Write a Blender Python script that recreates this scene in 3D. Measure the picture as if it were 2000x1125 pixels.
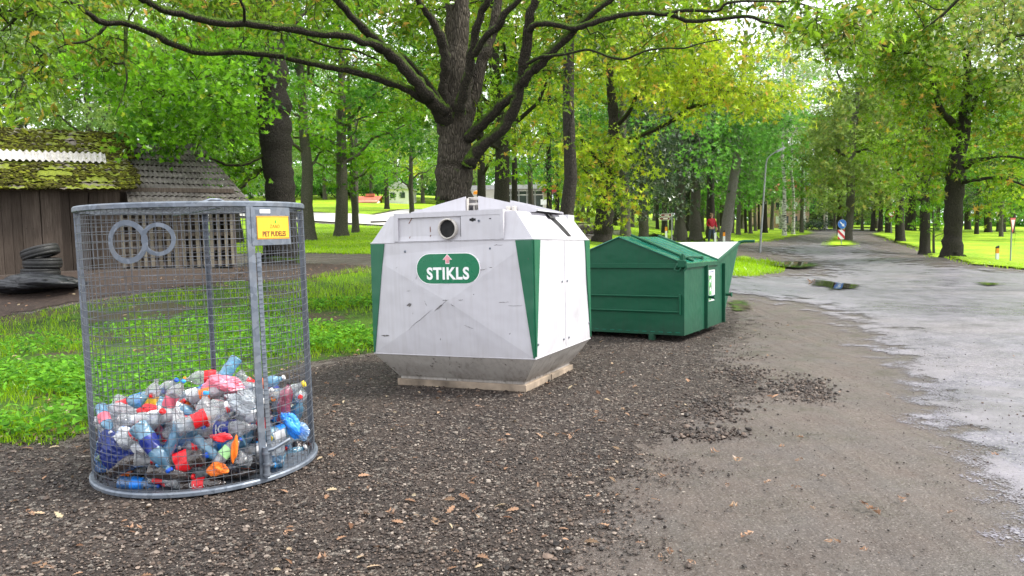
import bpy, bmesh, math, random, json
import numpy as np
from mathutils import Vector, Matrix, Quaternion
from mathutils.geometry import delaunay_2d_cdt
R = math.radians
for o in list(bpy.data.objects): bpy.data.objects.remove(o)
SC = bpy.context.scene
COL = SC.collection
# ------------------------------------------------------------------ camera, sky, sun, exposure
F = 1480.0; PITCH = R(4.4); ROLL = R(1.0); CZ = 1.5
_f = np.array([0, math.cos(PITCH), -math.sin(PITCH)]); _r0 = np.array([1.0, 0, 0]); _u0 = np.cross(_r0, _f)
RT = _r0*math.cos(ROLL) - _u0*math.sin(ROLL); UP = _u0*math.cos(ROLL) + _r0*math.sin(ROLL); FW = _f
CAM = np.array([0, 0, CZ])
cd = bpy.data.cameras.new('camera'); cam = bpy.data.objects.new('camera', cd); COL.objects.link(cam)
cd.sensor_width = 36; cd.lens = F/2000*36; cd.clip_end = 1500; cd.clip_start = 0.05
cam.matrix_world = Matrix(((RT[0], UP[0], -FW[0], 0), (RT[1], UP[1], -FW[1], 0), (RT[2], UP[2], -FW[2], CZ), (0, 0, 0, 1)))
SC.camera = cam
SUN_DIR = Vector((0.78, 0.02, 0.92)).normalized()       # towards the sun
w = bpy.data.worlds.new('World'); SC.world = w; w.use_nodes = True
nt = w.node_tree; nt.nodes.clear()
wo = nt.nodes.new('ShaderNodeOutputWorld'); bg = nt.nodes.new('ShaderNodeBackground')
sky = nt.nodes.new('ShaderNodeTexSky'); sky.sky_type = 'NISHITA'; sky.sun_disc = False
sky.sun_elevation = math.asin(SUN_DIR.z); sky.sun_rotation = math.atan2(SUN_DIR.x, SUN_DIR.y)
sky.air_density = 1.0; sky.dust_density = 3.0
tc = nt.nodes.new('ShaderNodeTexCoord'); mp = nt.nodes.new('ShaderNodeMapping'); mp.inputs['Scale'].default_value = (1, 1, 2.5)
cn = nt.nodes.new('ShaderNodeTexNoise'); cn.inputs['Scale'].default_value = 2.2; cn.inputs['Detail'].default_value = 6
cr = nt.nodes.new('ShaderNodeValToRGB')
cr.color_ramp.elements[0].position = .3; cr.color_ramp.elements[0].color = (8.2, 8.6, 9.4, 1)
cr.color_ramp.elements[1].position = .7; cr.color_ramp.elements[1].color = (12.5, 12.6, 12.8, 1)
mx = nt.nodes.new('ShaderNodeMix'); mx.data_type = 'RGBA'; mx.inputs[0].default_value = 0.9
nt.links.new(tc.outputs['Generated'], mp.inputs[0]); nt.links.new(mp.outputs[0], cn.inputs['Vector'])
nt.links.new(cn.outputs[0], cr.inputs[0]); nt.links.new(sky.outputs[0], mx.inputs[6]); nt.links.new(cr.outputs[0], mx.inputs[7])
nt.links.new(mx.outputs[2], bg.inputs[0]); bg.inputs[1].default_value = 0.10
nt.links.new(bg.outputs[0], wo.inputs[0])
sl = bpy.data.lights.new('sun', 'SUN'); sl.energy = 2.7; sl.angle = R(10); sl.color = (1, .955, .87)
so = bpy.data.objects.new('sun', sl); COL.objects.link(so); so.rotation_euler = SUN_DIR.to_track_quat('Z', 'Y').to_euler()
SC.view_settings.view_transform = 'Standard'; SC.view_settings.look = 'None'
SC.view_settings.exposure = 1.28; SC.view_settings.gamma = 1
SC.cycles.max_bounces = 8; SC.cycles.diffuse_bounces = 3; SC.cycles.glossy_bounces = 3
SC.cycles.transmission_bounces = 6; SC.cycles.transparent_max_bounces = 24
SC.cycles.use_denoising = True; SC.cycles.caustics_reflective = False; SC.cycles.caustics_refractive = False
try: SC.cycles.sample_clamp_indirect = 6
except Exception: pass
rng = np.random.default_rng(7); random.seed(7)

def pix(px, py, y):                 # world point seen at photo pixel px,py at distance y in front
    v = FW + RT*(px-1000)/F - UP*(py-562.5)/F
    return CAM + v*(y/v[1])
# ------------------------------------------------------------------ terrain height
CTRL = [(250, 545, 15.5), (0, 548, 15.5), (-300, 560, 15.5), (460, 524, 19), (540, 515, 22), (600, 467, 36), (668, 459, 38), (700, 455, 40), (400, 470, 36), (100, 470, 36),
        (600, 440, 50), (800, 440, 50), (650, 412, 62), (760, 398, 82), (1000, 425, 60), (0, 425, 70), (-200, 400, 100), (720, 380, 120), (1050, 400, 110),
        (660, 506, 24), (850, 478, 28), (1000, 465, 32), (1105, 478, 21), (1177, 474, 26), (1222, 464, 36), (1330, 470, 44), (1400, 472, 45), (1484, 473, 50), (1480, 458, 66),
        (1530, 461, 62), (1644, 482, 48), (1660, 474, 56), (1600, 449, 85), (1640, 450, 110), (1757, 474, 58), (1862, 503, 30), (1973, 519, 32), (1950, 470, 62), (1990, 455, 100),
        (1300, 450, 90), (1430, 505, 36), (1560, 520, 27), (1500, 540, 22.0), (1750, 545, 21), (2300, 560, 20), (2300, 480, 50), (-300, 640, 11.5), (0, 640, 12.5)]
_c = [tuple(pix(a, b, y)) for a, b, y in CTRL]
_c += [(x, y, 0.0) for x, y in ((-5, 4), (-3.5, 7), (-2, 4.9), (0, 3), (2, 3), (5, 4), (0, 5), (-6, 8), (-4, 10.5), (3, 6), (6, 8), (5, 12), (9, 12), (-9, 6), (8, 5), (-2.2, 9.6))]
_c += [(-.6, 6.6, .024), (.9, 6.9, .02), (-.2, 8.7, -.024), (1.6, 10, .006), (.6, 10.6, .0), (2.7, 12, -.03), (-.25, 7.66, 0)]
_c = np.array(_c)
def lp(x, y):
    r = np.clip(np.hypot(x, y), 2.0, 140); th = np.clip(np.arctan2(x, np.maximum(y, 1e-3)), -1.0, 1.0)
    return np.stack([2.2*np.log(r), 3.0*th], -1)
def tps(d): return d*d*np.log(d+1e-9)
_p = lp(_c[:, 0], _c[:, 1]); _n = len(_p)
_K = tps(np.linalg.norm(_p[:, None]-_p[None], axis=-1)) + np.eye(_n)*2e-3
_A = np.zeros((_n+3, _n+3)); _A[:_n, :_n] = _K; _A[:_n, _n:] = np.c_[np.ones(_n), _p]; _A[_n:, :_n] = _A[:_n, _n:].T
_w = np.linalg.solve(_A, np.r_[_c[:, 2], 0, 0, 0])
def tz(x, y):
    x = np.asarray(x, float); y = np.asarray(y, float); sh = np.broadcast(x, y).shape
    x = np.broadcast_to(x, sh).ravel(); y = np.broadcast_to(y, sh).ravel()
    out = np.empty(len(x))
    for s in range(0, len(x), 20000):
        q = lp(x[s:s+20000], y[s:s+20000])
        out[s:s+20000] = tps(np.linalg.norm(q[:, None]-_p[None], axis=-1))@_w[:_n] + _w[_n] + q@_w[_n+1:]
    f = np.clip((y+2)/4.5, 0, 1); f = f*f*(3-2*f)
    nr = np.clip((np.hypot(x, y)-2.2)/2.0, 0, 1)
    return (out*f*nr).reshape(sh)
def gz(x, y): return float(tz(x, y))
def ray(px, py, ymax=160):          # photo pixel -> point on the terrain
    v = FW + RT*(px-1000)/F - UP*(py-562.5)/F
    ys = np.geomspace(1.0, ymax, 900); pts = CAM + v[None]*(ys/v[1])[:, None]
    h = pts[:, 2] - tz(pts[:, 0], pts[:, 1]); i = np.argmax(h < 0)
    if h[i] >= 0: i = len(ys)-1
    return float(pts[i, 0]), float(pts[i, 1])
# ------------------------------------------------------------------ object helpers
def tag(o, label=None, cat=None, group=None, kind=None):
    if label: o['label'] = label
    if cat: o['category'] = cat
    if group: o['group'] = group
    if kind: o['kind'] = kind
    return o
def link(name, data, parent=None, loc=None, rot=None, scale=None):
    o = bpy.data.objects.new(name, data); COL.objects.link(o)
    if parent is not None: o.parent = parent
    if loc is not None: o.location = loc
    if rot is not None: o.rotation_euler = rot
    if scale is not None: o.scale = scale if hasattr(scale, '__len__') else (scale,)*3
    return o
def thing(name, label, cat, loc=(0, 0, 0), rot=(0, 0, 0), group=None):
    return tag(link(name, None, None, loc, rot), label, cat, group)
def np_mesh(name, V, T, mats, attr=None, smooth=False, mi=None, k=3):
    """V (n,3) float, T (m,k) int"""
    me = bpy.data.meshes.new(name); V = np.ascontiguousarray(V, dtype=np.float32); T = np.ascontiguousarray(T, dtype=np.int32)
    me.vertices.add(len(V)); me.vertices.foreach_set('co', V.ravel())
    me.loops.add(T.size); me.loops.foreach_set('vertex_index', T.ravel())
    me.polygons.add(len(T)); me.polygons.foreach_set('loop_start', np.arange(0, T.size, k, dtype=np.int32))
    try: me.polygons.foreach_set('loop_total', np.full(len(T), k, dtype=np.int32))
    except Exception: pass
    for m in (mats if isinstance(mats, (list, tuple)) else [mats]): me.materials.append(m)
    if mi is not None: me.polygons.foreach_set('material_index', np.ascontiguousarray(mi, dtype=np.int32))
    if attr is not None:
        a = me.color_attributes.new('tint', 'FLOAT_COLOR', 'POINT')
        c = np.ones((len(V), 4), np.float32); c[:, :attr.shape[1]] = attr; a.data.foreach_set('color', c.ravel())
    me.update(calc_edges=True)
    me.polygons.foreach_set('use_smooth', np.full(len(T), smooth))
    return me
class MB:
    def __init__(s): s.v = []; s.f = []; s.m = []; s.sm = []
    def add(s, vs, fs, m=0, sm=False):
        b = len(s.v); s.v += [tuple(v) for v in vs]
        for f in fs: s.f.append([b+i for i in f]); s.m.append(m); s.sm.append(sm)
        return s
    def box(s, c, d, rz=0.0, m=0, rot=None, bev=0.0):
        M = rot if rot is not None else Matrix.Rotation(rz, 3, 'Z'); c = Vector(c)
        if bev > 0:
            bm = bmesh.new(); bmesh.ops.create_cube(bm, size=1); bmesh.ops.scale(bm, vec=d, verts=bm.verts)
            bmesh.ops.bevel(bm, geom=bm.edges[:], offset=bev, segments=2, affect='EDGES', profile=.5)
            vs = [M@v.co+c for v in bm.verts]; bm.verts.index_update(); fs = [[v.index for v in f.verts] for f in bm.faces]; bm.free()
            return s.add(vs, fs, m)
        h = Vector(d)/2
        vs = [M@Vector((x*h.x, y*h.y, z*h.z))+c for x in (-1, 1) for y in (-1, 1) for z in (-1, 1)]
        return s.add(vs, [(0, 1, 3, 2), (4, 6, 7, 5), (0, 4, 5, 1), (2, 3, 7, 6), (0, 2, 6, 4), (1, 5, 7, 3)], m)
    def tube(s, pts, rad, n=8, m=0, cap=True, closed=False, sm=True):
        P = [Vector(p) for p in pts]; N = len(P); rad = [rad]*N if not hasattr(rad, '__len__') else rad
        up = None; base = len(s.v); rings = []
        for i, p in enumerate(P):
            a = P[(i-1) % N] if (i or closed) else p; b = P[(i+1) % N] if (i < N-1 or closed) else p
            t = (b-a).normalized()
            if up is None: up = t.orthogonal().normalized()
            up = (up - t*up.dot(t)).normalized() if (up - t*up.dot(t)).length > 1e-6 else t.orthogonal().normalized()
            q = t.cross(up); rings.append([p + (up*math.cos(2*math.pi*k/n)+q*math.sin(2*math.pi*k/n))*rad[i] for k in range(n)])
        vs = [v for r in rings for v in r]; fs = []
        for i in range(N if closed else N-1):
            j = (i+1) % N
            if closed and j == 0:
                # match ring ends
                off = min(range(n), key=lambda o: sum((rings[0][(k+o) % n]-rings[i][k]).length for k in range(n)))
            else: off = 0
            for k in range(n): fs.append((i*n+k, i*n+(k+1) % n, j*n+(k+1+off) % n, j*n+(k+off) % n))
        s.add(vs, fs, m, sm)
        if cap and not closed: s.add(rings[0][::-1], [range(n)], m); s.add(rings[-1], [range(n)], m)
        return s
    def cyl(s, a, b, r, n=16, m=0, r2=None, sm=True): return s.tube([a, b], [r, r if r2 is None else r2], n, m, True, False, sm)
    def prism(s, poly, axis, d0, d1, m=0):
        """poly list of 2d; axis 'x','y','z' extrude"""
        def mk(p, d): return {'x': (d, p[0], p[1]), 'y': (p[0], d, p[1]), 'z': (p[0], p[1], d)}[axis]
        n = len(poly); vs = [mk(p, d0) for p in poly]+[mk(p, d1) for p in poly]
        fs = [list(range(n))[::-1], list(range(n, 2*n))]+[(i, (i+1) % n, n+(i+1) % n, n+i) for i in range(n)]
        return s.add(vs, fs, m)
    def lathe(s, prof, n=20, m=0, sm=True, mat=None):
        vs = [Vector((r*math.cos(2*math.pi*k/n), r*math.sin(2*math.pi*k/n), z)) for r, z in prof for k in range(n)]
        if mat is not None: vs = [mat@v for v in vs]
        fs = [(i*n+k, i*n+(k+1) % n, (i+1)*n+(k+1) % n, (i+1)*n+k) for i in range(len(prof)-1) for k in range(n)]
        return s.add(vs, fs, m, sm)
    def mesh(s, name, mats):
        me = bpy.data.meshes.new(name); me.from_pydata([tuple(v) for v in s.v], [], [list(f) for f in s.f])
        for k in (mats if isinstance(mats, (list, tuple)) else [mats]): me.materials.append(k)
        for i, p in enumerate(me.polygons): p.material_index = s.m[i]; p.use_smooth = s.sm[i]
        bm = bmesh.new(); bm.from_mesh(me); bmesh.ops.recalc_face_normals(bm, faces=bm.faces); bm.to_mesh(me); bm.free()
        me.update(); return me
    def build(s, name, mats, parent=None, **k): return link(name, s.mesh(name, mats), parent, **k)
def text_mesh(txt, size, depth=.001, off=0.0, sx=1.0, align='CENTER', shear=0, space=1.0, res=4):
    cu = bpy.data.curves.new('t', 'FONT'); cu.body = txt; cu.size = size; cu.extrude = depth; cu.offset = off
    cu.align_x = align; cu.align_y = 'CENTER'; cu.shear = shear; cu.space_character = space; cu.resolution_u = res
    o = bpy.data.objects.new('t', cu); COL.objects.link(o); dg = bpy.context.evaluated_depsgraph_get(); dg.update()
    me = bpy.data.meshes.new_from_object(o.evaluated_get(dg)); bpy.data.objects.remove(o)
    for v in me.vertices: v.co.x *= sx
    return me
def add_mesh(mb, me, M, m=0):
    mb.add([M@v.co for v in me.vertices], [list(p.vertices) for p in me.polygons], m)
# ------------------------------------------------------------------ materials
class NT:
    def __init__(s, name):
        s.m = bpy.data.materials.new(name); s.m.use_nodes = True; s.t = s.m.node_tree; s.t.nodes.clear()
        s.out = s.n('ShaderNodeOutputMaterial')
    def n(s, t, **k):
        x = s.t.nodes.new(t)
        for a, b in k.items(): setattr(x, a, b)
        return x
    def l(s, a, b): s.t.links.new(a, b)
    def co(s, kind='Object', scale=(1, 1, 1)):
        c = s.n('ShaderNodeTexCoord'); m = s.n('ShaderNodeMapping'); m.inputs['Scale'].default_value = scale; s.l(c.outputs[kind], m.inputs[0]); return m.outputs[0]
    def noise(s, sc, det=4, co=None, rough=.55, dist=0):
        x = s.n('ShaderNodeTexNoise'); x.inputs['Scale'].default_value = sc; x.inputs['Detail'].default_value = det; x.inputs['Roughness'].default_value = rough; x.inputs['Distortion'].default_value = dist
        if co is not None: s.l(co, x.inputs['Vector'])
        return x.outputs[0]
    def vor(s, sc, co=None, feat='F1', out=0, rnd=1):
        x = s.n('ShaderNodeTexVoronoi'); x.inputs['Scale'].default_value = sc; x.feature = feat; x.inputs['Randomness'].default_value = rnd
        if co is not None: s.l(co, x.inputs['Vector'])
        return x.outputs[out]
    def ramp(s, x, stops):
        r = s.n('ShaderNodeValToRGB'); e = r.color_ramp.elements
        while len(e) < len(stops): e.new(.5)
        for q, (p, c) in zip(e, stops): q.position = p; q.color = (*c, 1) if len(c) == 3 else c
        s.l(x, r.inputs[0]); return r.outputs[0]
    def val(s, x, a, b, c=0., d=1.):
        r = s.n('ShaderNodeMapRange'); s.l(x, r.inputs[0])
        for i, v in enumerate((a, b, c, d)): r.inputs[i+1].default_value = v
        return r.outputs[0]
    def mix(s, f, a, b, mode='MIX'):
        r = s.n('ShaderNodeMix'); r.data_type = 'RGBA'; r.blend_type = mode
        for i, v in ((0, f), (6, a), (7, b)):
            if hasattr(v, 'links'): s.l(v, r.inputs[i])
            else: r.inputs[i].default_value = v if i == 0 else (*v, 1)
        return r.outputs[2]
    def math(s, op, a, b=0.):
        r = s.n('ShaderNodeMath'); r.operation = op
        for i, v in enumerate((a, b)):
            if hasattr(v, 'links'): s.l(v, r.inputs[i])
            else: r.inputs[i].default_value = v
        return r.outputs[0]
    def bump(s, h, st=.5, d=.01, nrm=None):
        b = s.n('ShaderNodeBump'); b.inputs['Strength'].default_value = st; b.inputs['Distance'].default_value = d; s.l(h, b.inputs['Height'])
        if nrm is not None: s.l(nrm, b.inputs['Normal'])
        return b.outputs[0]
    def bsdf(s, col, rough=.6, metal=0., nrm=None, spec=.5, trans=0., alpha=1., coat=0.):
        p = s.n('ShaderNodeBsdfPrincipled')
        def st(k, v):
            if hasattr(v, 'links'): s.l(v, p.inputs[k])
            else: p.inputs[k].default_value = (*v, 1) if (hasattr(v, '__len__')) else v
        st('Base Color', col); st('Roughness', rough); st('Metallic', metal); st('Specular IOR Level', spec)
        if coat: st('Coat Weight', coat)
        if nrm is not None: s.l(nrm, p.inputs['Normal'])
        if getattr(s, 'fade', None):          # worn, feathered outer edge of a ground layer
            a = s.n('ShaderNodeAttribute', attribute_name='edge'); c = s.co(); n1 = s.noise(s.fade, 6, c, .65); n2 = s.vor(70, c)
            f = s.math('ADD', a.outputs['Fac'], s.math('MULTIPLY', s.math('SUBTRACT', n1, .5), 2.2)); f = s.math('ADD', f, s.math('MULTIPLY', s.math('SUBTRACT', n2, .4), .5))
            tp = s.n('ShaderNodeBsdfTransparent'); m = s.n('ShaderNodeMixShader'); s.l(s.val(f, .36, .62), m.inputs[0]); s.l(tp.outputs[0], m.inputs[1]); s.l(p.outputs[0], m.inputs[2]); s.l(m.outputs[0], s.out.inputs[0])
        else: s.l(p.outputs[0], s.out.inputs[0])
        return s.m
def simple(name, col, rough=.5, metal=0., var=.12, vs=8., bump=0., bs=60, spec=.5):
    t = NT(name); c = t.co(); n = t.noise(vs, 5, c)
    a = tuple(max(0, v*(1-var*2)) for v in col); b = tuple(min(1, v*(1+var)) for v in col)
    cc = t.ramp(n, [(.3, a), (.7, b)]); nr = t.bump(t.noise(bs, 4, c), bump, .003) if bump else None
    rr = t.val(t.noise(vs*2.3, 4, c), .3, .7, max(.02, rough-.1), min(1, rough+.12))
    return t.bsdf(cc, rr, metal, nr, spec)
def leaf_mat(name, dark, light, autumn, trans=.45, gloss=.22):
    t = NT(name); a = t.n('ShaderNodeAttribute', attribute_name='tint'); sp = t.n('ShaderNodeSeparateColor'); t.l(a.outputs['Color'], sp.inputs[0])
    c = t.ramp(sp.outputs[0], [(0, dark), (1, light)]); c = t.mix(t.val(sp.outputs[1], .55, 1.), c, autumn)
    d = t.n('ShaderNodeBsdfDiffuse'); tr = t.n('ShaderNodeBsdfTranslucent'); g = t.n('ShaderNodeBsdfGlossy'); g.inputs['Roughness'].default_value = .38
    tc_ = t.mix(.5, c, tuple(min(1, v*1.5) for v in light), 'MIX'); t.l(c, d.inputs[0]); t.l(tc_, tr.inputs[0])
    m = t.n('ShaderNodeMixShader'); m.inputs[0].default_value = trans; t.l(d.outputs[0], m.inputs[1]); t.l(tr.outputs[0], m.inputs[2])
    f = t.n('ShaderNodeFresnel'); f.inputs[0].default_value = 1.35; m2 = t.n('ShaderNodeMixShader'); t.l(t.math('MULTIPLY', f.outputs[0], gloss), m2.inputs[0]); t.l(m.outputs[0], m2.inputs[1]); t.l(g.outputs[0], m2.inputs[2])
    t.l(m2.outputs[0], t.out.inputs[0]); return t.m
L_OAK = leaf_mat('oak_leaves', (.014, .052, .006), (.24, .42, .022), (.46, .24, .05), .38)
L_OAKY = leaf_mat('golden_green_leaves', (.085, .17, .012), (.50, .64, .035), (.56, .27, .06), .45)
L_MAPLE = leaf_mat('maple_leaves', (.010, .056, .005), (.21, .47, .018), (.40, .46, .03), .44)
L_GREEN = leaf_mat('green_leaves', (.016, .070, .014), (.14, .36, .045), (.26, .38, .05), .42)
L_DARK = leaf_mat('ivy_dark_leaves', (.020, .045, .018), (.085, .135, .075), (.17, .21, .14), .25, .5)
L_PALE = leaf_mat('pale_leaves', (.06, .13, .03), (.31, .45, .12), (.38, .46, .10), .45)
L_OLIVE = leaf_mat('olive_leaves', (.045, .085, .018), (.27, .38, .08), (.40, .34, .07), .42)
def bark(name, a, b, moss=.5, sc=1.0, mossn=True):
    t = NT(name); c = t.co('Object', (9*sc, 9*sc, 1.6*sc)); n = t.noise(3.0, 8, c, .65, 1.2); v = t.vor(3.5, c, 'DISTANCE_TO_EDGE')
    col = t.ramp(n, [(.3, a), (.7, b)]); col = t.mix(t.val(v, 0, .16, .75, 0), col, tuple(x*.3 for x in a))
    if moss:
        g = t.n('ShaderNodeNewGeometry'); sx = t.n('ShaderNodeSeparateXYZ'); t.l(g.outputs['Normal'], sx.inputs[0])
        c2 = t.co('Object'); nn = t.noise(2.3, 6, c2)
        f = t.math('ADD', t.math('MULTIPLY', sx.outputs[2], .55 if mossn else .15), nn); f = t.val(f, 1.0-moss*.6, 1.18-moss*.6)
        col = t.mix(f, col, t.ramp(t.noise(30, 4, c2), [(.3, (.025, .055, .004)), (.7, (.11, .20, .010))]))
    h = t.math('ADD', t.math('MULTIPLY', n, .6), t.val(v, 0, .3))
    return t.bsdf(col, .9, 0, t.bump(h, .9, .035), .25)
B_OAK = bark('oak_bark', (.036, .028, .020), (.135, .115, .088), .48)
B_LIMB = bark('mossy_limb_bark', (.028, .024, .017), (.075, .062, .045), .80, 1.6)
B_GREY = bark('grey_bark', (.09, .082, .066), (.27, .25, .205), .30, 2)
B_DARK = bark('dark_bark', (.035, .030, .024), (.10, .088, .072), .25, 1.6)
B_PALE = bark('pale_bark', (.20, .18, .16), (.58, .55, .50), .08, 2.5)
def birch():
    t = NT('birch_bark'); c = t.co('Object', (2, 2, 9)); n = t.noise(2.2, 6, c)
    return t.bsdf(t.ramp(n, [(.42, (.06, .055, .05)), (.52, (.55, .54, .50)), (.8, (.68, .67, .63))]), .8)
B_BIRCH = birch()
# ------------------------------------------------------------------ ground materials
def ground_dirt():
    t = NT('packed_dirt'); c = t.co('Object')
    big = t.noise(.55, 5, c); mid = t.noise(5, 7, c, .65); fine = t.noise(60, 5, c, .7)
    st = t.n('ShaderNodeTexCoord'); mp_ = t.n('ShaderNodeMapping'); mp_.inputs['Rotation'].default_value = (0, 0, R(17)); mp_.inputs['Scale'].default_value = (5, .22, 1); t.l(st.outputs['Object'], mp_.inputs[0])
    ruts = t.noise(1.0, 5, mp_.outputs[0], .6)
    col = t.ramp(mid, [(.28, (.022, .014, .010)), (.72, (.064, .044, .033))])
    col = t.mix(t.val(big, .4, .62), col, (.066, .046, .035)); col = t.mix(t.val(ruts, .45, .62, 0, .55), col, (.030, .021, .016)); col = t.mix(t.val(t.noise(1.5, 6, c, .6), .5, .62, 0, .55), col, (.055, .047, .044))
    v = t.vor(130, c, 'F1', 1); sv = t.n('ShaderNodeSeparateColor'); t.l(v, sv.inputs[0]); col = t.mix(t.val(sv.outputs[0], .90, .95, 0, .45), col, (.27, .24, .215))
    col = t.mix(t.val(sv.outputs[1], .84, .9, 0, .55), col, (.07, .06, .055)); col = t.mix(t.val(fine, .35, .65, 0, .5), col, (.12, .10, .088))
    h = t.math('ADD', t.math('MULTIPLY', fine, .6), t.math('ADD', t.math('MULTIPLY', mid, 1.8), t.math('MULTIPLY', ruts, 1.8)))
    return t.bsdf(col, t.val(t.noise(2.2, 6, c), .35, .65, .34, .8), 0, t.bump(h, .9, .025), .5)
def ground_gravel():
    t = NT('dark_gravel'); t.fade = 5; c = t.co('Object'); mid = t.noise(3, 6, c, .6); fine = t.noise(140, 4, c, .7)
    v1 = t.n('ShaderNodeTexVoronoi'); v1.inputs['Scale'].default_value = 75; t.l(c, v1.inputs[0]); s1 = t.n('ShaderNodeSeparateColor'); t.l(v1.outputs[1], s1.inputs[0])
    v2 = t.n('ShaderNodeTexVoronoi'); v2.inputs['Scale'].default_value = 38; t.l(c, v2.inputs[0]); s2 = t.n('ShaderNodeSeparateColor'); t.l(v2.outputs[1], s2.inputs[0])
    col = t.ramp(s1.outputs[0], [(0, (.007, .005, .004)), (.45, (.022, .015, .012)), (.75, (.048, .034, .028)), (.93, (.10, .08, .07)), (1, (.24, .21, .18))])
    col = t.mix(t.val(s2.outputs[0], .87, .93, 0, .7), col, (.27, .24, .205)); col = t.mix(t.val(v1.outputs[0], .45, .75, 0, .8), col, (.018, .015, .013))
    col = t.mix(t.val(mid, .42, .66, 0, .45), col, (.065, .048, .038))
    h = t.math('ADD', t.math('MULTIPLY', t.val(v1.outputs[0], 0, .7, 1, 0), .7), t.math('MULTIPLY', fine, .4))
    return t.bsdf(col, .75, 0, t.bump(h, 1., .014), .28)
def ground_road():
    t = NT('wet_asphalt'); t.fade = 2.2; c = t.co('Object'); big = t.noise(.28, 6, c, .6, .6); mid = t.noise(2.2, 7, c, .62); fine = t.noise(90, 4, c, .7)
    v = t.vor(85, c, 'F1', 1); sv = t.n('ShaderNodeSeparateColor'); t.l(v, sv.inputs[0])
    col = t.ramp(mid, [(.3, (.100, .093, .118)), (.7, (.175, .163, .195))]); col = t.mix(t.val(big, .50, .64, 0, .45), col, (.13, .112, .105))
    col = t.mix(t.val(sv.outputs[0], .78, .9, 0, .55), col, (.33, .32, .32)); col = t.mix(t.val(sv.outputs[1], .75, .9, 0, .7), col, (.045, .043, .045))
    pa_ = t.n('ShaderNodeAttribute', attribute_name='patch'); pf = t.val(t.math('ADD', pa_.outputs['Fac'], t.math('MULTIPLY', t.math('SUBTRACT', t.noise(3.2, 6, c, .65), .5), 1.3)), .42, .60)
    col = t.mix(t.math('MULTIPLY', pf, .6), col, t.ramp(mid, [(.3, (.135, .124, .138)), (.7, (.18, .165, .18))]))
    wet = t.math('ADD', t.math('MULTIPLY', big, .6), t.math('MULTIPLY', mid, .4))
    h = t.math('ADD', t.math('MULTIPLY', fine, .7), t.math('MULTIPLY', mid, 1.2))
    return t.bsdf(col, t.val(wet, .40, .62, .26, .55), 0, t.bump(h, .4, .010), .6)
def ground_patch():
    t = NT('worn_road_patch'); t.fade = 2.5; c = t.co('Object'); mid = t.noise(4, 7, c, .62)
    return t.bsdf(t.ramp(mid, [(.3, (.20, .185, .185)), (.7, (.28, .26, .26))]), t.val(mid, .35, .65, .25, .5), 0, t.bump(t.noise(80, 4, c), .25, .006))
def ground_lawn(name, a, b, d, soil=.0):
    t = NT(name); t.fade = 3.5; c = t.co('Object'); n1 = t.noise(.35, 5, c); n2 = t.noise(6, 7, c, .7); n3 = t.noise(70, 4, c, .7)
    col = t.ramp(n2, [(.34, tuple(x*.7 for x in a)), (.66, b)]); col = t.mix(t.val(n1, .45, .62, 0, .75), col, d); col = t.mix(t.val(n3, .36, .62, .55, 0), col, tuple(x*.35 for x in a))
    if soil: col = t.mix(t.val(t.noise(1.1, 6, c, .6), .60-soil*.2, .68-soil*.2, 0, .85), col, (.07, .05, .035))
    return t.bsdf(col, .85, 0, t.bump(t.math('ADD', n3, n2), .9, .05), .25)
M_DIRT = ground_dirt(); M_GRAV = ground_gravel(); M_ROAD = ground_road(); M_PATCH = ground_patch()
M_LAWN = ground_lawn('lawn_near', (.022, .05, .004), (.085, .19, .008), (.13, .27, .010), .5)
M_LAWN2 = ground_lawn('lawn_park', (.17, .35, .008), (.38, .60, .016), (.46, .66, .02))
M_PATH = simple('pale_path', (.42, .36, .32), .8, 0, .15, 1.5)
M_FARROAD = simple('pale_far_road', (.50, .48, .46), .5, 0, .12, .6)
def puddle():
    t = NT('puddle_water'); t.fade = 3; c = t.co('Object'); return t.bsdf((.03, .028, .022), .03, 0, t.bump(t.noise(6, 3, c), .05, .01), .8)
M_WATER = puddle()
def soil():
    t = NT('litter_soil'); t.fade = 3; c = t.co(); n = t.noise(14, 6, c, .7); return t.bsdf(t.ramp(n, [(.3, (.022, .015, .012)), (.7, (.065, .044, .034))]), .9, 0, t.bump(t.noise(60, 4, c), .8, .01), .3)
M_SOIL = soil()
# ------------------------------------------------------------------ ground sheets
_rr = np.concatenate([[0.3], np.geomspace(1.2, 420, 118)]); _tt = np.linspace(0, 2*math.pi, 289)[:-1]
_fine = np.linspace(-.95, .95, 190)
_tt = np.sort(np.concatenate([_fine, np.linspace(.98, 2*math.pi-.98, 70)])) 
gx = _rr[:, None]*np.sin(_tt)[None]; gy = _rr[:, None]*np.cos(_tt)[None]; gzv = tz(gx, gy)
gzv += .0035*np.sin(gx*5.1+np.sin(gy*3.3))*np.cos(gy*4.3)*0
NR, NTT = gx.shape
GP = np.stack([gx, gy, gzv], -1).reshape(-1, 3)
ii, jj = np.meshgrid(np.arange(NR-1), np.arange(NTT), indexing='ij'); j2 = (jj+1) % NTT
Q = np.stack([ii*NTT+jj, ii*NTT+j2, (ii+1)*NTT+j2, (ii+1)*NTT+jj], -1).reshape(-1, 4)
V = np.vstack([GP, [[0, 0, 0]]]); cap_i = len(GP)
me = np_mesh('ground', V, Q[:, ::-1], M_DIRT, smooth=True, k=4)
g = link('ground', me); tag(g, kind='structure')
def inside(poly, X, Y):
    r = np.zeros(len(X), bool); n = len(poly)
    for i in range(n):
        x0, y0 = poly[i]; x1, y1 = poly[(i+1) % n]
        if y0 == y1: continue
        c = (y0 > Y) != (y1 > Y); r ^= c & (X < (x1-x0)*(Y-y0)/(y1-y0)+x0)
    return r
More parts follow.
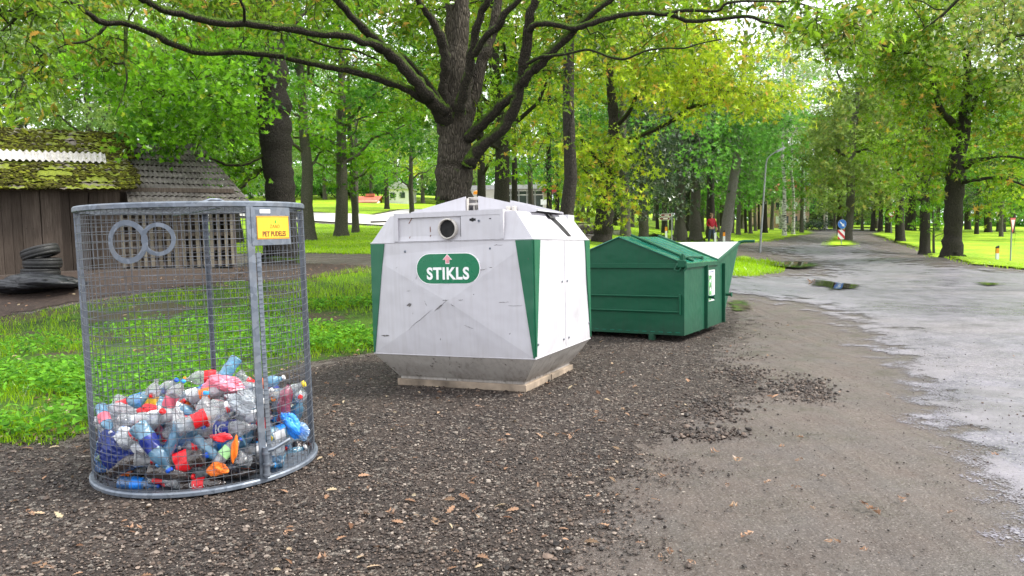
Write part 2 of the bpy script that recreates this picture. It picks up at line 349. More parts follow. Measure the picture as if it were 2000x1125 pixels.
def smooth_poly(poly, jit, seed, ratio=.02):
    rs = np.random.default_rng(seed); out = []
    n = len(poly)
    for i in range(n):
        a, b, c, d = (np.array(poly[(i+k) % n]) for k in (-1, 0, 1, 2))
        L = np.linalg.norm(c-b); dist = max(2.5, min(np.linalg.norm(b), np.linalg.norm(c)))
        m = int(min(60, max(2, L/(dist*ratio))))
        for k in range(m):
            t = k/m; p = .5*((2*b)+(c-a)*t+(2*a-5*b+4*c-d)*t*t+(-a+3*b-3*c+d)*t**3)
            out.append(p)
    out = np.array(out); s = np.cumsum(np.r_[0, np.linalg.norm(np.diff(out, axis=0), axis=1)])
    dist = np.hypot(out[:, 0], out[:, 1]); j = np.zeros((len(out), 2))
    for f, a in ((.9, 1), (2.3, .6), (6.1, .35), (14., .2)):
        ph = rs.random(4)*6.28; fs = f/np.maximum(1, dist/8)
        j[:, 0] += a*np.sin(out[:, 0]*fs*1.7+out[:, 1]*fs+ph[0]); j[:, 1] += a*np.sin(out[:, 1]*fs*2.1-out[:, 0]*fs+ph[1])
    return out + j*(jit*np.clip(dist/8, .5, 2.5))[:, None]
def sheet(name, pxpoly, level, mat, jit=.04, seed=0, world=False, kind='structure', ratio=.02, fade=.12, extra=None):
    poly = [tuple(p) for p in pxpoly] if world else [ray(*p) for p in pxpoly]
    P2 = smooth_poly(poly, jit, seed, ratio)
    ins = inside(P2, GP[:, 0], GP[:, 1]); pts = GP[ins][:, :2]
    n = len(P2); fw = fade*np.clip(np.hypot(P2[:, 0], P2[:, 1])/6, .7, 12); ar = np.sum(P2[:, 0]*np.roll(P2[:, 1], -1)-np.roll(P2[:, 0], -1)*P2[:, 1])
    tg = np.roll(P2, -1, 0)-np.roll(P2, 1, 0); tg /= np.linalg.norm(tg, axis=1)[:, None]+1e-9; nr_ = np.stack([-tg[:, 1], tg[:, 0]], 1)*np.sign(ar); sa, sb = P2, np.roll(P2, -1, 0)
    def edist(q):
        out = np.empty(len(q))
        for s0 in range(0, len(q), 1500):
            p = q[s0:s0+1500, None]; d_ = sb-sa; t_ = np.clip(((p-sa)*d_).sum(-1)/((d_*d_).sum(-1)+1e-12), 0, 1); out[s0:s0+1500] = np.linalg.norm(p-(sa+d_*t_[..., None]), axis=-1).min(1)
        return out
    ring = [P2+nr_*(fw*k)[:, None] for k in (.3, .65, 1.05)]; ring = np.vstack(ring); okr = inside(P2, ring[:, 0], ring[:, 1]); okr[okr] = edist(ring[okr]) > .22*np.tile(fw, 3)[okr]; ring = ring[okr]
    if len(pts): pts = pts[edist(pts) > .1*fw.min()]
    pts = np.vstack([pts, ring])
    if extra is not None: ex = extra[inside(P2, extra[:, 0], extra[:, 1])]; pts = np.vstack([pts, ex[edist(ex) > .05]])
    vin = [Vector(p) for p in P2]+[Vector(p) for p in pts]
    ed = [(i, (i+1) % n) for i in range(n)]
    vo, eo, fo, *_ = delaunay_2d_cdt(vin, ed, [list(range(n))], 1, 1e-5)
    X = np.array([v.x for v in vo]); Y = np.array([v.y for v in vo]); rr_ = np.hypot(X, Y); Z = tz(X, Y)+level*(.0014+.0002*rr_+.0006*np.maximum(0, rr_-10))
    T = np.array([list(f)[:3] for f in fo if len(f) == 3]); 
    a = (X[T[:, 1]]-X[T[:, 0]])*(Y[T[:, 2]]-Y[T[:, 0]])-(X[T[:, 2]]-X[T[:, 0]])*(Y[T[:, 1]]-Y[T[:, 0]]); T[a < 0] = T[a < 0][:, ::-1]
    me = np_mesh(name, np.stack([X, Y, Z], 1), T, mat, smooth=True)
    ed_ = edist(np.stack([X, Y], 1)); ea = me.attributes.new('edge', 'FLOAT', 'POINT'); ea.data.foreach_set('value', np.clip(ed_/(fade*np.clip(np.hypot(X, Y)/6, .7, 12)), 0, 1).astype(np.float32))
    o = link(name, me); tag(o, kind=kind); return o, P2
GRAVEL = [(-900, 1500), (1120, 1500), (1180, 1125), (1250, 960), (1335, 860), (1440, 800), (1540, 775), (1530, 735), (1460, 715), (1500, 650), (1500, 615), (1420, 585), (1100, 585), (900, 640), (735, 680), (600, 705), (400, 770), (170, 835), (90, 862), (0, 858), (-300, 900), (-900, 1000)]
ROADP = [(2100, 1500), (1925, 1125), (1860, 960), (1800, 880), (1725, 800), (1680, 740), (1640, 690), (1600, 645), (1530, 605), (1430, 585), (1300, 570), (1200, 560), (1200, 530), (1430, 530), (1528, 527), (1500, 510), (1440, 497), (1200, 505), (1200, 490), (1440, 479), (1520, 470), (1580, 461), (1600, 455), (1560, 451), (1500, 449), (1500, 446.5), (1640, 447.5), (1760, 450), (1760, 453), (1700, 456.5), (1695, 459), (1712, 465), (1745, 475), (1790, 489), (1860, 508), (2000, 528), (2400, 570), (3000, 800), (3200, 1500)]
PATCH = [[ray(*q) for q in pp] for pp in ([(1760, 715), (1790, 709), (1850, 716), (1862, 733), (1830, 743), (1790, 736)], [(1880, 762), (1930, 756), (2010, 764), (2050, 775), (1960, 782), (1900, 776)], [(1800, 790), (1900, 783), (2050, 800), (2200, 850), (2050, 860), (1880, 825)], [(1740, 880), (1800, 840), (1880, 860), (1960, 900), (2100, 1010), (2050, 1040), (1930, 940), (1830, 900)])]
PATCH = [smooth_poly(p, .02, 60+i, .008) for i, p in enumerate(PATCH)]
def pdist(q):
    best = np.full(len(q), -9.)
    for P2 in PATCH:
        sa, sb = P2, np.roll(P2, -1, 0); d_ = sb-sa; t_ = np.clip(((q[:, None]-sa)*d_).sum(-1)/((d_*d_).sum(-1)+1e-12), 0, 1); dd = np.linalg.norm(q[:, None]-(sa+d_*t_[..., None]), axis=-1).min(1)
        best = np.maximum(best, np.where(inside(P2, q[:, 0], q[:, 1]), dd, -dd))
    return best
gxx, gyy = np.meshgrid(np.arange(2.4, 9.5, .09), np.arange(3.2, 10.5, .09)); XP = np.stack([gxx.ravel()+rng.uniform(-.02, .02, gxx.size), gyy.ravel()], 1)
o, _ = sheet('road', ROADP, 2, M_ROAD, .03, 1, fade=.75, extra=XP)
co_ = np.empty(len(o.data.vertices)*3, np.float32); o.data.vertices.foreach_get('co', co_); co_ = co_.reshape(-1, 3); pd_ = pdist(co_[:, :2].astype(float)); pa = o.data.attributes.new('patch', 'FLOAT', 'POINT'); pa.data.foreach_set('value', np.clip(.5+pd_/.3, 0, 1).astype(np.float32))
sheet('gravel_ground', GRAVEL, 1, M_GRAV, .05, 2, fade=.6)
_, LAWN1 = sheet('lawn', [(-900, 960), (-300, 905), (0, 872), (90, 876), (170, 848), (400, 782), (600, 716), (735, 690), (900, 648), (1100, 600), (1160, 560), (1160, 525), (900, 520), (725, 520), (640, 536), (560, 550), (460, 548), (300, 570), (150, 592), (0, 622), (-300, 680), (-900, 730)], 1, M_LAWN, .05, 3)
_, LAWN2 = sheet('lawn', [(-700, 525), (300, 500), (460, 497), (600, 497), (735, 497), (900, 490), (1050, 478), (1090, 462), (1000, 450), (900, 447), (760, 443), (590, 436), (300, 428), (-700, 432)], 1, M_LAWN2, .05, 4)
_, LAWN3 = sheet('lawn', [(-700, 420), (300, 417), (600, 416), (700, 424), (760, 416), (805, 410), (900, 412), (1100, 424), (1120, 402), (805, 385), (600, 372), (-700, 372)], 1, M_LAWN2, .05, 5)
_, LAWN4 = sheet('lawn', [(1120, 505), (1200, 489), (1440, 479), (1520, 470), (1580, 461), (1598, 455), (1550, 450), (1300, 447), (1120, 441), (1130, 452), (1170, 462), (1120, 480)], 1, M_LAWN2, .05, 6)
_, LAWN5 = sheet('lawn', [(1425, 541), (1480, 537), (1530, 528), (1500, 512), (1440, 498), (1200, 506), (1200, 530), (1300, 548)], 1.2, M_LAWN2, .04, 7)
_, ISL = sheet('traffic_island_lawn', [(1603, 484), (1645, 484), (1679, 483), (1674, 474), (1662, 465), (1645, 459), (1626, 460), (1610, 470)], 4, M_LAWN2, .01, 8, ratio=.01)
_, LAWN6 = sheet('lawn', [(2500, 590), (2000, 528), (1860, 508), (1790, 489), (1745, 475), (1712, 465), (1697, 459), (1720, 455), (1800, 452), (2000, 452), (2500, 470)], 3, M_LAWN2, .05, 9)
_, LAWN7 = sheet('lawn', [(-70, 95), (70, 95), (150, 200), (100, 330), (-140, 330), (-160, 200)], 1, M_LAWN2, .3, 10, world=True)
_, LAWN8 = sheet('lawn', [(1120, 440), (1300, 444), (1560, 445.5), (1760, 448.5), (2300, 452), (2300, 441), (1500, 441), (1120, 434)], 3, M_LAWN2, .05, 11)
_, SOILP = sheet('litter_soil', [(480, 548), (560, 552), (680, 538), (730, 524), (660, 516), (560, 514), (480, 520)], 2, M_SOIL, .05, 12)
_, VERGE = sheet('mossy_verge', [(1418, 608), (1450, 610), (1472, 603), (1468, 592), (1440, 586), (1415, 590)], 3, M_LAWN, .02, 13, ratio=.006)
sheet('litter_soil', [(-500, 600), (-500, 700), (-200, 670), (0, 626), (150, 596), (300, 572), (460, 550), (475, 526), (300, 530), (0, 540)], 1.6, M_SOIL, .04, 15)
sheet('park_path', [(-700, 424), (300, 426), (590, 433), (760, 442), (900, 446), (1100, 452), (1170, 460), (1120, 441), (1100, 428), (900, 414), (805, 411), (760, 417), (700, 426), (600, 418), (-700, 421)], 2, M_FARROAD, .04, 14)
for i, (pp, nm) in enumerate((([(1490, 519), (1520, 513), (1570, 514), (1606, 520), (1596, 527), (1560, 529), (1520, 525)], 0), ([(1572, 551), (1610, 549), (1650, 556), (1702, 561), (1690, 569), (1640, 571), (1610, 572), (1600, 563), (1575, 561)], 0), ([(1880, 555), (1930, 555), (1975, 560), (1940, 563), (1900, 560)], 0))):
    o, _ = sheet('puddle', pp, 4.5, M_WATER, .02, 20+i, ratio=.008, fade=.16)
# ------------------------------------------------------------------ stones
def _tmpl(n, seed):
    rs = np.random.default_rng(seed); out = []
    base = np.array([(1, 0, 0), (-1, 0, 0), (0, 1, 0), (0, -1, 0), (0, 0, 1), (0, 0, -1)], float); f = np.array([(0, 2, 4), (2, 1, 4), (1, 3, 4), (3, 0, 4), (2, 0, 5), (1, 2, 5), (3, 1, 5), (0, 3, 5)])
    v = list(base); F_ = []
    for a, b, c in f:                                  # one subdivision
        m = []
        for p, q in ((a, b), (b, c), (c, a)):
            k = (v[p]+v[q])/2; k /= np.linalg.norm(k); j = next((i for i, x in enumerate(v) if np.allclose(x, k)), None)
            if j is None: v.append(k); j = len(v)-1
            m.append(j)
        F_ += [(a, m[0], m[2]), (m[0], b, m[1]), (m[2], m[1], c), (m[0], m[1], m[2])]
    v = np.array(v); 
    for _ in range(n): out.append(v*(1+rs.uniform(-.33, .25, (len(v), 1))))
    return out, np.array(F_)
ST, SF = _tmpl(6, 1)
SO = [t[:6] for t in ST]; SOF = np.array([(0, 2, 4), (2, 1, 4), (1, 3, 4), (3, 0, 4)])      # coarse top-only chip
def lumps(pos, size, flat, rs, low=False):
    n = len(pos); T = np.array(SO if low else ST); tf = SOF if low else SF
    k = rs.integers(0, len(T), n); v = T[k]*size[:, None, None]*rs.uniform(.7, 1.35, (n, 1, 3)); v[:, :, 2] *= flat
    a = rs.random(n)*6.28; c, s = np.cos(a)[:, None], np.sin(a)[:, None]; x = v[:, :, 0]*c-v[:, :, 1]*s; y = v[:, :, 0]*s+v[:, :, 1]*c
    v = np.stack([x, y, v[:, :, 2]], -1)+pos[:, None, :]; nv = T.shape[1]
    f = tf[None]+(np.arange(n)*nv)[:, None, None]; return v.reshape(-1, 3), f.reshape(-1, 3), np.repeat(rs.random((n, 3)), nv, axis=0)
def stone_mat():
    t = NT('gravel_stone'); a = t.n('ShaderNodeAttribute', attribute_name='tint'); sp = t.n('ShaderNodeSeparateColor'); t.l(a.outputs['Color'], sp.inputs[0])
    c = t.ramp(sp.outputs[0], [(0, (.008, .006, .005)), (.38, (.024, .016, .012)), (.70, (.062, .043, .033)), (.90, (.15, .115, .092)), (1, (.36, .31, .26))])
    c = t.mix(t.val(sp.outputs[1], .8, 1, 0, .6), c, (.18, .12, .085)); cc = t.co(); return t.bsdf(t.mix(t.val(t.noise(90, 3, cc), .3, .7, .4, 0), c, (.05, .042, .038)), .6, 0, t.bump(t.noise(200, 3, cc), .4, .002), .35)
M_STONE = stone_mat()
GRAVW = smooth_poly([ray(*p) for p in GRAVEL], .05, 2)
def scatter(poly, n, rmax, rs, power=2.0, rmin=2.0):
    th = rs.uniform(-.72, .72, n); r = rmin*(rmax/rmin)**(rs.random(n)**(1/ power*1.6)); x = r*np.sin(th); y = r*np.cos(th)
    k = inside(poly, x, y) if poly is not None else np.ones(n, bool); return x[k], y[k]
rs = np.random.default_rng(11)
def pol_dist(P2, X, Y):
    q = np.stack([X, Y], 1); sa, sb = P2, np.roll(P2, -1, 0); d_ = sb-sa; out = np.empty(len(q))
    for s0 in range(0, len(q), 4000):
        p = q[s0:s0+4000, None]; t_ = np.clip(((p-sa)*d_).sum(-1)/((d_*d_).sum(-1)+1e-12), 0, 1); out[s0:s0+4000] = np.linalg.norm(p-(sa+d_*t_[..., None]), axis=-1).min(1)
    return np.where(inside(P2, X, Y), out, -out)
x, y = scatter(None, 125000, 12.5, rs); dd = pol_dist(GRAVW, x, y); pn = .22*np.sin(x*3.1+np.sin(y*4)*1.2)+.2*np.sin(y*5.3+x*2.2)+.1*np.sin(x*13+y*11); k = (dd+pn+rs.normal(size=len(x))*.16 > 0.05) & (dd > -.7); x, y = x[k], y[k]; z = tz(x, y)
sz = np.clip(rs.lognormal(-5.42, .45, len(x)), .0022, .018); P3 = np.stack([x, y, z+.007+sz*.10], 1)
v, f, a = lumps(P3, sz, .62, rs, False)
tag(link('gravel_stones', np_mesh('gravel_stones', v, f, M_STONE, a)), kind='stuff')
# piled dark lumps at the pothole edges, and stray stones on the mud
pc = []
for (cx, cy, sx, sy, n) in ((1565, 758, 48, 13, 520), (1600, 775, 26, 8, 160), (1380, 850, 60, 10, 420), (1400, 800, 60, 25, 420), (1450, 735, 45, 18, 300)):
    for _ in range(n): pc.append(ray(cx+rs.normal()*sx*.6, cy+rs.normal()*sy*.6))
pc = np.array(pc); sz = np.clip(rs.lognormal(-4.75, .4, len(pc)), .004, .026); hz = tz(pc[:, 0], pc[:, 1])+.006+sz*.5*rs.random(len(pc))
v, f, a = lumps(np.c_[pc, hz], sz, .7, rs); a[:, 0] = np.where(rs.random(len(a)) < .0, a[:, 0], a[:, 0]*.85)
tag(link('asphalt_crumbs', np_mesh('asphalt_crumbs', v, f, M_STONE, a)), kind='stuff')
x, y = scatter(None, 9000, 12, rs); k = ~inside(GRAVW, x, y) & (x > .2); x, y = x[k], y[k]; sz = np.clip(rs.lognormal(-5.7, .4, len(x)), .002, .010)
v, f, a = lumps(np.stack([x, y, tz(x, y)+.009+sz*.1], 1), sz, .6, rs); a[:, 0] *= .9
tag(link('stray_grit', np_mesh('stray_grit', v, f, M_STONE, a)), kind='stuff')
# ------------------------------------------------------------------ leaves as numpy
def outline(kind):
    if kind == 'maple':
        a = np.radians([-90, -60, -38, -20, 2, 22, 45, 68, 90]); r = np.array([.12, .42, .28, .9, .42, .95, .5, .8, 1.05])
        pts = [(r_*math.cos(t), r_*math.sin(t)) for t, r_ in zip(a, r)]; pts = [(x, y) for x, y in pts]; L = pts+[(-x, y) for x, y in pts[::-1][1:-1]]
        return np.array(L)*.55
    if kind == 'oak':
        R_ = [(.0, -.9), (.10, -.55), (.30, -.42), (.16, -.22), (.42, -.02), (.22, .14), (.48, .40), (.22, .52), (.30, .78), (0, .98)]
        return np.array(R_+[(-x, y) for x, y in R_[::-1][1:-1]])*.55
    if kind == 'clump':            # a few leaflets seen from far away
        a = np.linspace(0, 2*math.pi, 11)[:-1]; r = np.where(np.arange(10) % 2, .28, 1.)*np.array([1, 1, .8, 1, 1.1, 1, .75, 1, .95, 1]); return np.stack([r*np.cos(a), r*np.sin(a)], 1)*.55
    if kind == 'diamond': return np.array([(0, -.6), (.33, -.05), (0, .65), (-.33, -.05)])
def leaves(C, size, kind, rs, tint, up=.35, droop=.15, N0=None):
    """C (n,3) centres, size (n,), tint (n,2)"""
    O = outline(kind); m = len(O); n = len(C)
    N = rs.normal(size=(n, 3)); N[:, 2] = np.abs(N[:, 2])+up
    if N0 is not None: N += N0*1.1
    N /= np.linalg.norm(N, axis=1)[:, None]
    A = rs.normal(size=(n, 3)); A[:, 2] -= .3; U = np.cross(N, A); U /= np.linalg.norm(U, axis=1)[:, None]; W = np.cross(N, U)
    fold = rs.uniform(.1, .45, n)
    P = U[:, None]*O[None, :, :1]*size[:, None, None] + W[:, None]*O[None, :, 1:]*size[:, None, None]
    P += N[:, None]*(np.abs(O[None, :, :1])*fold[:, None, None]-droop*O[None, :, 1:]**2)*size[:, None, None]
    if kind == 'diamond':
        v = (C[:, None]+P).reshape(-1, 3); t = np.array([(0, 1, 2), (0, 2, 3)]); nv = 4
    else:
        v = np.concatenate([C[:, None]+P, C[:, None]], 1).reshape(-1, 3); nv = m+1; t = np.array([(i, (i+1) % m, m) for i in range(m)])
    f = (t[None]+(np.arange(n)*nv)[:, None, None]).reshape(-1, 3); return v, f, np.repeat(tint, nv, axis=0)
def blob_leaves(blobs, per, size, kind, rs, aut=.12, huev=.26, shell=.55, flat=.7):
    """blobs (k,4): x,y,z,r. per = leaves per m2 of blob"""
    C, S, T, NN = [], [], [], []
    for bx, by, bz, br in blobs:
        n = max(6, int(per*br*br*rs.uniform(.75, 1.25))); d = rs.normal(size=(n, 3)); d /= np.linalg.norm(d, axis=1)[:, None]
        rad = br*(shell+(1-shell)*rs.random(n)**.7)*(1+.22*np.sin(d[:, 0]*5+bx*3)*np.cos(d[:, 1]*6+by*2))*np.where(rs.random(n) < .10, 1.3, 1)
        p = d*rad[:, None]; p[:, 2] *= flat; p += (bx, by, bz); C.append(p); NN.append(d*[1, 1, .7])
        S.append(size*rs.uniform(.65, 1.3, n)); hue = np.clip(rs.normal(.46+rs.normal()*huev, .24, n), 0, 1)
        au = rs.random(n)*.6+(.5 if rs.random() < aut else 0)*rs.random(n)+np.where(rs.random(n) < aut*.35, .5, 0); T.append(np.stack([hue, np.clip(au, 0, 1)], 1))
    return leaves(np.vstack(C), np.concatenate(S), kind, rs, np.vstack(T), .25, .15, np.vstack(NN))
def wiggle(a, b, n, amp, rs, sag=0.0):
    a = np.array(a, float); b = np.array(b, float); t = np.linspace(0, 1, n)[:, None]; p = a+(b-a)*t
    L = np.linalg.norm(b-a); j = rs.normal(size=(n, 3))*amp*L*np.sin(np.pi*t)**.6; p += j; p[:, 2] += sag*L*np.sin(np.pi*t[:, 0]); return p
# ------------------------------------------------------------------ generic tree prototypes
def tree_meshes(seed, H, r0, cb, cr, leafm, barkm, n_l=11, per=34, size=.34, kind='clump', lean=(0, 0), aut=.1, fork=False, flat=.6, top=1.0, low=1.0):
    rs = np.random.default_rng(seed); mb = MB(); blobs = []
    n = 9; tp = []; rad = []
    for i in range(n):
        t = i/(n-1); tp.append((lean[0]*t+rs.normal()*.05*H*.06*(t > 0), lean[1]*t+rs.normal()*.05*H*.06*(t > 0), H*.86*t)); rad.append(r0*(1-.82*t**1.1))
    pts = [(tp[0][0], tp[0][1], -.15), (tp[0][0], tp[0][1], .12), (tp[0][0], tp[0][1], .5)]+tp[1:]; rr = [r0*1.55, r0*1.3, r0*1.04]+rad[1:]
    mb.tube(pts, rr, 11)
    def along(t):
        k = t*(n-1); i = min(int(k), n-2); return np.array(tp[i])*(1-k+i)+np.array(tp[i+1])*(k-i), r0*(1-.82*t**1.1)
    for i in range(n_l):
        t = (cb+(H*.84-cb)*((i+.3)/n_l)**1.0)/(H*.86); p, pr = along(min(t, .98)); az = i*2.4+rs.random()*.9
        prof = math.sin(math.pi*min(1, .22+.78*((p[2]-cb)/(H-cb)))**.8)**.7; L = cr*max(.35, prof)*rs.uniform(.75, 1.15)*(low if i < n_l*.35 else 1)
        el = R(rs.uniform(5, 40)+25*(p[2]-cb)/(H-cb)); e = p+np.array([math.cos(az)*math.cos(el), math.sin(az)*math.cos(el), math.sin(el)])*L
        q = wiggle(p, e, 6, .05, rs, .06); mb.tube(q, np.linspace(pr*.42, .018, 6), 6)
        for k in range(4):
            s = q[rs.integers(2, 6)]; d = rs.normal(size=3)*[1, 1, .55]; d /= np.linalg.norm(d); e2 = s+d*L*rs.uniform(.28, .5)
            mb.tube(wiggle(s, e2, 4, .06, rs), np.linspace(.035, .01, 4), 4); blobs.append((*e2, cr*rs.uniform(.19, .34)))
            if k % 2: blobs.append((*((s+e2)/2+rs.normal(size=3)*.2), cr*rs.uniform(.14, .25)))
        blobs.append((*e, cr*rs.uniform(.2, .34)))
    for k in range(int(5*top)):
        e = np.array(tp[-1])+rs.normal(size=3)*[cr*.3, cr*.3, .4]+[0, 0, H*.08]; mb.tube(wiggle(tp[-1], e, 4, .05, rs), np.linspace(r0*.16, .012, 4), 5); blobs.append((*e, cr*rs.uniform(.22, .34)))
    v, f, a = blob_leaves(np.array(blobs), per, size, kind, rs, aut, huev=.30, flat=flat)
    return mb.mesh('trunk', barkm), np_mesh('crown', v, f, leafm, a)
def plant_tree(name, meshes, loc, rz, sc, label, cat='tree', group=None, zs=None):
    t = thing(name, label, cat, loc, (0, 0, rz), group); t.scale = (sc, sc, sc*(zs or 1))
    link('trunk', meshes[0], t); link('crown', meshes[1], t); return t
# ------------------------------------------------------------------ trees built limb by limb
def wl(pts, y0, y1):
    """photo polyline [(px,py,width px)] between distances y0..y1 -> world points, radii"""
    n = len(pts); P_, R_ = [], []
    for i, (px, py, wd) in enumerate(pts):
        y = y0+(y1-y0)*i/max(1, n-1); p = pix(px, py, y); P_.append(p); R_.append(wd*y/F/2)
    return P_, R_
def densify(P_, R_, m, rs, amp):
    P_ = np.array(P_); out, rr = [], []
    n = len(P_)
    for i in range(n-1):
        a, b, c, d = P_[max(i-1, 0)], P_[i], P_[i+1], P_[min(i+2, n-1)]
        for k in range(m):
            t = k/m; out.append(.5*((2*b)+(c-a)*t+(2*a-5*b+4*c-d)*t*t+(-a+3*b-3*c+d)*t**3)+(rs.normal(size=3)*amp*R_[i] if k else 0)); rr.append((R_[i]*(1-t)+R_[i+1]*t)*(1+rs.normal()*.05))
    out.append(P_[-1]); rr.append(R_[-1]); return out, rr
def custom_tree(name, label, cat, base, limbs, regions, leafm, trunkm, limbm, seed, lsize, lkind, per, trunk_n=16, aut=.12, twig=.018, flat=.7, group=None, shell=.5):
    rs = np.random.default_rng(seed); bx, by = base; bz = gz(bx, by); t = thing(name, label, cat, (bx, by, bz), (0, 0, 0), group); off = np.array([bx, by, bz])
    mb = MB(); nodes = []
    for i, (pts, y0, y1, m) in enumerate(limbs):
        P_, R_ = wl(pts, y0, y1); R_ = [r*(.87 if i else .93) for r in R_]
        if i == 0:
            P_ = [np.array([P_[0][0], P_[0][1], bz-.25])]+P_; R_ = [R_[0]*1.25]+R_
        P2, R2 = densify(P_, R_, 4, rs, .16 if i else .05); P2 = [np.array(p)-off for p in P2]; mb.tube(P2, R2, trunk_n if i == 0 else (10 if R2[0] > .05 else 6), m)
        nodes += [(p, r) for p, r in zip(P2[2 if i else 8:], R2[2 if i else 8:])]
    NP_ = np.array([p for p, r in nodes]); NRr = np.array([r for p, r in nodes]); blobs = []
    for (x0, y0, x1, y1, d0, d1, cnt, rad) in regions:
        for _ in range(cnt):
            e = pix(rs.uniform(x0, x1), rs.uniform(y0, y1), rs.uniform(d0, d1))-off; br = rad*rs.uniform(.65, 1.35)
            blobs.append((*e, br)); k = np.argmin(np.linalg.norm(NP_-e, axis=1)+rs.random(len(NP_))*.4); a = NP_[k]
            L = np.linalg.norm(e-a); q = wiggle(a, e, 7, .05, rs, .05); r0 = min(NRr[k]*.6, twig*(.7+.35*L)); mb.tube(q, np.linspace(r0, .004+twig*.15, 7), 5, 1)
            NP_ = np.vstack([NP_, q[3:6]]); NRr = np.r_[NRr, np.full(3, r0*.6)]
            for _k in range(3): mb.tube(wiggle(q[rs.integers(3, 7)], e+rs.normal(size=3)*br*.7, 4, .07, rs), np.linspace(twig*.35, .003, 4), 4, 1)
            for _k in range(2): blobs.append((*(e+rs.normal(size=3)*br*[1, 1, .5]), br*rs.uniform(.4, .7)))
    link('trunk', mb.mesh('trunk', [trunkm, limbm]), t)
    v, f, a = blob_leaves(np.array(blobs), per, lsize, lkind, rs, aut, shell=shell, flat=flat); link('crown', np_mesh('crown', v, f, leafm, a), t)
    return t
# the broad oak behind the containers
OY = 13.5; ob = pix(890, 470, OY)[:2]
limbs = [([(889, 480, 104), (888, 440, 92), (888, 400, 82), (888, 350, 76), (888, 300, 71), (889, 255, 73), (888, 213, 74), (890, 170, 66), (890, 107, 56), (893, 50, 48), (893, 0, 46), (890, -80, 40), (885, -200, 30)], OY, OY, 0),
 ([(874, 235, 40), (855, 213, 32), (828, 192, 22), (790, 172, 18), (745, 155, 17), (700, 142, 16), (650, 131, 15), (604, 122, 15), (533, 107, 14), (462, 101, 14), (391, 102, 14), (338, 86, 15), (302, 67, 15), (249, 46, 15), (199, 42, 15), (174, 26, 12), (142, 5, 10), (107, 2, 9), (71, 14, 8), (36, 32, 7), (4, 60, 5)], 13.3, 9.8, 1),
 ([(878, 225, 38), (863, 213, 34), (845, 196, 30), (828, 178, 28), (799, 142, 27), (760, 103, 28), (739, 90, 22), (717, 83, 18), (671, 68, 18), (600, 63, 18), (551, 53, 18), (498, 48, 18), (409, 41, 18), (356, 25, 17), (320, 20, 16), (292, 5, 15), (262, -10, 14), (200, -40, 10)], 13.3, 10.2, 1),
 ([(752, 100, 24), (730, 73, 21), (707, 52, 19), (678, 21, 17), (657, -2, 16), (630, -50, 13)], 12.5, 11.5, 1),
 ([(862, 205, 18), (835, 163, 15), (813, 137, 14), (790, 112, 13), (768, 104, 11)], 13.1, 12.6, 1),
 ([(872, 215, 26), (868, 160, 22), (870, 117, 22), (863, 82, 22), (847, 45, 18), (830, 20, 14), (817, 0, 12), (800, -40, 10)], 13.2, 12.4, 1),
 ([(900, 225, 26), (903, 190, 22), (915, 145, 20), (922, 100, 19), (930, 55, 19), (945, 14, 17), (957, -15, 15)], 13.1, 12.3, 1),
 ([(925, 110, 15), (936, 92, 15), (950, 70, 15), (973, 53, 16), (984, 28, 16), (1012, 0, 14), (1040, -40, 12)], 12.7, 12.0, 1),
 ([(908, 235, 34), (922, 190, 30), (936, 140, 27), (952, 95, 25), (963, 60, 23), (970, 20, 20), (975, -50, 16)], 13.7, 14.2, 0),
 ([(915, 325, 34), (925, 305, 32), (945, 282, 28), (977, 256, 26), (1000, 222, 26), (1012, 178, 25), (1021, 142, 25), (1027, 100, 24), (1034, 45, 21), (1046, 0, 18), (1055, -60, 14)], 13.2, 12.4, 1),
 ([(916, 268, 28), (935, 248, 26), (960, 224, 24), (985, 200, 22), (1006, 185, 16)], 13.3, 12.8, 1),
 ([(1022, 165, 20), (1030, 150, 22), (1050, 128, 23), (1080, 97, 22), (1108, 72, 20), (1133, 48, 18), (1162, 20, 15), (1197, -5, 13), (1240, -50, 10)], 12.6, 11.8, 1),
 ([(1034, 62, 16), (1045, 48, 14), (1075, 46, 13), (1126, 54, 14), (1169, 40, 14), (1222, 28, 12), (1262, 24, 11), (1300, 28, 10), (1353, 41, 9), (1417, 35, 9), (1460, 32, 8), (1499, 44, 7), (1540, 52, 6), (1570, 57, 4)], 12.4, 10.6, 1),
 ([(1298, 28, 8), (1335, 20, 8), (1400, 21, 7), (1421, 6, 6), (1478, 2, 5), (1560, 6, 4), (1610, 30, 3)], 11.4, 10.4, 1),
 ([(1030, 124, 9), (1050, 114, 8), (1073, 109, 7), (1115, 103, 6), (1151, 97, 5.5), (1187, 110, 6), (1222, 115, 5), (1258, 100, 5), (1300, 94, 4), (1336, 94, 4), (1371, 84, 3), (1410, 77, 3)], 12.4, 10.8, 1),
 ([(247, 52, 9), (245, 80, 8), (246, 110, 7), (238, 123, 6), (215, 120, 5), (195, 100, 4), (165, 85, 3)], 11.2, 10.8, 1),
 ([(243, 122, 5), (248, 150, 4), (240, 185, 3), (225, 225, 2)], 11, 10.8, 1),
 ([(205, 52, 8), (190, 68, 7), (160, 82, 6), (125, 86, 4)], 11, 10.6, 1),
 ([(72, 14, 5), (60, 50, 4), (50, 90, 3), (62, 130, 2)], 10, 9.6, 1),
 ([(600, 76, 7), (650, 92, 6), (690, 98, 5), (740, 118, 4)], 12, 12.6, 1)]
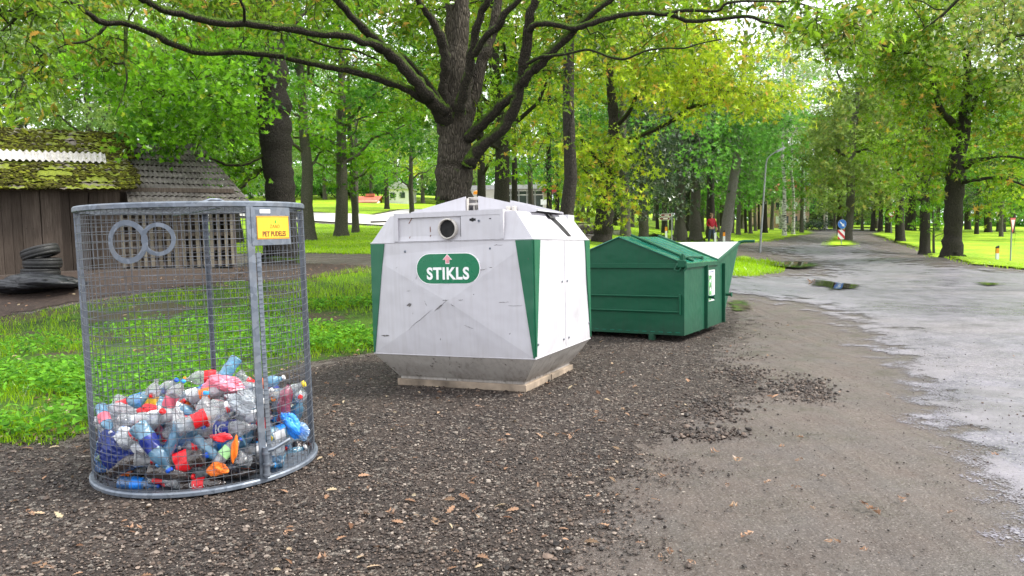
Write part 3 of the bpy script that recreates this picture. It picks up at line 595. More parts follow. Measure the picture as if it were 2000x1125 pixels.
regs = [(-120, -60, 110, 50, 9.6, 12, 30, .36), (100, -80, 460, 30, 11.2, 14, 50, .38), (0, 50, 90, 215, 9.4, 11, 16, .3), (120, 60, 250, 150, 11, 12.5, 10, .26),
        (430, -80, 860, 45, 12, 15, 60, .42), (330, 50, 560, 90, 11.6, 13, 7, .22), (600, 90, 800, 175, 13.2, 14.5, 10, .24), (850, -90, 1060, 20, 13.6, 15.5, 24, .4), (-100, -80, 500, -20, 8.6, 10, 16, .3),
        (1060, -80, 1330, 85, 12.6, 15, 50, .42), (1050, 120, 1130, 150, 12.6, 13.6, 7, .24), (1300, -80, 1580, 15, 11.4, 13.5, 30, .36), (1330, 15, 1560, 70, 11.4, 12.6, 15, .25), (1560, 10, 1690, 95, 9.8, 11, 26, .28),
        (1120, 70, 1420, 140, 12.2, 13.6, 10, .22), (930, 160, 1120, 300, 13.4, 14.6, 15, .22), (760, 0, 870, 200, 13.6, 15, 13, .26)]
custom_tree('oak_tree', 'broad mossy-limbed oak with forked trunk standing right behind the white glass container', 'tree', ob, limbs, regs, L_OAK, B_OAK, B_LIMB, 5, .118, 'oak', 250, 22, .26)
# the thick maple left of it
MY = 22.0; mbp = pix(545, 512, MY)[:2]
limbs = [([(551, 520, 82), (549, 490, 72), (548, 440, 66), (548, 390, 60), (545, 340, 60), (540, 290, 63), (537, 240, 65), (536, 190, 64), (531, 120, 58), (528, 60, 52), (525, 0, 50), (522, -100, 42), (518, -220, 28)], MY, MY, 0),
 ([(512, 238, 11), (490, 226, 9), (465, 211, 9), (430, 192, 8), (385, 181, 7), (345, 185, 6), (310, 188, 5), (280, 194, 3)], 21.8, 18.5, 1),
 ([(512, 305, 12), (498, 312, 9), (478, 320, 8), (445, 322, 7), (420, 312, 5), (385, 302, 3)], 21.8, 19.5, 1),
 ([(505, 150, 9), (480, 148, 7), (455, 142, 7), (415, 145, 5), (380, 160, 3)], 21.6, 19, 1),
 ([(508, 330, 13), (490, 345, 12), (470, 365, 9), (450, 390, 7)], 21.9, 21, 1),
 ([(560, 60, 9), (600, 20, 8), (640, -20, 6)], 22, 23, 1)]
regs = [(190, 60, 505, 130, 18, 23, 26, .75), (215, 130, 500, 230, 17.5, 22, 40, .65), (260, 225, 500, 300, 18, 23, 34, .6), (380, 290, 500, 360, 19.5, 24, 20, .5), (120, 90, 260, 200, 18, 21, 20, .6), (350, -80, 500, 60, 20, 24, 18, .8), (500, -80, 720, 60, 23, 27, 20, .9), (570, 90, 640, 260, 23, 26, 8, .5)]
custom_tree('maple_tree', 'stout dark-trunked maple rising behind the rim sign of the wire cage', 'tree', mbp, limbs, regs, L_MAPLE, B_DARK, B_LIMB, 6, .17, 'maple', 95, 18, .06)
# golden green oak over the green skip
GY = 26.0; gb = pix(1177, 474, GY)[:2]
limbs = [([(1177, 480, 54), (1178, 462, 44), (1180, 430, 38), (1181, 400, 36), (1186, 350, 30), (1194, 300, 28), (1200, 250, 24), (1196, 200, 20), (1190, 130, 16), (1188, 40, 12)], GY, GY, 0),
 ([(1198, 300, 13), (1222, 278, 12), (1262, 260, 11), (1300, 243, 10), (1320, 231, 10), (1343, 211, 9), (1375, 204, 7), (1407, 194, 6), (1424, 183, 5), (1465, 184, 3)], 25.8, 23.5, 1),
 ([(1202, 245, 11), (1226, 222, 10), (1240, 195, 8), (1250, 165, 6)], 25.9, 25, 1),
 ([(1186, 340, 11), (1165, 310, 9), (1148, 292, 7), (1135, 270, 5)], 25.6, 23.5, 1),
 ([(1184, 360, 9), (1160, 350, 7), (1140, 330, 5)], 25.6, 23, 1)]
regs = [(1100, 265, 1250, 330, 22.5, 26, 18, .62), (1105, 330, 1250, 400, 22.5, 25.5, 17, .55), (1120, 395, 1240, 450, 22.5, 25, 6, .42), (1120, 60, 1420, 190, 23, 28, 52, .85), (1400, 95, 1530, 215, 22.5, 26, 30, .6), (1300, 160, 1440, 235, 22.5, 25, 14, .5), (1100, -60, 1400, 70, 24, 28, 24, 1.0)]
custom_tree('oak_tree', 'golden green oak with low drooping branches above the green skip', 'tree', gb, limbs, regs, L_OAKY, B_DARK, B_LIMB, 7, .22, 'clump', 80, 16, .3)
# big oak at the right lawn edge
RY = 30.0; rb = pix(1862, 503, RY)[:2]
limbs = [([(1860, 508, 50), (1860, 490, 42), (1861, 450, 37), (1863, 400, 35), (1866, 360, 34), (1866, 335, 38), (1872, 300, 30), (1880, 260, 28), (1885, 225, 26), (1888, 190, 20), (1890, 130, 16), (1885, 50, 12), (1880, -40, 8)], RY, RY, 0),
 ([(1878, 262, 16), (1860, 240, 16), (1845, 225, 13), (1832, 205, 11), (1822, 170, 9), (1815, 120, 7)], 30, 28.5, 1),
 ([(1888, 325, 16), (1898, 315, 14), (1925, 310, 8), (1960, 305, 6), (2010, 312, 5), (2060, 320, 3)], 29.8, 27.5, 1),
 ([(1880, 355, 12), (1900, 352, 8), (1935, 347, 7), (1965, 350, 5), (2000, 362, 4)], 29.8, 27.5, 1),
 ([(1886, 235, 13), (1900, 210, 11), (1912, 180, 9), (1950, 170, 6), (1990, 160, 4)], 30, 28.5, 1),
 ([(1840, 215, 9), (1810, 130, 8), (1780, 105, 7), (1740, 98, 5), (1710, 75, 4)], 29.5, 27, 1)]
regs = [(1690, 60, 2060, 140, 26.5, 33, 40, 1.0), (1740, 140, 2080, 230, 27, 33, 40, .95), (1780, 220, 1860, 330, 27.5, 31, 12, .7), (1890, 220, 2090, 330, 27, 32, 24, .85), (1800, 340, 1850, 390, 28, 31, 5, .5), (1700, -80, 2080, 70, 26, 32, 36, 1.1), (1900, 330, 2060, 420, 27, 32, 14, .6)]
custom_tree('oak_tree', 'large burly-trunked oak at the lawn edge right of the avenue mouth', 'tree', rb, limbs, regs, L_OAK, B_DARK, B_DARK, 8, .27, 'clump', 56, 16, .22)
# oak on the traffic island
IY = 56.0; ib = pix(1660, 475, IY)[:2]
limbs = [([(1656, 478, 22), (1657, 466, 17), (1659, 430, 16), (1662, 380, 16), (1661, 340, 16), (1663, 300, 17), (1666, 268, 15), (1672, 210, 12), (1680, 150, 10), (1684, 90, 8), (1688, 10, 5)], IY, IY, 0),
 ([(1668, 300, 6), (1690, 292, 5), (1715, 300, 3)], IY, 54, 1), ([(1655, 310, 6), (1630, 290, 5), (1600, 280, 3)], IY, 55, 1), ([(1672, 200, 7), (1650, 175, 5), (1635, 140, 4)], IY, 55, 1), ([(1663, 350, 5), (1700, 350, 3)], IY, 55, 1)]
regs = [(1620, 90, 1770, 200, 52, 60, 24, 1.3), (1585, 200, 1650, 300, 53, 59, 18, 1.1), (1675, 200, 1800, 300, 53, 59, 22, 1.2), (1600, 315, 1730, 350, 53, 57, 14, .8), (1600, 345, 1650, 405, 53, 58, 12, .8), (1680, 300, 1760, 400, 53, 58, 14, 1.0), (1650, 0, 1770, 100, 52, 60, 9, 1.3)]
custom_tree('oak_tree', 'tall straight olive green oak growing on the small traffic island', 'tree', ib, limbs, regs, L_OLIVE, B_GREY, B_DARK, 9, .40, 'clump', 36, 12, .2)
# overhanging tree at the top right corner
regs = [(1700, -120, 2080, 30, 16, 20, 26, .7), (1900, 20, 2100, 110, 15.5, 18, 20, .55), (1960, 100, 2080, 190, 15.5, 18, 8, .5)]
cb_ = pix(2260, 560, 17.5)[:2]
custom_tree('oak_tree', 'brown tinged oak leaning in over the top right corner', 'tree', cb_, [([(2260, 560, 60), (2255, 300, 50), (2240, 100, 44), (2200, -100, 34), (2150, -260, 20)], 17.5, 17, 0), ([(2240, 110, 20), (2120, 60, 14), (2010, 66, 8), (1960, 80, 5), (1930, 110, 3)], 17.3, 16.4, 1), ([(2220, -20, 20), (2050, -60, 14), (1900, -20, 9), (1840, 30, 6), (1800, 60, 3)], 17.2, 17.5, 1)], regs, L_OLIVE, B_DARK, B_LIMB, 10, .125, 'maple', 150, 12, .6)
# ivy grey trees behind the skip
def ivy_tree(px, py, y, w0, seed, label, regs, top=60, leafm=L_DARK, barkm=B_GREY, dx=0, aut=.05, size=.30, per=30, kind='clump', cat='tree', name='linden_tree'):
    b = pix(px, py, y)[:2]; w1 = w0
    limbs = [([(px, py+5, w0*1.9), (px+1, py-6, w0*1.25), (px+dx*.2, py-60, w1), (px+dx*.5, py-140, w1*.85), (px+dx*.8, py-240, w1*.65), (px+dx, top, w1*.4)], y, y, 0)]
    return custom_tree(name, label, cat, b, limbs, regs, leafm, barkm, barkm, seed, size, kind, per, 12, aut)
ivy_tree(1256, 466, 40, 17, 21, 'dark leafed tree directly behind the ridge of the green skip', [(1200, 200, 1300, 300, 37, 42, 22, 1.0), (1200, 290, 1310, 380, 37, 42, 26, .95), (1215, 380, 1300, 420, 37, 41, 8, .7)])
ivy_tree(1328, 470, 43, 22, 22, 'grey green tree with flared trunk just right of the brown direction sign', [(1270, 120, 1380, 230, 39, 45, 26, 1.1), (1285, 230, 1370, 330, 39, 45, 26, .95), (1290, 330, 1360, 420, 40, 44, 17, .75)])
ivy_tree(1358, 470, 44, 22, 23, 'silvery leafed tree with straight pale trunk left of the walking person', [(1320, 80, 1410, 180, 41, 47, 20, 1.1), (1330, 180, 1400, 300, 41, 46, 22, .9), (1335, 300, 1372, 380, 41, 45, 8, .7)], barkm=B_GREY)
ivy_tree(1388, 471, 47, 17, 24, 'dark trunked maple directly behind the walking person', [(1370, 150, 1450, 260, 44, 50, 24, 1.2), (1370, 260, 1440, 330, 44, 50, 14, 1.0), (1380, 330, 1420, 390, 44, 49, 7, .8)], leafm=L_GREEN, barkm=B_DARK, name='maple_tree')
ivy_tree(1415, 472, 44, 21, 25, 'leaning pale trunked tree right of the walking person', [(1410, 200, 1540, 290, 41, 46, 34, 1.1), (1450, 120, 1500, 200, 42, 47, 9, 1.0), (1450, 290, 1520, 400, 43, 49, 20, .9)], leafm=L_GREEN, barkm=B_PALE, dx=42, name='maple_tree')
# ------------------------------------------------------------------ prototypes and their copies
PR = {
 'maple': tree_meshes(31, 19, .30, 4.0, 5.2, L_GREEN, B_GREY, 12, 45, 0.34, lean=(.3, 0)),
 'maple2': tree_meshes(32, 17, .26, 3.2, 4.6, L_MAPLE, B_GREY, 12, 45, 0.32, lean=(-.5, 0), aut=.08),
 'oak': tree_meshes(33, 20, .42, 4.2, 6.2, L_OAK, B_DARK, 14, 39, 0.38, lean=(.5, 0), aut=.15),
 'slim': tree_meshes(34, 21, .24, 7.0, 3.6, L_GREEN, B_DARK, 12, 45, 0.34, lean=(.6, 0)),
 'birch': tree_meshes(35, 20, .17, 8.0, 3.2, L_PALE, B_BIRCH, 13, 36, 0.29, lean=(-.5, 0), aut=.05),
 'dark': tree_meshes(36, 19, .34, 3.4, 5.6, L_DARK, B_DARK, 13, 42, 0.37),
 'low': tree_meshes(37, 13, .30, 1.8, 5.2, L_PALE, B_GREY, 12, 39, 0.37),
 'gold': tree_meshes(38, 16, .27, 3.0, 4.8, L_OAKY, B_DARK, 12, 42, 0.34, aut=.2),
}
def by_px(kind, px, py, y, sc, label, name='tree', cat='tree', rz=None, group=None, zs=None):
    p = pix(px, py, y); i = len(bpy.data.objects)
    return plant_tree(name, PR[kind], (p[0], p[1], gz(p[0], p[1])-.04), (i*1.7) % 6.28 if rz is None else rz, sc, label, cat, group, zs)
T = [('slim', 466, 470, 34, .85, 'slender grey trunked tree just left of the stout maple', 'tree'),
 ('maple2', 604, 467, 35, (1.15, .78), 'crooked maple first right of the cage rim on the park lawn', 'maple_tree'),
 ('maple', 667, 459, 37, (1.05, .78), 'maple with grey trunk second right of the cage rim', 'maple_tree'),
 ('maple2', 695, 455, 40, .72, 'thin trunked maple third right of the cage rim', 'maple_tree'),
 ('maple2', 804, 442, 46, .66, 'thin tree at the far path just left of the white container top', 'maple_tree'),
 ('slim', 1012, 440, 40, .72, 'dark narrow trunk in front of the white pavilion windows', 'tree'),
 ('maple', 1038, 440, 44, .62, 'thin forked tree before the middle of the white pavilion', 'tree'),
 ('slim', 1070, 440, 42, .70, 'pale slim tree before the red fascia of the pavilion', 'tree'),
 ('slim', 1103, 478, 21, .82, 'dark straight tree rising behind the right end of the white container', 'tree'),
 ('gold', 940, 445, 34, .82, 'yellowing tree close behind the oak trunk', 'tree'),
 ('oak', 985, 455, 30, .8, 'tall oak rising behind the right limbs of the broad oak', 'oak_tree'),
 ('maple', 1222, 463, 37, .82, 'grey trunked tree left of the concrete block on the lawn', 'tree'),
 ('dark', 1298, 461, 52, .62, 'dark tree behind the brown direction sign', 'tree'),
 ('maple', 1430, 458, 66, .55, 'small trunked tree right of the leaning pale trunk', 'tree'),
 ('maple', 1442, 459, 60, .60, 'grey trunked tree left of the street lamp', 'tree'),
 ('slim', 1457, 456, 72, .6, 'thin dark tree between park trunks left of the street lamp', 'tree'),
 ('maple', 1466, 457, 68, .58, 'grey tree closest to the street lamp on its left', 'tree'),
 ('oak', 1494, 455, 74, .62, 'spreading tree right behind the street lamp', 'oak_tree'),
 ('birch', 1532, 461, 62, 1.0, 'white barked birch nearest the left road of the avenue', 'birch_tree'),
 ('birch', 1549, 456, 68, .9, 'thin white barked birch leaning beside the shrubs', 'birch_tree'),
 ('maple', 1566, 453, 74, .62, 'dark slim tree among the round shrubs', 'tree'),
 ('oak', 1641, 463, 64, .62, 'dark trunk half hidden behind the traffic island oak', 'oak_tree'),
 ('low', 1630, 448, 98, .7, 'pale stump-like trunk on the far lawn left of the island oak', 'tree'),
 ('low', 1684, 451, 92, .6, 'small crooked tree on the far lawn right of the island oak', 'tree'),
 ('oak', 1704, 459, 88, .62, 'farthest oak in the right row of the avenue', 'oak_tree'),
 ('oak', 1719, 461, 80, .58, 'oak third beyond the thirty speed sign in the avenue row', 'oak_tree'),
 ('oak', 1735, 465, 72, .72, 'thick oak just left of the thirty speed sign', 'oak_tree'),
 ('oak', 1758, 474, 58, .82, 'thick dark oak just right of the thirty speed sign', 'oak_tree'),
 ('oak', 1806, 487, 42, .66, 'oak between the speed sign and the burly oak with a shoot beside it', 'oak_tree'),
 ('maple2', 1824, 489, 42, .28, 'slim leaning young stem beside the avenue oak', 'tree'),
 ('dark', 1907, 463, 72, .6, 'dark tree on the right lawn just past the burly oak', 'tree'),
 ('maple', 1955, 466, 66, .6, 'dark trunk on the far right lawn left of the give way sign', 'tree'),
 ('maple2', 1978, 461, 78, .6, 'far tree behind the post of the give way sign', 'tree'),
 ('gold', 2040, 466, 60, .8, 'yellow green tree at the right edge behind the give way sign', 'tree')]
for k, px, py, y, sc, lab, nm in T: by_px(k, px, py, y, sc[0] if isinstance(sc, tuple) else sc, lab, nm, zs=sc[1] if isinstance(sc, tuple) else None)
# park trees between the near ones, farther back
rs = np.random.default_rng(77)
for i, (px, y, k) in enumerate(((1262, 62, 'maple'), (1285, 75, 'slim'), (1312, 70, 'maple'), (1345, 66, 'dark'), (1372, 72, 'maple'), (1404, 78, 'maple2'), (1420, 88, 'slim'), (1476, 84, 'maple'), (1483, 92, 'slim'), (1508, 90, 'maple'), (1236, 80, 'maple'), (1200, 70, 'oak'), (1150, 64, 'maple2'))):
    x = (px-1000)/F*y; plant_tree('park_tree', PR[k], (x, y, gz(x, y)-.05), i*1.3, rs.uniform(.62, .8), 'grey trunked tree deep in the park behind the green skip', 'tree', 'trees deep in the park behind the skip')
for i, (px, y, k, s) in enumerate(((-120, 33, 'low', .9), (60, 36, 'low', .85), (190, 34, 'low', .8), (300, 38, 'low', .75), (-200, 26, 'maple2', .9), (120, 50, 'maple2', 1.), (380, 52, 'maple2', .95), (250, 60, 'oak', 1.))):
    x = (px-1000)/F*y; plant_tree('tree', PR[k], (x, y, gz(x, y)-.05), i*1.9, s, 'pale green bushy tree behind the mossy shed roof' if k == 'low' else 'tall tree standing well behind the shed', 'tree', 'bushy trees close behind the shed' if k == 'low' else 'tall trees farther behind the shed')
for i, (px, y, k, s) in enumerate(((330, 75, 'gold', 1), (450, 80, 'maple2', 1.0), (540, 95, 'maple', 1.1), (620, 105, 'oak', 1.0), (700, 98, 'gold', .95), (780, 110, 'maple', 1.), (860, 96, 'oak', 1.), (930, 92, 'maple2', .9), (1000, 100, 'maple', 1.), (1070, 96, 'oak', 1.), (1140, 104, 'maple', 1.1), (1210, 98, 'dark', 1.), (1280, 106, 'maple', 1.), (1350, 112, 'slim', 1.), (1410, 104, 'oak', 1.), (1470, 118, 'maple', 1.1), (1590, 126, 'dark', 1.0), (1625, 120, 'dark', 1.0),
     (1660, 135, 'maple', 1.0), (1710, 118, 'oak', 1.0), (1770, 112, 'gold', 1.0), (1830, 100, 'maple', 1.), (1890, 108, 'oak', 1.1), (1950, 96, 'maple2', 1.), (2010, 104, 'maple', 1.), (2080, 98, 'oak', 1.), (1780, 84, 'oak', .95), (1850, 80, 'maple2', .95), (1930, 84, 'oak', .9), (2010, 78, 'gold', 1.), (760, 66, 'gold', .8), (880, 64, 'maple2', .8), (1090, 68, 'gold', .8), (700, 60, 'maple', .7), (560, 62, 'slim', .8), (430, 60, 'maple2', .9))):
    x = (px-1000)/F*y; side = 'left' if px < 1000 else 'right'
    zone = ('far tree in the wooded skyline behind the lawn and house' if px < 900 else 'far tree in the skyline above the white pavilion' if px < 1160 else 'far tree in the skyline above the green skip' if px < 1500 else 'far tree at the end of the avenue' if px < 1760 else 'far tree across the right lawn')
    plant_tree('far_tree', PR[k], (x, y, gz(x, y)-.05), i*2.1, s*rs.uniform(.9, 1.1), zone, 'tree', zone.replace('far tree', 'far trees'))
# shrubs
def shrub_mesh(seed, r, lm, per=60, size=.2, n=10):
    rs = np.random.default_rng(seed); bl = [(rs.normal()*r*.45, rs.normal()*r*.45, r*.45+rs.random()*r*.35, r*rs.uniform(.35, .55)) for _ in range(n)]+[(0, 0, r*.4, r*.8)]
    v, f, a = blob_leaves(np.array(bl), per, size, 'clump', rs, .03, flat=.85); mb = MB()
    for b in bl[:5]: mb.tube([(0, 0, -.05), (b[0]*.4, b[1]*.4, b[2]*.5), b[:3]], [.03, .02, .01], 5)
    return mb.mesh('stem', B_DARK), np_mesh('foliage', v, f, lm, a)
SH = [shrub_mesh(51, 1.0, L_DARK, 90, .22), shrub_mesh(52, 1.0, L_GREEN, 90, .24)]
def shrub(px, y, r, k, label, group=None, name='round_shrub'):
    x = (px-1000)/F*y; t = thing(name, label, 'shrub', (x, y, gz(x, y)-.05), (0, 0, px), group); t.scale = (r,)*3; link('stem', SH[k][0], t); link('foliage', SH[k][1], t)
shrub(1542, 76, 1.0, 0, 'leftmost rounded dark shrub beside the birches'); shrub(1558, 78, .95, 0, 'small rounded shrub right of the leftmost one by the birches')
shrub(1588, 82, 1.25, 0, 'larger rounded dark shrub left of the traffic island oak'); shrub(1604, 83, 1.1, 0, 'rounded dark shrub nearest the traffic island oak'); shrub(1574, 84, 1.0, 1, 'lighter green shrub between the dark rounded ones')
for i in range(17):
    px = 300+i*28; shrub(px, 93, 2.3, 1, 'section of the clipped grey green hedge along the far lawn', 'far hedge bushes', 'hedge_bush')
for i in range(9): shrub(1560+i*14, 122+i, 4.2, 0, 'dense dark shrub mass closing the view at the avenue end', 'dark shrubs at the avenue end', 'tall_shrub')

# the far-off wood that closes every gap between the trunks
rs = np.random.default_rng(91); bl = []
for i in range(520):
    th_ = rs.uniform(-1.0, 1.0); r_ = rs.uniform(150, 185); x = r_*math.sin(th_); y = r_*math.cos(th_); bl.append((x, y, gz(x, y)+rs.uniform(0, 15)*rs.random()**.5, rs.uniform(3.2, 5.5)))
v, f, a = blob_leaves(np.array(bl), 5.5, 1.5, 'clump', rs, .1, flat=.8); tag(link('distant_wood', np_mesh('distant_wood', v, f, L_GREEN, a)), kind='stuff')
for i, (px, y, k, s) in enumerate(((640, 88, 'low', .8), (730, 90, 'low', .75), (830, 86, 'low', .8), (920, 88, 'low', .7), (1130, 84, 'low', .8), (1190, 90, 'low', .9), (1260, 86, 'low', .85), (1330, 92, 'low', .9), (1390, 88, 'low', .85), (1450, 96, 'low', .9), (1800, 92, 'low', .9), (1870, 96, 'low', .9), (1960, 92, 'low', .9), (2040, 90, 'low', 1.), (480, 86, 'low', .8), (560, 84, 'low', .7))):
    x = (px-1000)/F*y; zone = 'bushy low tree at the far edge of the lawn '+('on the left' if px < 1000 else 'behind the park trunks' if px < 1600 else 'on the right')
    plant_tree('bushy_tree', PR[k], (x, y, gz(x, y)-.05), i*2.7, s, zone, 'tree', zone.replace('tree', 'trees'))

by_px('birch', 1568, 452, 92, 1.42, 'tall airy poplar-like tree against the pale sky left of the island oak', 'tall_tree'); by_px('birch', 1612, 450, 104, 1.5, 'tall airy poplar-like tree against the pale sky just behind the island oak', 'tall_tree'); by_px('birch', 1525, 452, 98, 1.35, 'tall airy pale tree rising behind the two white birches', 'tall_tree')
# ------------------------------------------------------------------ metal, paint, plastic
def galv():
    t = NT('galvanised_steel'); c = t.co(); v = t.vor(30, c, 'F1', 1); sv = t.n('ShaderNodeSeparateColor'); t.l(v, sv.inputs[0]); n = t.noise(6, 6, c)
    col = t.ramp(sv.outputs[0], [(0, (.10, .12, .15)), (1, (.175, .20, .24))]); col = t.mix(t.val(n, .5, .72, 0, .5), col, (.17, .17, .17))
    return t.bsdf(col, t.val(n, .3, .7, .38, .62), .45, t.bump(t.noise(120, 3, c), .15, .002), .5)
M_GALV = galv(); M_WIRE = simple('wire_steel', (.12, .13, .15), .45, .4, .2, 20)
def grimy(name, base, dirt, edge=(.3, .16, .08), dz=(0.0, .5), amt=.5, rough=.32, scr=.62, spec=.5):
    t = NT(name); c = t.co(); n = t.noise(2.5, 7, c, .65); n2 = t.noise(16, 6, c, .7)
    cs = t.co('Object', (30, 30, 1.6)); st = t.noise(1.0, 5, cs)
    g = t.n('ShaderNodeTexCoord'); s = t.n('ShaderNodeSeparateXYZ'); t.l(g.outputs['Object'], s.inputs[0])
    low = t.val(s.outputs[2], dz[0], dz[1], 1, 0)
    f = t.math('MULTIPLY', t.math('ADD', t.math('MULTIPLY', low, .75), t.math('MULTIPLY', t.val(st, .45, .75), .35)), t.val(n, .25, .7, .3, 1.2))
    col = t.mix(t.math('MULTIPLY', f, amt), base, dirt); col = t.mix(t.val(n2, scr, scr+.04, 0, .75), col, tuple(x*.6 for x in dirt))
    col = t.mix(t.val(n, .3, .7, .10, 0), col, tuple(x*.6 for x in base))
    dn = t.noise(1.6, 3, c); return t.bsdf(col, t.val(n, .3, .7, rough, rough+.2), 0, t.bump(dn, .6, .06), spec)
M_WHITE = grimy('white_painted_steel', (.475, .465, .495), (.22, .185, .15), dz=(-.02, .50), amt=.5, scr=.70)
M_HOP = grimy('grimy_painted_base', (.48, .45, .415), (.10, .08, .065), dz=(.04, .30), amt=.95, scr=.60)
M_GREENP = grimy('green_paint', (.002, .10, .045), (.10, .13, .10), dz=(.1, .5), amt=.25, rough=.3, scr=.69)
M_SKIP = grimy('skip_green_paint', (.0, .068, .031), (.012, .035, .022), dz=(.02, .35), amt=.85, rough=.42, scr=.685, spec=.35)
M_SKIPROOF = simple('skip_roof_sheen_paint', (.02, .19, .13), .14, 0, .15, 4, spec=.9)  # skip green lightened: bright sky reflection on the roof put into the colour
M_SKIPIN = simple('hopper_sky_glare', (.72, .72, .70), .35, 0, .06, 4)  # sky glare on the flared end's inner face, painted in as white
M_BLACK = simple('black_rubber', (.012, .012, .013), .6, 0, .3, 20); M_DARKIN = simple('dark_interior', (.01, .01, .01), .9)
M_RUST = simple('rusty_concrete_slab', (.30, .235, .175), .85, 0, .35, 3.5, .5, 50)
M_SIGNW = simple('white_sign_film', (.80, .80, .80), .35, 0, .03); M_RED = simple('sign_red', (.55, .02, .03), .35, 0, .05); M_BLUE = simple('sign_blue', (.01, .14, .52), .35, 0, .05)
M_YEL = simple('sign_yellow', (.80, .42, .02), .35, 0, .04); M_BRN = simple('sign_brown_ink', (.09, .035, .012), .5); M_LEAFG = simple('logo_green', (.02, .35, .03), .5)
M_SGREEN = simple('sign_green', (.0, .155, .065), .3, 0, .06, 6); M_PINK = simple('faded_pink', (.70, .30, .33), .5, 0, .2, 30); M_ORANGE = simple('post_orange', (.85, .30, .01), .5)
M_TBROWN = simple('tourist_brown', (.16, .04, .03), .5); M_POST = simple('grey_post', (.30, .31, .33), .5, .3)
# ------------------------------------------------------------------ wire cage
CX, CY, CR, CH = -2.02, 4.91, .674, 1.684
cage = thing('wire_cage', 'tall round galvanised wire mesh bin with yellow sign, holding plastic bottles', 'recycling bin', (CX, CY, 0), (R(-.1), R(-.7), 0))
def cpt(a, z, r=CR): return (r*math.cos(a), r*math.sin(a), z)
def wires(n_v, rings, r, z0, z1, rw):
    V_, F_ = [], []; b = 0; rs = np.random.default_rng(5)
    def ring_tube(P_, closed):
        nonlocal b
        P_ = np.array(P_); n = len(P_); T_ = np.roll(P_, -1, 0)-np.roll(P_, 1, 0)
        if not closed: T_[0] = P_[1]-P_[0]; T_[-1] = P_[-1]-P_[-2]
        T_ /= np.linalg.norm(T_, axis=1)[:, None]; ref = np.array([0, 0, 1.]) if abs(T_[0][2]) < .9 else np.array([1., 0, 0]); A = np.cross(T_, ref); A /= np.linalg.norm(A, axis=1)[:, None]; B = np.cross(T_, A)
        v = np.stack([P_+(A*math.cos(q)+B*math.sin(q))*rw for q in np.linspace(0, 2*math.pi, 5)[:-1]], 1); V_.append(v.reshape(-1, 3))
        for i in range(n if closed else n-1):
            j = (i+1) % n
            for k in range(4): F_.append((b+i*4+k, b+i*4+(k+1) % 4, b+j*4+(k+1) % 4, b+j*4+k))
        b += n*4
    for k in range(n_v):
        a = 2*math.pi*k/n_v+rs.normal()*.002; ph = rs.random()*6; ring_tube([cpt(a+.004*math.sin(z*4+ph), z, r+.003*math.sin(z*5+a*3)) for z in np.linspace(z0, z1, 9)], False)
    for z in rings:
        dz = rs.normal()*.0025; ring_tube([cpt(a, z+dz+.004*math.sin(a*3+z*5), r+.004+.003*math.sin(z*5+a*3)) for a in np.linspace(0, 2*math.pi, 97)[:-1]], True)
    return np.vstack(V_), np.array(F_)
v, f = wires(88, np.arange(.04, CH-.03, .0495), CR-.006, .02, CH-.02, .0018)
link('wire_mesh', np_mesh('wire_mesh', v, f, M_WIRE, smooth=True, k=4), cage)
def band(r0, r1, z0, z1, n=96, mat=M_GALV, name='rim'):
    mb = MB(); pr = [(r0, z0), (r1-.004, z0), (r1, z0+.004), (r1, z1-.008), (r1-.008, z1), (r0+.004, z1), (r0, z1-.004), (r0, z0)]; mb.lathe(pr, n, 0, False); return mb
band(CR-.03, CR+.012, CH-.030, CH+.004).build('top_rim', M_GALV, cage)
band(CR-.020, CR+.022, 0.004, .034).build('base_rim', M_GALV, cage)
mb = MB()                                               # wire lid under the rim, with a lifting handle
for k in range(-13, 14):
    q = k*.05; h = math.sqrt(max(0, (CR-.02)**2-q*q))
    mb.tube([(q, -h, CH-.03), (q, 0, CH-.036), (q, h, CH-.03)], .0022, 4); mb.tube([(-h, q, CH-.026), (0, q, CH-.032), (h, q, CH-.026)], .0022, 4)
lid = mb.build('lid_mesh', M_WIRE, cage)
mb = MB(); mb.tube([(.02, .02, CH-.01), (.035, .05, CH+.03), (.07, .09, CH+.048), (.11, .14, CH+.048), (.14, .18, CH+.03), (.155, .2, CH-.01)], .008, 8); mb.build('lid_handle', M_GALV, cage)
mb = MB()
for s in (0, math.pi/2): mb.box((0, 0, CH-.036), (2*CR-.05, .03, .005), rz=s+.6)
mb.build('lid_brace', M_GALV, cage)
A0 = math.atan2(-CY, -CX)                               # direction to the viewer
def flat(a, r, wd, z0, z1, th=.006): 
    m = MB(); M = Matrix.Rotation(a, 3, 'Z'); m.box(M@Vector((r, 0, (z0+z1)/2)), (th, wd, z1-z0), rot=M); return m
AF = A0+.45; AL = A0-1.62; AB = A0+math.pi-.10; ARr = A0+1.62
for a, wd in ((AL, .04), (AB, .035), (ARr, .03)):
    m = flat(a, CR+.008, wd, .03, CH-.03); M = Matrix.Rotation(a, 3, 'Z'); m.box(M@Vector((CR-.01, wd/2-.003, CH/2)), (.03, .005, CH-.07), rot=M); m.build('post', M_GALV, cage)
m = flat(AF, CR+.012, .045, .03, CH-.028, .008); m.build('post', M_GALV, cage)
m = flat(AF+.075, CR+.004, .03, .10, CH-.30, .005); 
M = Matrix.Rotation(AF+.075, 3, 'Z')
for k in range(46): m.box(M@Vector((CR+.008, -.004, .12+k*.0275)), (.006, .028, .004), rot=M)
m.build('door_edge', M_GALV, cage)
m = MB(); M = Matrix.Rotation(AF, 3, 'Z'); m.cyl(M@Vector((CR+.03, .012, .04)), M@Vector((CR+.03, .012, .22)), .017, 14)
for z in (.05, .115, .18): m.cyl(M@Vector((CR+.03, .012, z)), M@Vector((CR+.03, .012, z+.012)), .024, 14)
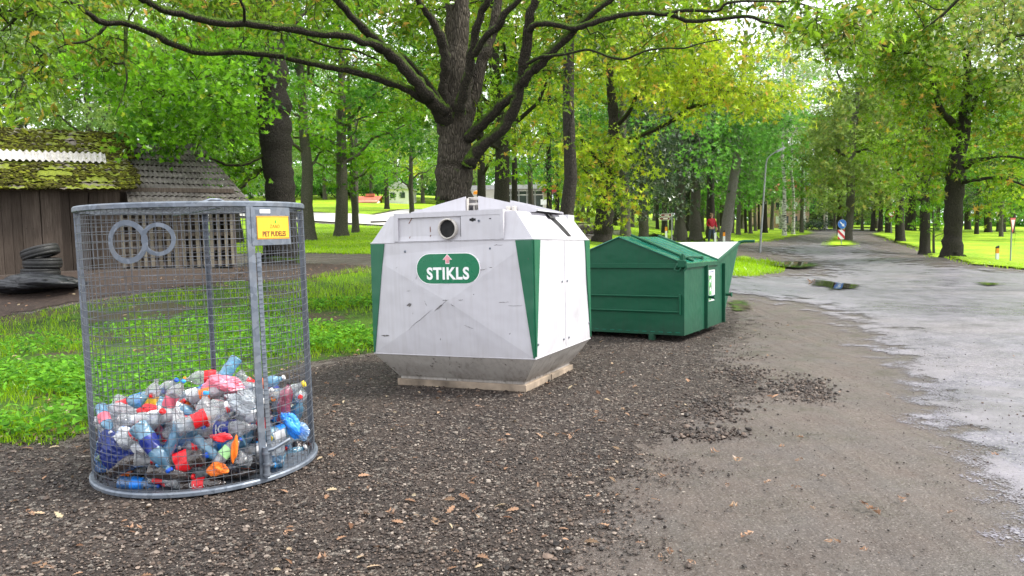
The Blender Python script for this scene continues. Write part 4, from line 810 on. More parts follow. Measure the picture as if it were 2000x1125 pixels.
m.tube([M@Vector((CR+.035, .012, .20)), M@Vector((CR+.05, .05, .205)), M@Vector((CR+.035, .17, .235))], .011, 8); m.build('bolt_latch', M_GALV, cage)
def curved(mb, a_c, z0, z1, wd, r, th, m=0, n=10):      # plate that follows the cage
    h = wd/2/r; vs = []
    for i in range(n+1):
        a = a_c-h+2*h*i/n
        for rr, z in ((r, z0), (r, z1), (r+th, z1), (r+th, z0)): vs.append((rr*math.cos(a), rr*math.sin(a), z))
    fs = [(i*4+k, i*4+(k+1) % 4, (i+1)*4+(k+1) % 4, (i+1)*4+k) for i in range(n) for k in range(4)]+[(0, 1, 2, 3), (n*4+3, n*4+2, n*4+1, n*4)]
    mb.add(vs, fs, m)
AS = AF+.232
mb = MB(); curved(mb, AS, CH-.258, CH-.032, .31, CR+.016, .003); pl = mb.build('sign_plate', M_GALV, cage)
mb = MB(); curved(mb, AS+.012, CH-.222, CH-.085, .262, CR+.0195, .0015); sg = mb.build('yellow_sign', M_YEL, pl)
tag(sg, 'yellow sign reading PET PUDELES')
def on_cage(me, a, z, r):                               # bend a flat text mesh onto the cylinder
    mb = MB(); vs = [cpt(a+v.co.x/r, z+v.co.y, r+v.co.z) for v in me.vertices]; mb.add(vs, [list(p.vertices) for p in me.polygons]); return mb
mb = on_cage(text_mesh('PET PUDELES', .042, .0005, .0008, .78), AS+.012, CH-.193, CR+.0218); mb.build('lettering', M_BRN, sg)
mb = on_cage(text_mesh('ZAAO', .030, .0004, -.0006, .95), AS+.014, CH-.148, CR+.0218)
fr = MB(); curved(fr, AS+.012, CH-.2185, CH-.216, .253, CR+.0212, .0006); curved(fr, AS+.012, CH-.091, CH-.0885, .253, CR+.0212, .0006)
for s in (-1, 1): curved(fr, AS+.012+s*.125/CR, CH-.2185, CH-.0885, .0025, CR+.0212, .0006, n=1)
fr.build('border', M_BRN, sg); mb.build('logo', M_BRN, sg)
lf = MB(); Lp = [(.0, .0), (.006, .006), (.007, .014), (.0035, .026), (-.003, .018), (-.0045, .008)]; lf.add([cpt(AS+.020+x/CR, CH-.132+y, CR+.0222) for x, y in Lp], [range(6)]); lf.build('logo_leaf', M_LEAFG, sg)
mb = MB(); curved(mb, AS-.085, CH-.068, CH-.045, .075, CR+.0195, .001); mb.build('info_label', M_SIGNW, pl)
def ring_plate(ac, zc, ro, ri):
    m = MB(); n = 48; M = Matrix.Rotation(ac, 3, 'Z'); vs = []
    for k in range(n):
        t = 2*math.pi*k/n
        for r_, x in ((ro, .0), (ro, .004), (ri, .004), (ri, .0)): vs.append(M@Vector((CR+.008+x-(r_*math.cos(t))**2*.5/CR, r_*math.cos(t), zc+r_*math.sin(t))))
    m.add(vs, [(k*4+j, k*4+(j+1) % 4, ((k+1) % n)*4+(j+1) % 4, ((k+1) % n)*4+j) for k in range(n) for j in range(4)]); return m
ring_plate(A0-.545, CH-.215, .122, .092).build('drop_hole_ring', M_GALV, cage)
ring_plate(A0-.285, CH-.205, .093, .070).build('drop_hole_ring', M_GALV, cage)
mb = MB(); mb.lathe([(.0, .006), (CR-.015, .006), (CR-.015, .010), (0, .010)], 64, 0, False); mb.build('floor_plate', M_GALV, cage)
# ------------------------------------------------------------------ bottles
BOT = json.loads('''[[0,-0.246,0.332,0.051,0.664,0.406,0.579,-0.243],[0,-0.207,0.453,0.051,0.407,-0.664,0.243,0.579],[2,-0.324,-0.255,0.034,0.505,0.616,0.347,0.495],[1,-0.071,-0.528,0.044,0.384,-0.691,-0.149,0.594],[0,0.031,-0.088,0.051,0.611,0.684,0.179,-0.357],[2,-0.452,0.342,0.034,0.655,0.563,-0.427,-0.267],[3,-0.055,0.151,0.045,0.669,-0.635,-0.312,-0.228],[1,-0.328,0.057,0.044,0.706,-0.692,-0.147,-0.037],[1,-0.237,-0.559,0.044,0.048,-0.669,0.229,0.705],[2,0.23,0.107,0.034,0.522,-0.626,0.328,-0.477],[2,-0.083,-0.298,0.034,0.658,0.283,0.648,0.258],[2,0.513,0.258,0.034,0.101,0.083,-0.702,0.7],[0,0.248,-0.543,0.051,0.705,-0.237,0.666,0.057],[2,0.173,-0.178,0.034,0.688,0.371,-0.602,-0.164],[0,-0.216,-0.045,0.051,0.218,-0.321,0.63,0.673],[1,0.322,0.224,0.044,0.48,-0.331,-0.625,0.519],[3,-0.518,0.051,0.045,0.614,-0.502,0.498,-0.351],[1,0.46,-0.398,0.105,0.059,0.462,0.706,0.534],[0,0.376,-0.02,0.092,0.2,-0.04,0.764,-0.612],[1,0.579,0.175,0.082,0.589,0.679,0.413,-0.148],[1,-0.388,-0.466,0.126,0.171,0.55,-0.264,0.774],[0,-0.435,-0.118,0.051,0.632,0.528,0.471,0.318],[1,-0.245,0.363,0.145,0.056,-0.666,0.236,0.705],[0,-0.299,-0.35,0.051,0.506,0.616,0.348,0.494],[0,0.598,0.001,0.128,0.437,0.76,-0.416,0.242],[2,0.037,0.27,0.034,0.588,-0.531,0.466,0.393],[2,-0.297,0.256,0.034,0.243,0.578,-0.407,0.664],[0,-0.502,0.048,0.152,0.159,0.376,-0.391,-0.825],[0,0.247,-0.432,0.051,0.705,-0.237,0.666,0.056],[0,-0.068,-0.523,0.163,0.35,-0.744,0.152,-0.548],[1,0.304,-0.066,0.044,0.18,-0.356,0.611,0.684],[3,-0.447,0.244,0.124,0.243,-0.378,0.558,-0.698],[2,-0.317,-0.438,0.034,0.37,0.688,0.164,0.602],[0,-0.302,-0.04,0.146,0.721,0.677,0.129,-0.072],[3,-0.119,-0.047,0.045,0.63,0.673,-0.218,0.321],[0,0.323,0.454,0.051,0.395,-0.669,0.229,0.587],[1,-0.55,-0.167,0.11,0.273,0.461,-0.721,0.44],[1,-0.432,0.446,0.222,0.874,0.011,-0.038,0.483],[0,0.41,-0.244,0.051,0.663,0.064,-0.704,0.245],[1,0.437,0.04,0.044,0.112,-0.414,0.573,0.698],[1,0.098,-0.205,0.113,0.583,-0.541,0.469,0.384],[0,0.235,-0.096,0.105,0.218,-0.623,0.527,0.536],[0,-0.136,0.134,0.137,0.348,-0.445,0.527,-0.635],[0,0.339,0.238,0.139,0.6,0.145,0.692,0.373],[0,-0.21,-0.019,0.209,0.09,-0.496,-0.025,0.864],[2,-0.414,0.464,0.034,0.152,0.628,0.326,-0.691],[1,0.028,0.604,0.044,0.288,-0.66,-0.253,0.646],[0,0.067,-0.595,0.147,0.591,-0.057,-0.796,0.115],[3,0.042,0.515,0.045,0.549,0.415,-0.572,-0.446],[2,0.154,-0.257,0.034,0.514,0.622,-0.336,-0.486],[0,0.489,-0.035,0.144,0.47,0.305,-0.528,0.638],[0,0.289,-0.284,0.22,0.704,-0.085,0.689,0.151],[0,-0.168,-0.344,0.145,0.503,-0.312,0.742,0.316],[2,-0.472,-0.211,0.121,0.002,-0.15,-0.624,-0.767],[2,0.468,0.414,0.079,0.828,0.466,0.26,0.174],[0,0.249,0.416,0.117,0.495,0.783,-0.323,0.195],[1,-0.401,0.32,0.113,0.535,-0.051,0.705,-0.462],[3,-0.027,-0.427,0.087,0.496,0.544,-0.226,-0.638],[2,-0.509,0.221,0.034,0.646,-0.253,0.66,-0.288],[0,0.439,-0.291,0.137,0.054,0.662,0.224,-0.713],[0,-0.036,0.319,0.126,0.704,0.409,0.299,-0.497],[2,-0.206,0.547,0.117,0.221,-0.53,-0.086,0.814],[1,0.134,0.266,0.044,0.685,-0.609,0.359,0.177],[0,-0.227,0.502,0.214,0.017,0.476,0.415,-0.775],[1,-0.574,0.208,0.149,0.105,0.505,0.74,-0.431],[1,0.179,-0.259,0.14,0.335,0.928,0.049,0.158],[1,-0.144,0.446,0.19,0.422,0.541,0.106,-0.72],[2,0.135,0.244,0.122,0.706,-0.671,0.222,-0.037],[3,0.058,0.605,0.133,0.705,0.13,0.695,0.053],[2,0.15,0.096,0.12,0.051,0.748,0.147,0.645],[1,0.51,0.202,0.186,0.238,0.843,-0.45,-0.172],[0,0.265,-0.443,0.193,0.287,-0.567,-0.554,0.538],[0,0.323,0.372,0.178,0.424,0.549,0.209,-0.69],[3,-0.004,-0.115,0.145,0.652,-0.72,0.17,0.17],[2,0.164,0.502,0.155,0.39,-0.15,0.345,0.841],[1,-0.504,-0.011,0.229,0.216,-0.603,0.478,-0.601],[1,-0.173,-0.225,0.182,0.458,0.675,-0.483,-0.319],[2,0.236,-0.071,0.211,0.296,0.864,-0.084,-0.398],[1,-0.421,-0.361,0.195,0.379,0.771,0.376,0.347],[0,-0.019,-0.408,0.208,0.059,-0.107,0.927,0.353],[0,0.534,-0.262,0.239,0.136,0.405,0.543,-0.723],[2,-0.189,0.252,0.149,0.141,0.493,-0.334,-0.791],[0,0.389,0.307,0.228,0.788,0.535,-0.241,-0.186],[2,0.045,0.48,0.124,0.392,0.913,0.112,-0.024],[2,-0.475,-0.417,0.262,0.165,0.492,0.854,-0.044],[1,0.206,0.193,0.242,0.319,-0.497,0.312,0.744],[2,0.589,0.014,0.234,0.46,0.741,-0.465,0.152],[1,0.086,-0.601,0.251,0.664,-0.4,0.45,-0.443],[1,0.255,0.009,0.18,0.658,0.294,0.57,0.395],[1,0.063,0.274,0.113,0.386,-0.145,0.692,0.592],[2,-0.587,-0.208,0.168,0.576,0.688,0.426,-0.117],[2,0.434,0.118,0.197,0.527,0.495,-0.47,-0.506],[1,-0.366,0.506,0.222,0.607,-0.016,-0.038,0.793],[3,0.315,-0.119,0.23,0.602,-0.611,0.334,-0.39],[2,0.074,-0.286,0.193,0.405,-0.45,0.558,0.568],[0,-0.06,0.111,0.244,0.685,-0.253,-0.68,-0.066],[2,-0.335,0.209,0.204,0.579,0.053,0.637,-0.506],[2,0.11,0.37,0.191,0.415,0.111,0.698,-0.573],[1,-0.473,-0.254,0.198,0.538,0.264,0.801,-0.007],[2,-0.631,-0.064,0.111,0.379,-0.0,0.001,0.925],[1,-0.025,0.508,0.224,0.662,-0.591,0.226,0.403],[0,0.419,0.425,0.286,0.061,0.539,-0.67,-0.507],[1,0.588,-0.139,0.322,0.176,0.009,-0.674,0.717],[1,-0.092,-0.107,0.202,0.549,0.357,-0.754,-0.053],[2,-0.131,0.061,0.202,0.653,0.537,0.434,0.31],[0,0.509,0.005,0.282,0.687,0.634,-0.275,0.223],[2,-0.365,-0.221,0.201,0.334,-0.717,-0.597,-0.134],[0,0.097,0.208,0.208,0.464,0.657,-0.266,0.532],[3,-0.214,-0.517,0.264,0.733,-0.155,0.64,-0.17],[0,0.385,-0.051,0.325,0.616,0.298,0.497,-0.533],[0,-0.183,0.285,0.259,0.627,-0.338,0.702,0.006],[2,0.335,-0.53,0.196,0.467,-0.413,-0.008,-0.782],[1,0.107,-0.133,0.271,0.591,0.249,0.59,0.491],[2,-0.097,-0.351,0.197,0.001,0.282,0.611,-0.74],[2,0.069,-0.058,0.172,0.692,0.614,0.26,-0.279],[0,-0.227,-0.254,0.261,0.847,-0.395,0.352,0.057],[3,-0.207,0.478,0.311,0.278,0.301,-0.603,-0.684],[3,-0.555,-0.224,0.345,0.685,-0.668,-0.29,0.022],[0,0.025,0.193,0.334,0.031,0.15,0.634,-0.758],[0,0.13,0.478,0.246,0.447,-0.57,0.216,0.655],[1,-0.376,-0.141,0.232,0.78,-0.067,0.621,-0.032],[2,0.082,-0.045,0.266,0.443,-0.382,-0.005,0.811],[0,-0.048,0.534,0.329,0.763,0.088,0.616,-0.176],[2,-0.419,0.359,0.191,0.215,0.71,-0.015,0.67],[2,0.18,-0.408,0.241,0.738,-0.39,0.501,-0.228],[2,-0.055,0.199,0.295,0.284,-0.765,-0.392,-0.424],[2,-0.134,-0.274,0.273,0.207,-0.448,-0.346,-0.798],[3,-0.429,0.119,0.158,0.593,0.346,0.135,0.714],[3,0.311,-0.443,0.311,0.711,0.682,-0.143,-0.096],[1,0.423,-0.286,0.328,0.704,0.011,0.655,-0.273],[2,0.477,0.273,0.225,0.394,-0.094,-0.744,0.531],[0,0.106,-0.198,0.341,0.029,-0.625,0.07,0.777],[0,-0.22,0.556,0.417,0.379,0.669,-0.105,-0.631],[2,0.203,0.102,0.279,0.247,-0.255,0.724,-0.591],[0,-0.266,-0.418,0.284,0.234,-0.681,-0.247,0.648],[1,-0.086,0.331,0.333,0.002,-0.544,-0.565,-0.62],[1,-0.068,0.523,0.455,0.346,0.532,-0.772,0.048],[0,0.11,-0.3,0.307,0.291,-0.785,-0.278,0.471],[1,0.14,-0.065,0.35,0.024,-0.025,0.904,0.426],[3,0.299,0.086,0.364,0.527,-0.024,0.61,0.59],[1,0.177,0.244,0.355,0.477,0.198,0.79,-0.331],[0,-0.481,0.201,0.29,0.122,-0.027,-0.604,-0.787],[1,0.324,-0.178,0.374,0.325,0.302,-0.378,0.813],[2,-0.592,-0.047,0.293,0.242,0.106,0.901,-0.345],[0,-0.159,0.069,0.308,0.502,0.824,0.068,0.252],[2,0.14,-0.518,0.237,0.129,0.753,-0.075,-0.641],[0,-0.335,-0.227,0.342,0.541,0.164,-0.795,-0.219],[0,0.034,-0.389,0.321,0.326,0.725,-0.003,0.607],[0,-0.483,0.106,0.373,0.59,-0.416,0.409,-0.558],[1,-0.293,0.087,0.326,0.192,-0.594,0.426,0.655],[2,0.267,0.409,0.285,0.296,-0.589,0.317,0.682],[3,-0.302,-0.332,0.324,0.262,-0.636,0.248,-0.682],[1,-0.215,-0.455,0.374,0.552,-0.443,0.53,-0.468],[0,0.122,0.588,0.36,0.427,0.501,0.729,0.19],[0,0.342,0.387,0.352,0.16,-0.237,0.692,-0.663],[2,-0.06,-0.533,0.362,0.196,-0.656,0.131,-0.717],[0,-0.372,-0.105,0.324,0.498,-0.436,0.409,-0.628],[0,0.191,-0.531,0.383,0.456,0.213,0.575,0.645],[3,0.438,0.071,0.337,0.655,0.468,-0.241,0.542],[1,-0.049,-0.612,0.351,0.798,0.197,0.262,0.506],[2,-0.466,0.264,0.216,0.434,-0.137,0.514,0.727],[2,-0.439,-0.451,0.375,0.109,-0.46,0.789,-0.392],[3,0.217,0.33,0.34,0.449,0.654,-0.038,0.608],[3,-0.074,0.091,0.413,0.11,0.578,0.546,-0.597],[2,-0.258,-0.565,0.325,0.415,-0.351,0.632,-0.553],[1,0.317,-0.005,0.405,0.396,0.146,0.644,0.639],[1,0.081,-0.001,0.385,0.523,-0.816,-0.08,-0.234],[3,-0.016,0.312,0.393,0.72,-0.623,0.282,-0.119],[1,-0.262,0.343,0.325,0.761,0.091,0.513,0.386],[1,-0.468,-0.021,0.362,0.537,-0.713,0.433,-0.122],[1,0.557,0.14,0.375,0.738,0.489,0.429,-0.18]]''')
def plastic(name, tint, clear=.62, rough=.07):
    t = NT(name); c = t.co(); n = t.noise(24, 4, c, .65); nr = t.bump(n, .8, .02)
    tr = t.n('ShaderNodeBsdfTransparent'); tr.inputs[0].default_value = (*tint, 1)
    gl = t.n('ShaderNodeBsdfGlossy'); gl.inputs[0].default_value = (1, 1, 1, 1); gl.inputs['Roughness'].default_value = rough; t.l(nr, gl.inputs['Normal'])
    df = t.n('ShaderNodeBsdfDiffuse'); df.inputs[0].default_value = (*[min(.92, x*.92) for x in tint], 1); t.l(nr, df.inputs['Normal'])
    tl = t.n('ShaderNodeBsdfTranslucent'); tl.inputs[0].default_value = (*[min(.9, x) for x in tint], 1)
    dt = t.n('ShaderNodeMixShader'); dt.inputs[0].default_value = .5; t.l(df.outputs[0], dt.inputs[1]); t.l(tl.outputs[0], dt.inputs[2])
    m = t.n('ShaderNodeMixShader'); m.inputs[0].default_value = 1-clear; t.l(tr.outputs[0], m.inputs[1]); t.l(dt.outputs[0], m.inputs[2])
    fr_ = t.n('ShaderNodeFresnel'); fr_.inputs[0].default_value = 1.55; t.l(nr, fr_.inputs['Normal']); m2 = t.n('ShaderNodeMixShader'); t.l(t.math('MINIMUM', t.math('MULTIPLY', fr_.outputs[0], 2.0), .85), m2.inputs[0]); t.l(m.outputs[0], m2.inputs[1]); t.l(gl.outputs[0], m2.inputs[2])
    t.l(m2.outputs[0], t.out.inputs[0]); return t.m
PB = {'clear': plastic('clear_plastic', (.95, .98, 1.), .70), 'blue': plastic('blue_plastic', (.30, .70, 1.), .50), 'brown': plastic('brown_plastic', (.07, .035, .02), .25), 'deepblue': plastic('deep_blue_plastic', (.10, .32, .75), .35),
      'milky': plastic('milky_plastic', (.90, .92, .97), .28, .2), 'green': plastic('green_plastic', (.35, .72, .30), .45), 'purple': plastic('wine_plastic', (.55, .12, .22), .3)}
CC = {'blue': simple('blue_cap', (.01, .10, .62), .3), 'red': simple('red_cap', (.72, .012, .015), .3), 'white': simple('white_cap', (.8, .8, .8), .35), 'yellow': simple('yellow_cap', (.85, .62, .03), .35), 'orange': simple('orange_cap', (.85, .22, .01), .35), 'light blue': simple('light_blue_cap', (.03, .35, .85), .35), 'black': simple('black_cap', (.02, .02, .02), .35)}
LC = {'red': simple('red_sleeve', (.70, .012, .02), .3, 0, .1, 30), 'navy': simple('navy_sleeve', (.012, .03, .24), .3, 0, .2, 30), 'blue': simple('blue_sleeve', (.02, .22, .75), .3, 0, .2, 30), 'white': simple('white_sleeve', (.78, .80, .84), .35, 0, .1, 30), 'orange': simple('orange_sleeve', (.90, .17, .015), .35, 0, .1, 30), 'pale green': simple('green_sleeve', (.35, .68, .30), .35, 0, .1, 30), 'black': simple('black_sleeve', (.02, .018, .02), .3, 0, .2, 30), 'yellow': simple('yellow_sleeve', (.85, .55, .05), .35, 0, .1, 30), 'pink': simple('pink_sleeve', (.85, .18, .25), .35, 0, .1, 30)}
DIM = [(.052, .33), (.045, .30), (.035, .22), (.046, .28)]
def bottle_parts(k, seed, crush):
    r, h = DIM[k]; rs = np.random.default_rng(seed); n = 22
    zz, rr = [], []
    for z, q in ((0, .5), (.012, .88), (.03, .99)): zz.append(z); rr.append(q)
    for i in range(17): z = .05+i*.038; zz.append(z); rr.append(1.0 if 5 < i < 11 else 1-.035*(i % 2)-.07*math.exp(-((i-4.5)/1.6)**2))
    for z, q in ((.70, .97), (.74, .90), (.78, .78), (.82, .62), (.86, .46), (.89, .34), (.905, .27), (.93, .26), (.935, .33), (.945, .33), (.95, .25), (.985, .25), (.99, .21)): zz.append(z); rr.append(q)
    zz = np.array(zz)*h-h/2; rr = np.array(rr)*r; th = np.linspace(0, 2*math.pi, n+1)[:-1]
    p1, p2, p3 = rs.random(3)*6.28; bend = rs.normal(size=2)*crush*.09
    def defo(P):
        x, y, z = P[:, 0], P[:, 1], P[:, 2]; u = (z+h/2)/h; e = np.sin(np.clip(u, 0, 1)*math.pi)**.6*np.clip(1.25-u*.5, 0, 1)*(u < .87)
        a = np.arctan2(y, x); d = 1+crush*e*(.30*np.cos(2*(a+p1)+z*9)+.16*np.sin(3*a+p2+z*34)+.12*np.sin(5*a+z*70+p3)); sq = 1-.5*crush*e
        X = x*d; Y = y*d*sq; c, s = math.cos(p1), math.sin(p1); X, Y = X*c-Y*s, X*s+Y*c
        return np.stack([X+bend[0]*e*h*.6, Y+bend[1]*e*h*.6, z*(1-.12*crush)], -1)
    def rev(zs, rs_, close=False):
        V_ = np.array([(q*math.cos(t), q*math.sin(t), z) for z, q in zip(zs, rs_) for t in th]); F_ = [(i*n+k_, i*n+(k_+1) % n, (i+1)*n+(k_+1) % n, (i+1)*n+k_) for i in range(len(zs)-1) for k_ in range(n)]
        return V_, np.array(F_)
    v, f = rev(np.r_[zz[0], zz], np.r_[.0005, rr]); body = (defo(v), f)
    zc = np.array([.945, .945, .952, .998, 1.003, 1.003])*h-h/2; v, f = rev(zc, np.array([.0005, .34, .355, .355, .30, .0005])*r*1.0); cap = (defo(v), f)
    z0, z1 = (.30, .56) if k != 2 else (.32, .60); zl = np.linspace(z0, z1, 8)*h-h/2; v, f = rev(zl, np.full(8, r*1.022)); sl = (defo(v), f)
    return [np_mesh(nm, a, b, [], smooth=True, k=4) for nm, (a, b) in (('bottle_body', body), ('cap', cap), ('sleeve', sl))], defo
rs = np.random.default_rng(21)
PROTO = {(k, j): bottle_parts(k, 100+k*7+j, (.25, .75, 1.15, .5)[j])[0] for k in range(4) for j in range(4)}
MCACHE = {}
def with_mat(me, mat):
    key = (me.name, mat.name)
    if key not in MCACHE: m2 = me.copy(); m2.materials.clear(); m2.materials.append(mat); MCACHE[key] = m2
    return MCACHE[key]
BLIST = []
for i, b in enumerate(BOT):
    k, x, y, z, qw, qx, qy, qz = b; side = x*math.cos(A0)+y*math.sin(A0); lat = -x*math.sin(A0)+y*math.cos(A0)
    low = z < .16
    body = rs.choice(['clear', 'blue', 'brown', 'deepblue', 'milky', 'green', 'purple'], p=[.27, .12, .40, .16, .02, .01, .02] if low and lat < .12 else ([.40, .36, .05, .12, .05, .01, .01] if lat > .12 else [.66, .18, .05, .04, .04, .01, .02]))
    capc = rs.choice(['blue', 'red', 'white', 'yellow', 'orange', 'light blue', 'black'], p=[.38, .22, .12, .05, .04, .13, .06])
    labc = rs.choice(['none', 'red', 'navy', 'blue', 'white', 'orange', 'pale green', 'black', 'yellow', 'pink'], p=[.30, .16, .08, .14, .10, .07, .04, .03, .03, .05])
    if body == 'brown': labc = rs.choice(['red', 'black', 'none', 'orange']); capc = rs.choice(['red', 'black', 'white', 'yellow'])
    me = PROTO[(k, int(rs.choice([0, 1, 2, 3], p=[.38, .22, .08, .32])))]
    zone = ('lower' if z < .15 else 'middle' if z < .30 else 'top')+(' left' if lat < -.22 else ' right' if lat > .22 else ' centre'); far = 'front' if side > .15 else 'back' if side < -.2 else 'middle'
    bn = {'clear': 'clear', 'blue': 'light blue', 'brown': 'dark brown', 'deepblue': 'deep blue', 'milky': 'milky white', 'green': 'green', 'purple': 'wine red'}[body]
    hascap = rs.random() < .88
    lab = f"{bn} bottle"+(f", {capc} cap" if hascap else ', no cap')+(f", {labc} sleeve" if labc != 'none' else '')+f", {zone} {far} of the heap"
    o = link('plastic_bottle', with_mat(me[0], PB[body])); o.matrix_world = Matrix.Translation((CX+x*.975, CY+y*.975, z*1.06+.012))@Quaternion((qw, qx, qy, qz)).to_matrix().to_4x4()
    tag(o, lab, 'bottle', 'bottles heaped in the wire cage')
    BLIST.append(o)
    if hascap: link('cap', with_mat(me[1], CC[capc]), o)
    if labc != 'none': link('sleeve', with_mat(me[2], LC[labc]), o)
# named heroes that show at the front of the heap: pixel, distance, axis in view (deg, from right), looks
HERO = []
def hero(px, py, y, ang, tilt, k, j, body, capc, labc, lab, text=None, tcol=None, sc=1.0, tsize=.05):
    p = pix(px, py, y); a = R(ang); ax = Vector((math.cos(a)*math.cos(R(tilt)), -math.sin(R(tilt)), math.sin(a)*math.cos(R(tilt)))).normalized()
    q = ax.to_track_quat('Z', 'Y'); me = PROTO[(k, j)]; p = np.array(p); hl = np.array(ax)*DIM[k][1]/2*sc; cc0 = np.array([CX, CY, p[2]])
    for _ in range(60):
        if max(np.hypot(*(p+s_*hl-cc0)[:2]) for s_ in (-1, 1)) < CR-.03: break
        v_ = p-CAM; p = p+v_/np.linalg.norm(v_)*.01; cc0[2] = p[2]
    o = link('plastic_bottle', with_mat(me[0], PB[body])); o.matrix_world = Matrix.Translation(p)@q.to_matrix().to_4x4()@Matrix.Scale(sc, 4)
    HERO.append(o); tag(o, lab, 'bottle', 'bottles heaped in the wire cage')
    if capc: link('cap', with_mat(me[1], CC[capc]), o)
    if labc:
        s = link('sleeve', with_mat(me[2], LC[labc]), o)
        if text:
            r = DIM[k][0]*1.05; tm = text_mesh(text, tsize, .0006, .0008, .9); B = o.matrix_world.to_3x3().inverted()@(Vector(CAM)-Vector(p)); a0 = math.atan2(B.y, B.x); vs = []
            for v in tm.vertices: aa = a0-v.co.y/r; vs.append((r*math.cos(aa)*1.02, r*math.sin(aa)*1.02, v.co.x-.022))
            mb = MB(); mb.add(vs, [list(pp.vertices) for pp in tm.polygons]); mb.build('sleeve_print', CC[tcol or 'white'], s)
hero(445, 838, 4.36, 4, 0, 0, 0, 'clear', None, 'navy', 'large clear bottle lying level with a navy sleeve, just left of the front post', 'JC', 'white', 1.1, .075)
hero(280, 835, 4.40, 38, 5, 0, 0, 'clear', 'red', 'red', 'clear bottle with curved red sleeve at the left front of the heap', 'Coca-Cola', 'white', 1.05, .034)
hero(312, 815, 4.46, 8, 0, 3, 0, 'milky', None, 'white', 'white sleeved bottle above the curved red one', '055', 'blue', 1, .05)
hero(300, 875, 4.31, -52, 10, 0, 3, 'blue', 'blue', 'navy', 'light blue bottle pointing down with blue cap at the left front', None, None, 1.1)
hero(330, 868, 4.33, -118, 5, 1, 3, 'blue', 'light blue', None, 'second light blue bottle leaning the other way beside the downward one')
hero(262, 950, 4.30, -6, 0, 2, 0, 'deepblue', 'blue', 'blue', 'small deep blue bottle lying along the base rim at the left', None, None, 1.15)
hero(398, 948, 4.27, 3, 0, 3, 3, 'brown', None, 'red', 'brown bottle with red sleeve at the bottom front centre', 'COLA', 'white', 1, .04)
hero(460, 925, 4.30, 5, 0, 0, 1, 'brown', 'black', None, 'dark brown bottle low beside the bolt latch')
hero(577, 890, 4.55, 28, -10, 1, 1, 'blue', 'white', None, 'light blue bottle above the right end of the base rim')
hero(545, 850, 4.50, 200, 12, 1, 3, 'blue', 'light blue', 'white', 'blue bottle with white sleeve right of the front post')
hero(575, 825, 4.60, -25, 10, 0, 3, 'blue', 'blue', 'blue', 'blue sleeved bottle with blue cap near the right side of the cage')
hero(550, 768, 4.72, 22, 0, 0, 1, 'clear', 'yellow', None, 'clear bottle with yellow cap topmost at the right of the heap', None, None, 1.15)
hero(588, 772, 4.74, 20, 70, 1, 0, 'clear', 'red', None, 'clear bottle with red cap facing out at the upper right')
hero(562, 785, 4.66, 80, 0, 3, 3, 'purple', 'black', None, 'wine red bottle at the upper right of the heap')
hero(465, 790, 4.62, 6, 0, 0, 1, 'clear', 'white', 'white', 'crumpled clear bottle lying behind the front post near the top', None, None, 1.1)
hero(410, 770, 4.95, 12, 0, 3, 3, 'milky', None, 'orange', 'orange sleeved bottle left of the rear post at the top')
hero(340, 778, 4.80, 60, 0, 1, 1, 'clear', 'light blue', 'pink', 'clear bottle with pink sleeve and light blue cap at the top left')
hero(298, 778, 4.80, 75, 0, 3, 3, 'clear', None, 'yellow', 'clear bottle with yellow sleeve at the top left of the heap')
hero(520, 820, 4.42, 70, 0, 2, 0, 'brown', 'black', 'red', 'small brown bottle with red sleeve touching the front post', None, None, 1.1)
hero(200, 880, 4.56, 80, 0, 3, 3, 'deepblue', 'blue', None, 'deep blue bottle upright at the far left of the cage')
NH = len(HERO)
# crumpled bags and film
def bag(name, px, py, y, sx, sy, sz, seed, mat, lab, cat='plastic bag', rz=0, tilt=0, group=None):
    rs_ = np.random.default_rng(seed); bm = bmesh.new(); bmesh.ops.create_icosphere(bm, subdivisions=4, radius=1); p1 = rs_.random(12)*6.28
    for v in bm.verts:
        c = v.co.copy(); d = 1+.20*math.sin(4*c.x+p1[0]+3*c.z)+.18*math.sin(5*c.y+p1[1]-2*c.x)+.10*abs(math.sin(11*c.z+6*c.x+p1[2]))+.14*abs(math.sin(14*c.x-9*c.y+p1[3]))+.10*abs(math.sin(23*c.x+17*c.z+p1[4]+4*c.y)); v.co = Vector((c.x*sx*d, c.y*sy*d, c.z*sz*d))
    me = bpy.data.meshes.new(name); bm.to_mesh(me); bm.free(); me.materials.append(mat)
    for p in me.polygons: p.use_smooth = sx > .5
    o = link(name, me, None, pix(px, py, y) if not isinstance(px, Vector) else px, (0, tilt, rz)); return tag(o, lab, cat, group)
M_NAVYBAG = simple('navy_bag', (.012, .028, .17), .28, 0, .2, 15); M_WHITEBAG = simple('white_film', (.74, .75, .78), .25, 0, .12, 25); M_PINKBAG = simple('pink_film', (.85, .22, .30), .3, 0, .1, 20); M_ORBAG = simple('orange_film', (.90, .20, .02), .35, 0, .1, 20); M_REDBAG = simple('red_film', (.72, .02, .03), .3, 0, .1, 20); M_BBAG = simple('black_bag', (.013, .014, .018), .42, 0, .3, 9)
bag('plastic_bag', 228, 885, 4.42, .105, .035, .085, 1, M_NAVYBAG, 'navy printed bag pressed against the left front of the cage', tilt=.7)
bag('plastic_wrapper', 262, 865, 4.42, .10, .03, .05, 2, M_WHITEBAG, 'white crumpled film folded over the navy bag', tilt=.6)
bag('plastic_bag', 437, 752, 4.98, .10, .06, .05, 3, M_PINKBAG, 'pink thin bag lying on top of the heap behind the rear post')
bag('plastic_wrapper', 425, 915, 4.34, .045, .03, .03, 4, M_ORBAG, 'orange wrapper low at the front centre of the heap')
bag('plastic_wrapper', 458, 878, 4.33, .014, .012, .06, 5, M_ORBAG, 'upright orange strip left of the front post', tilt=.15)
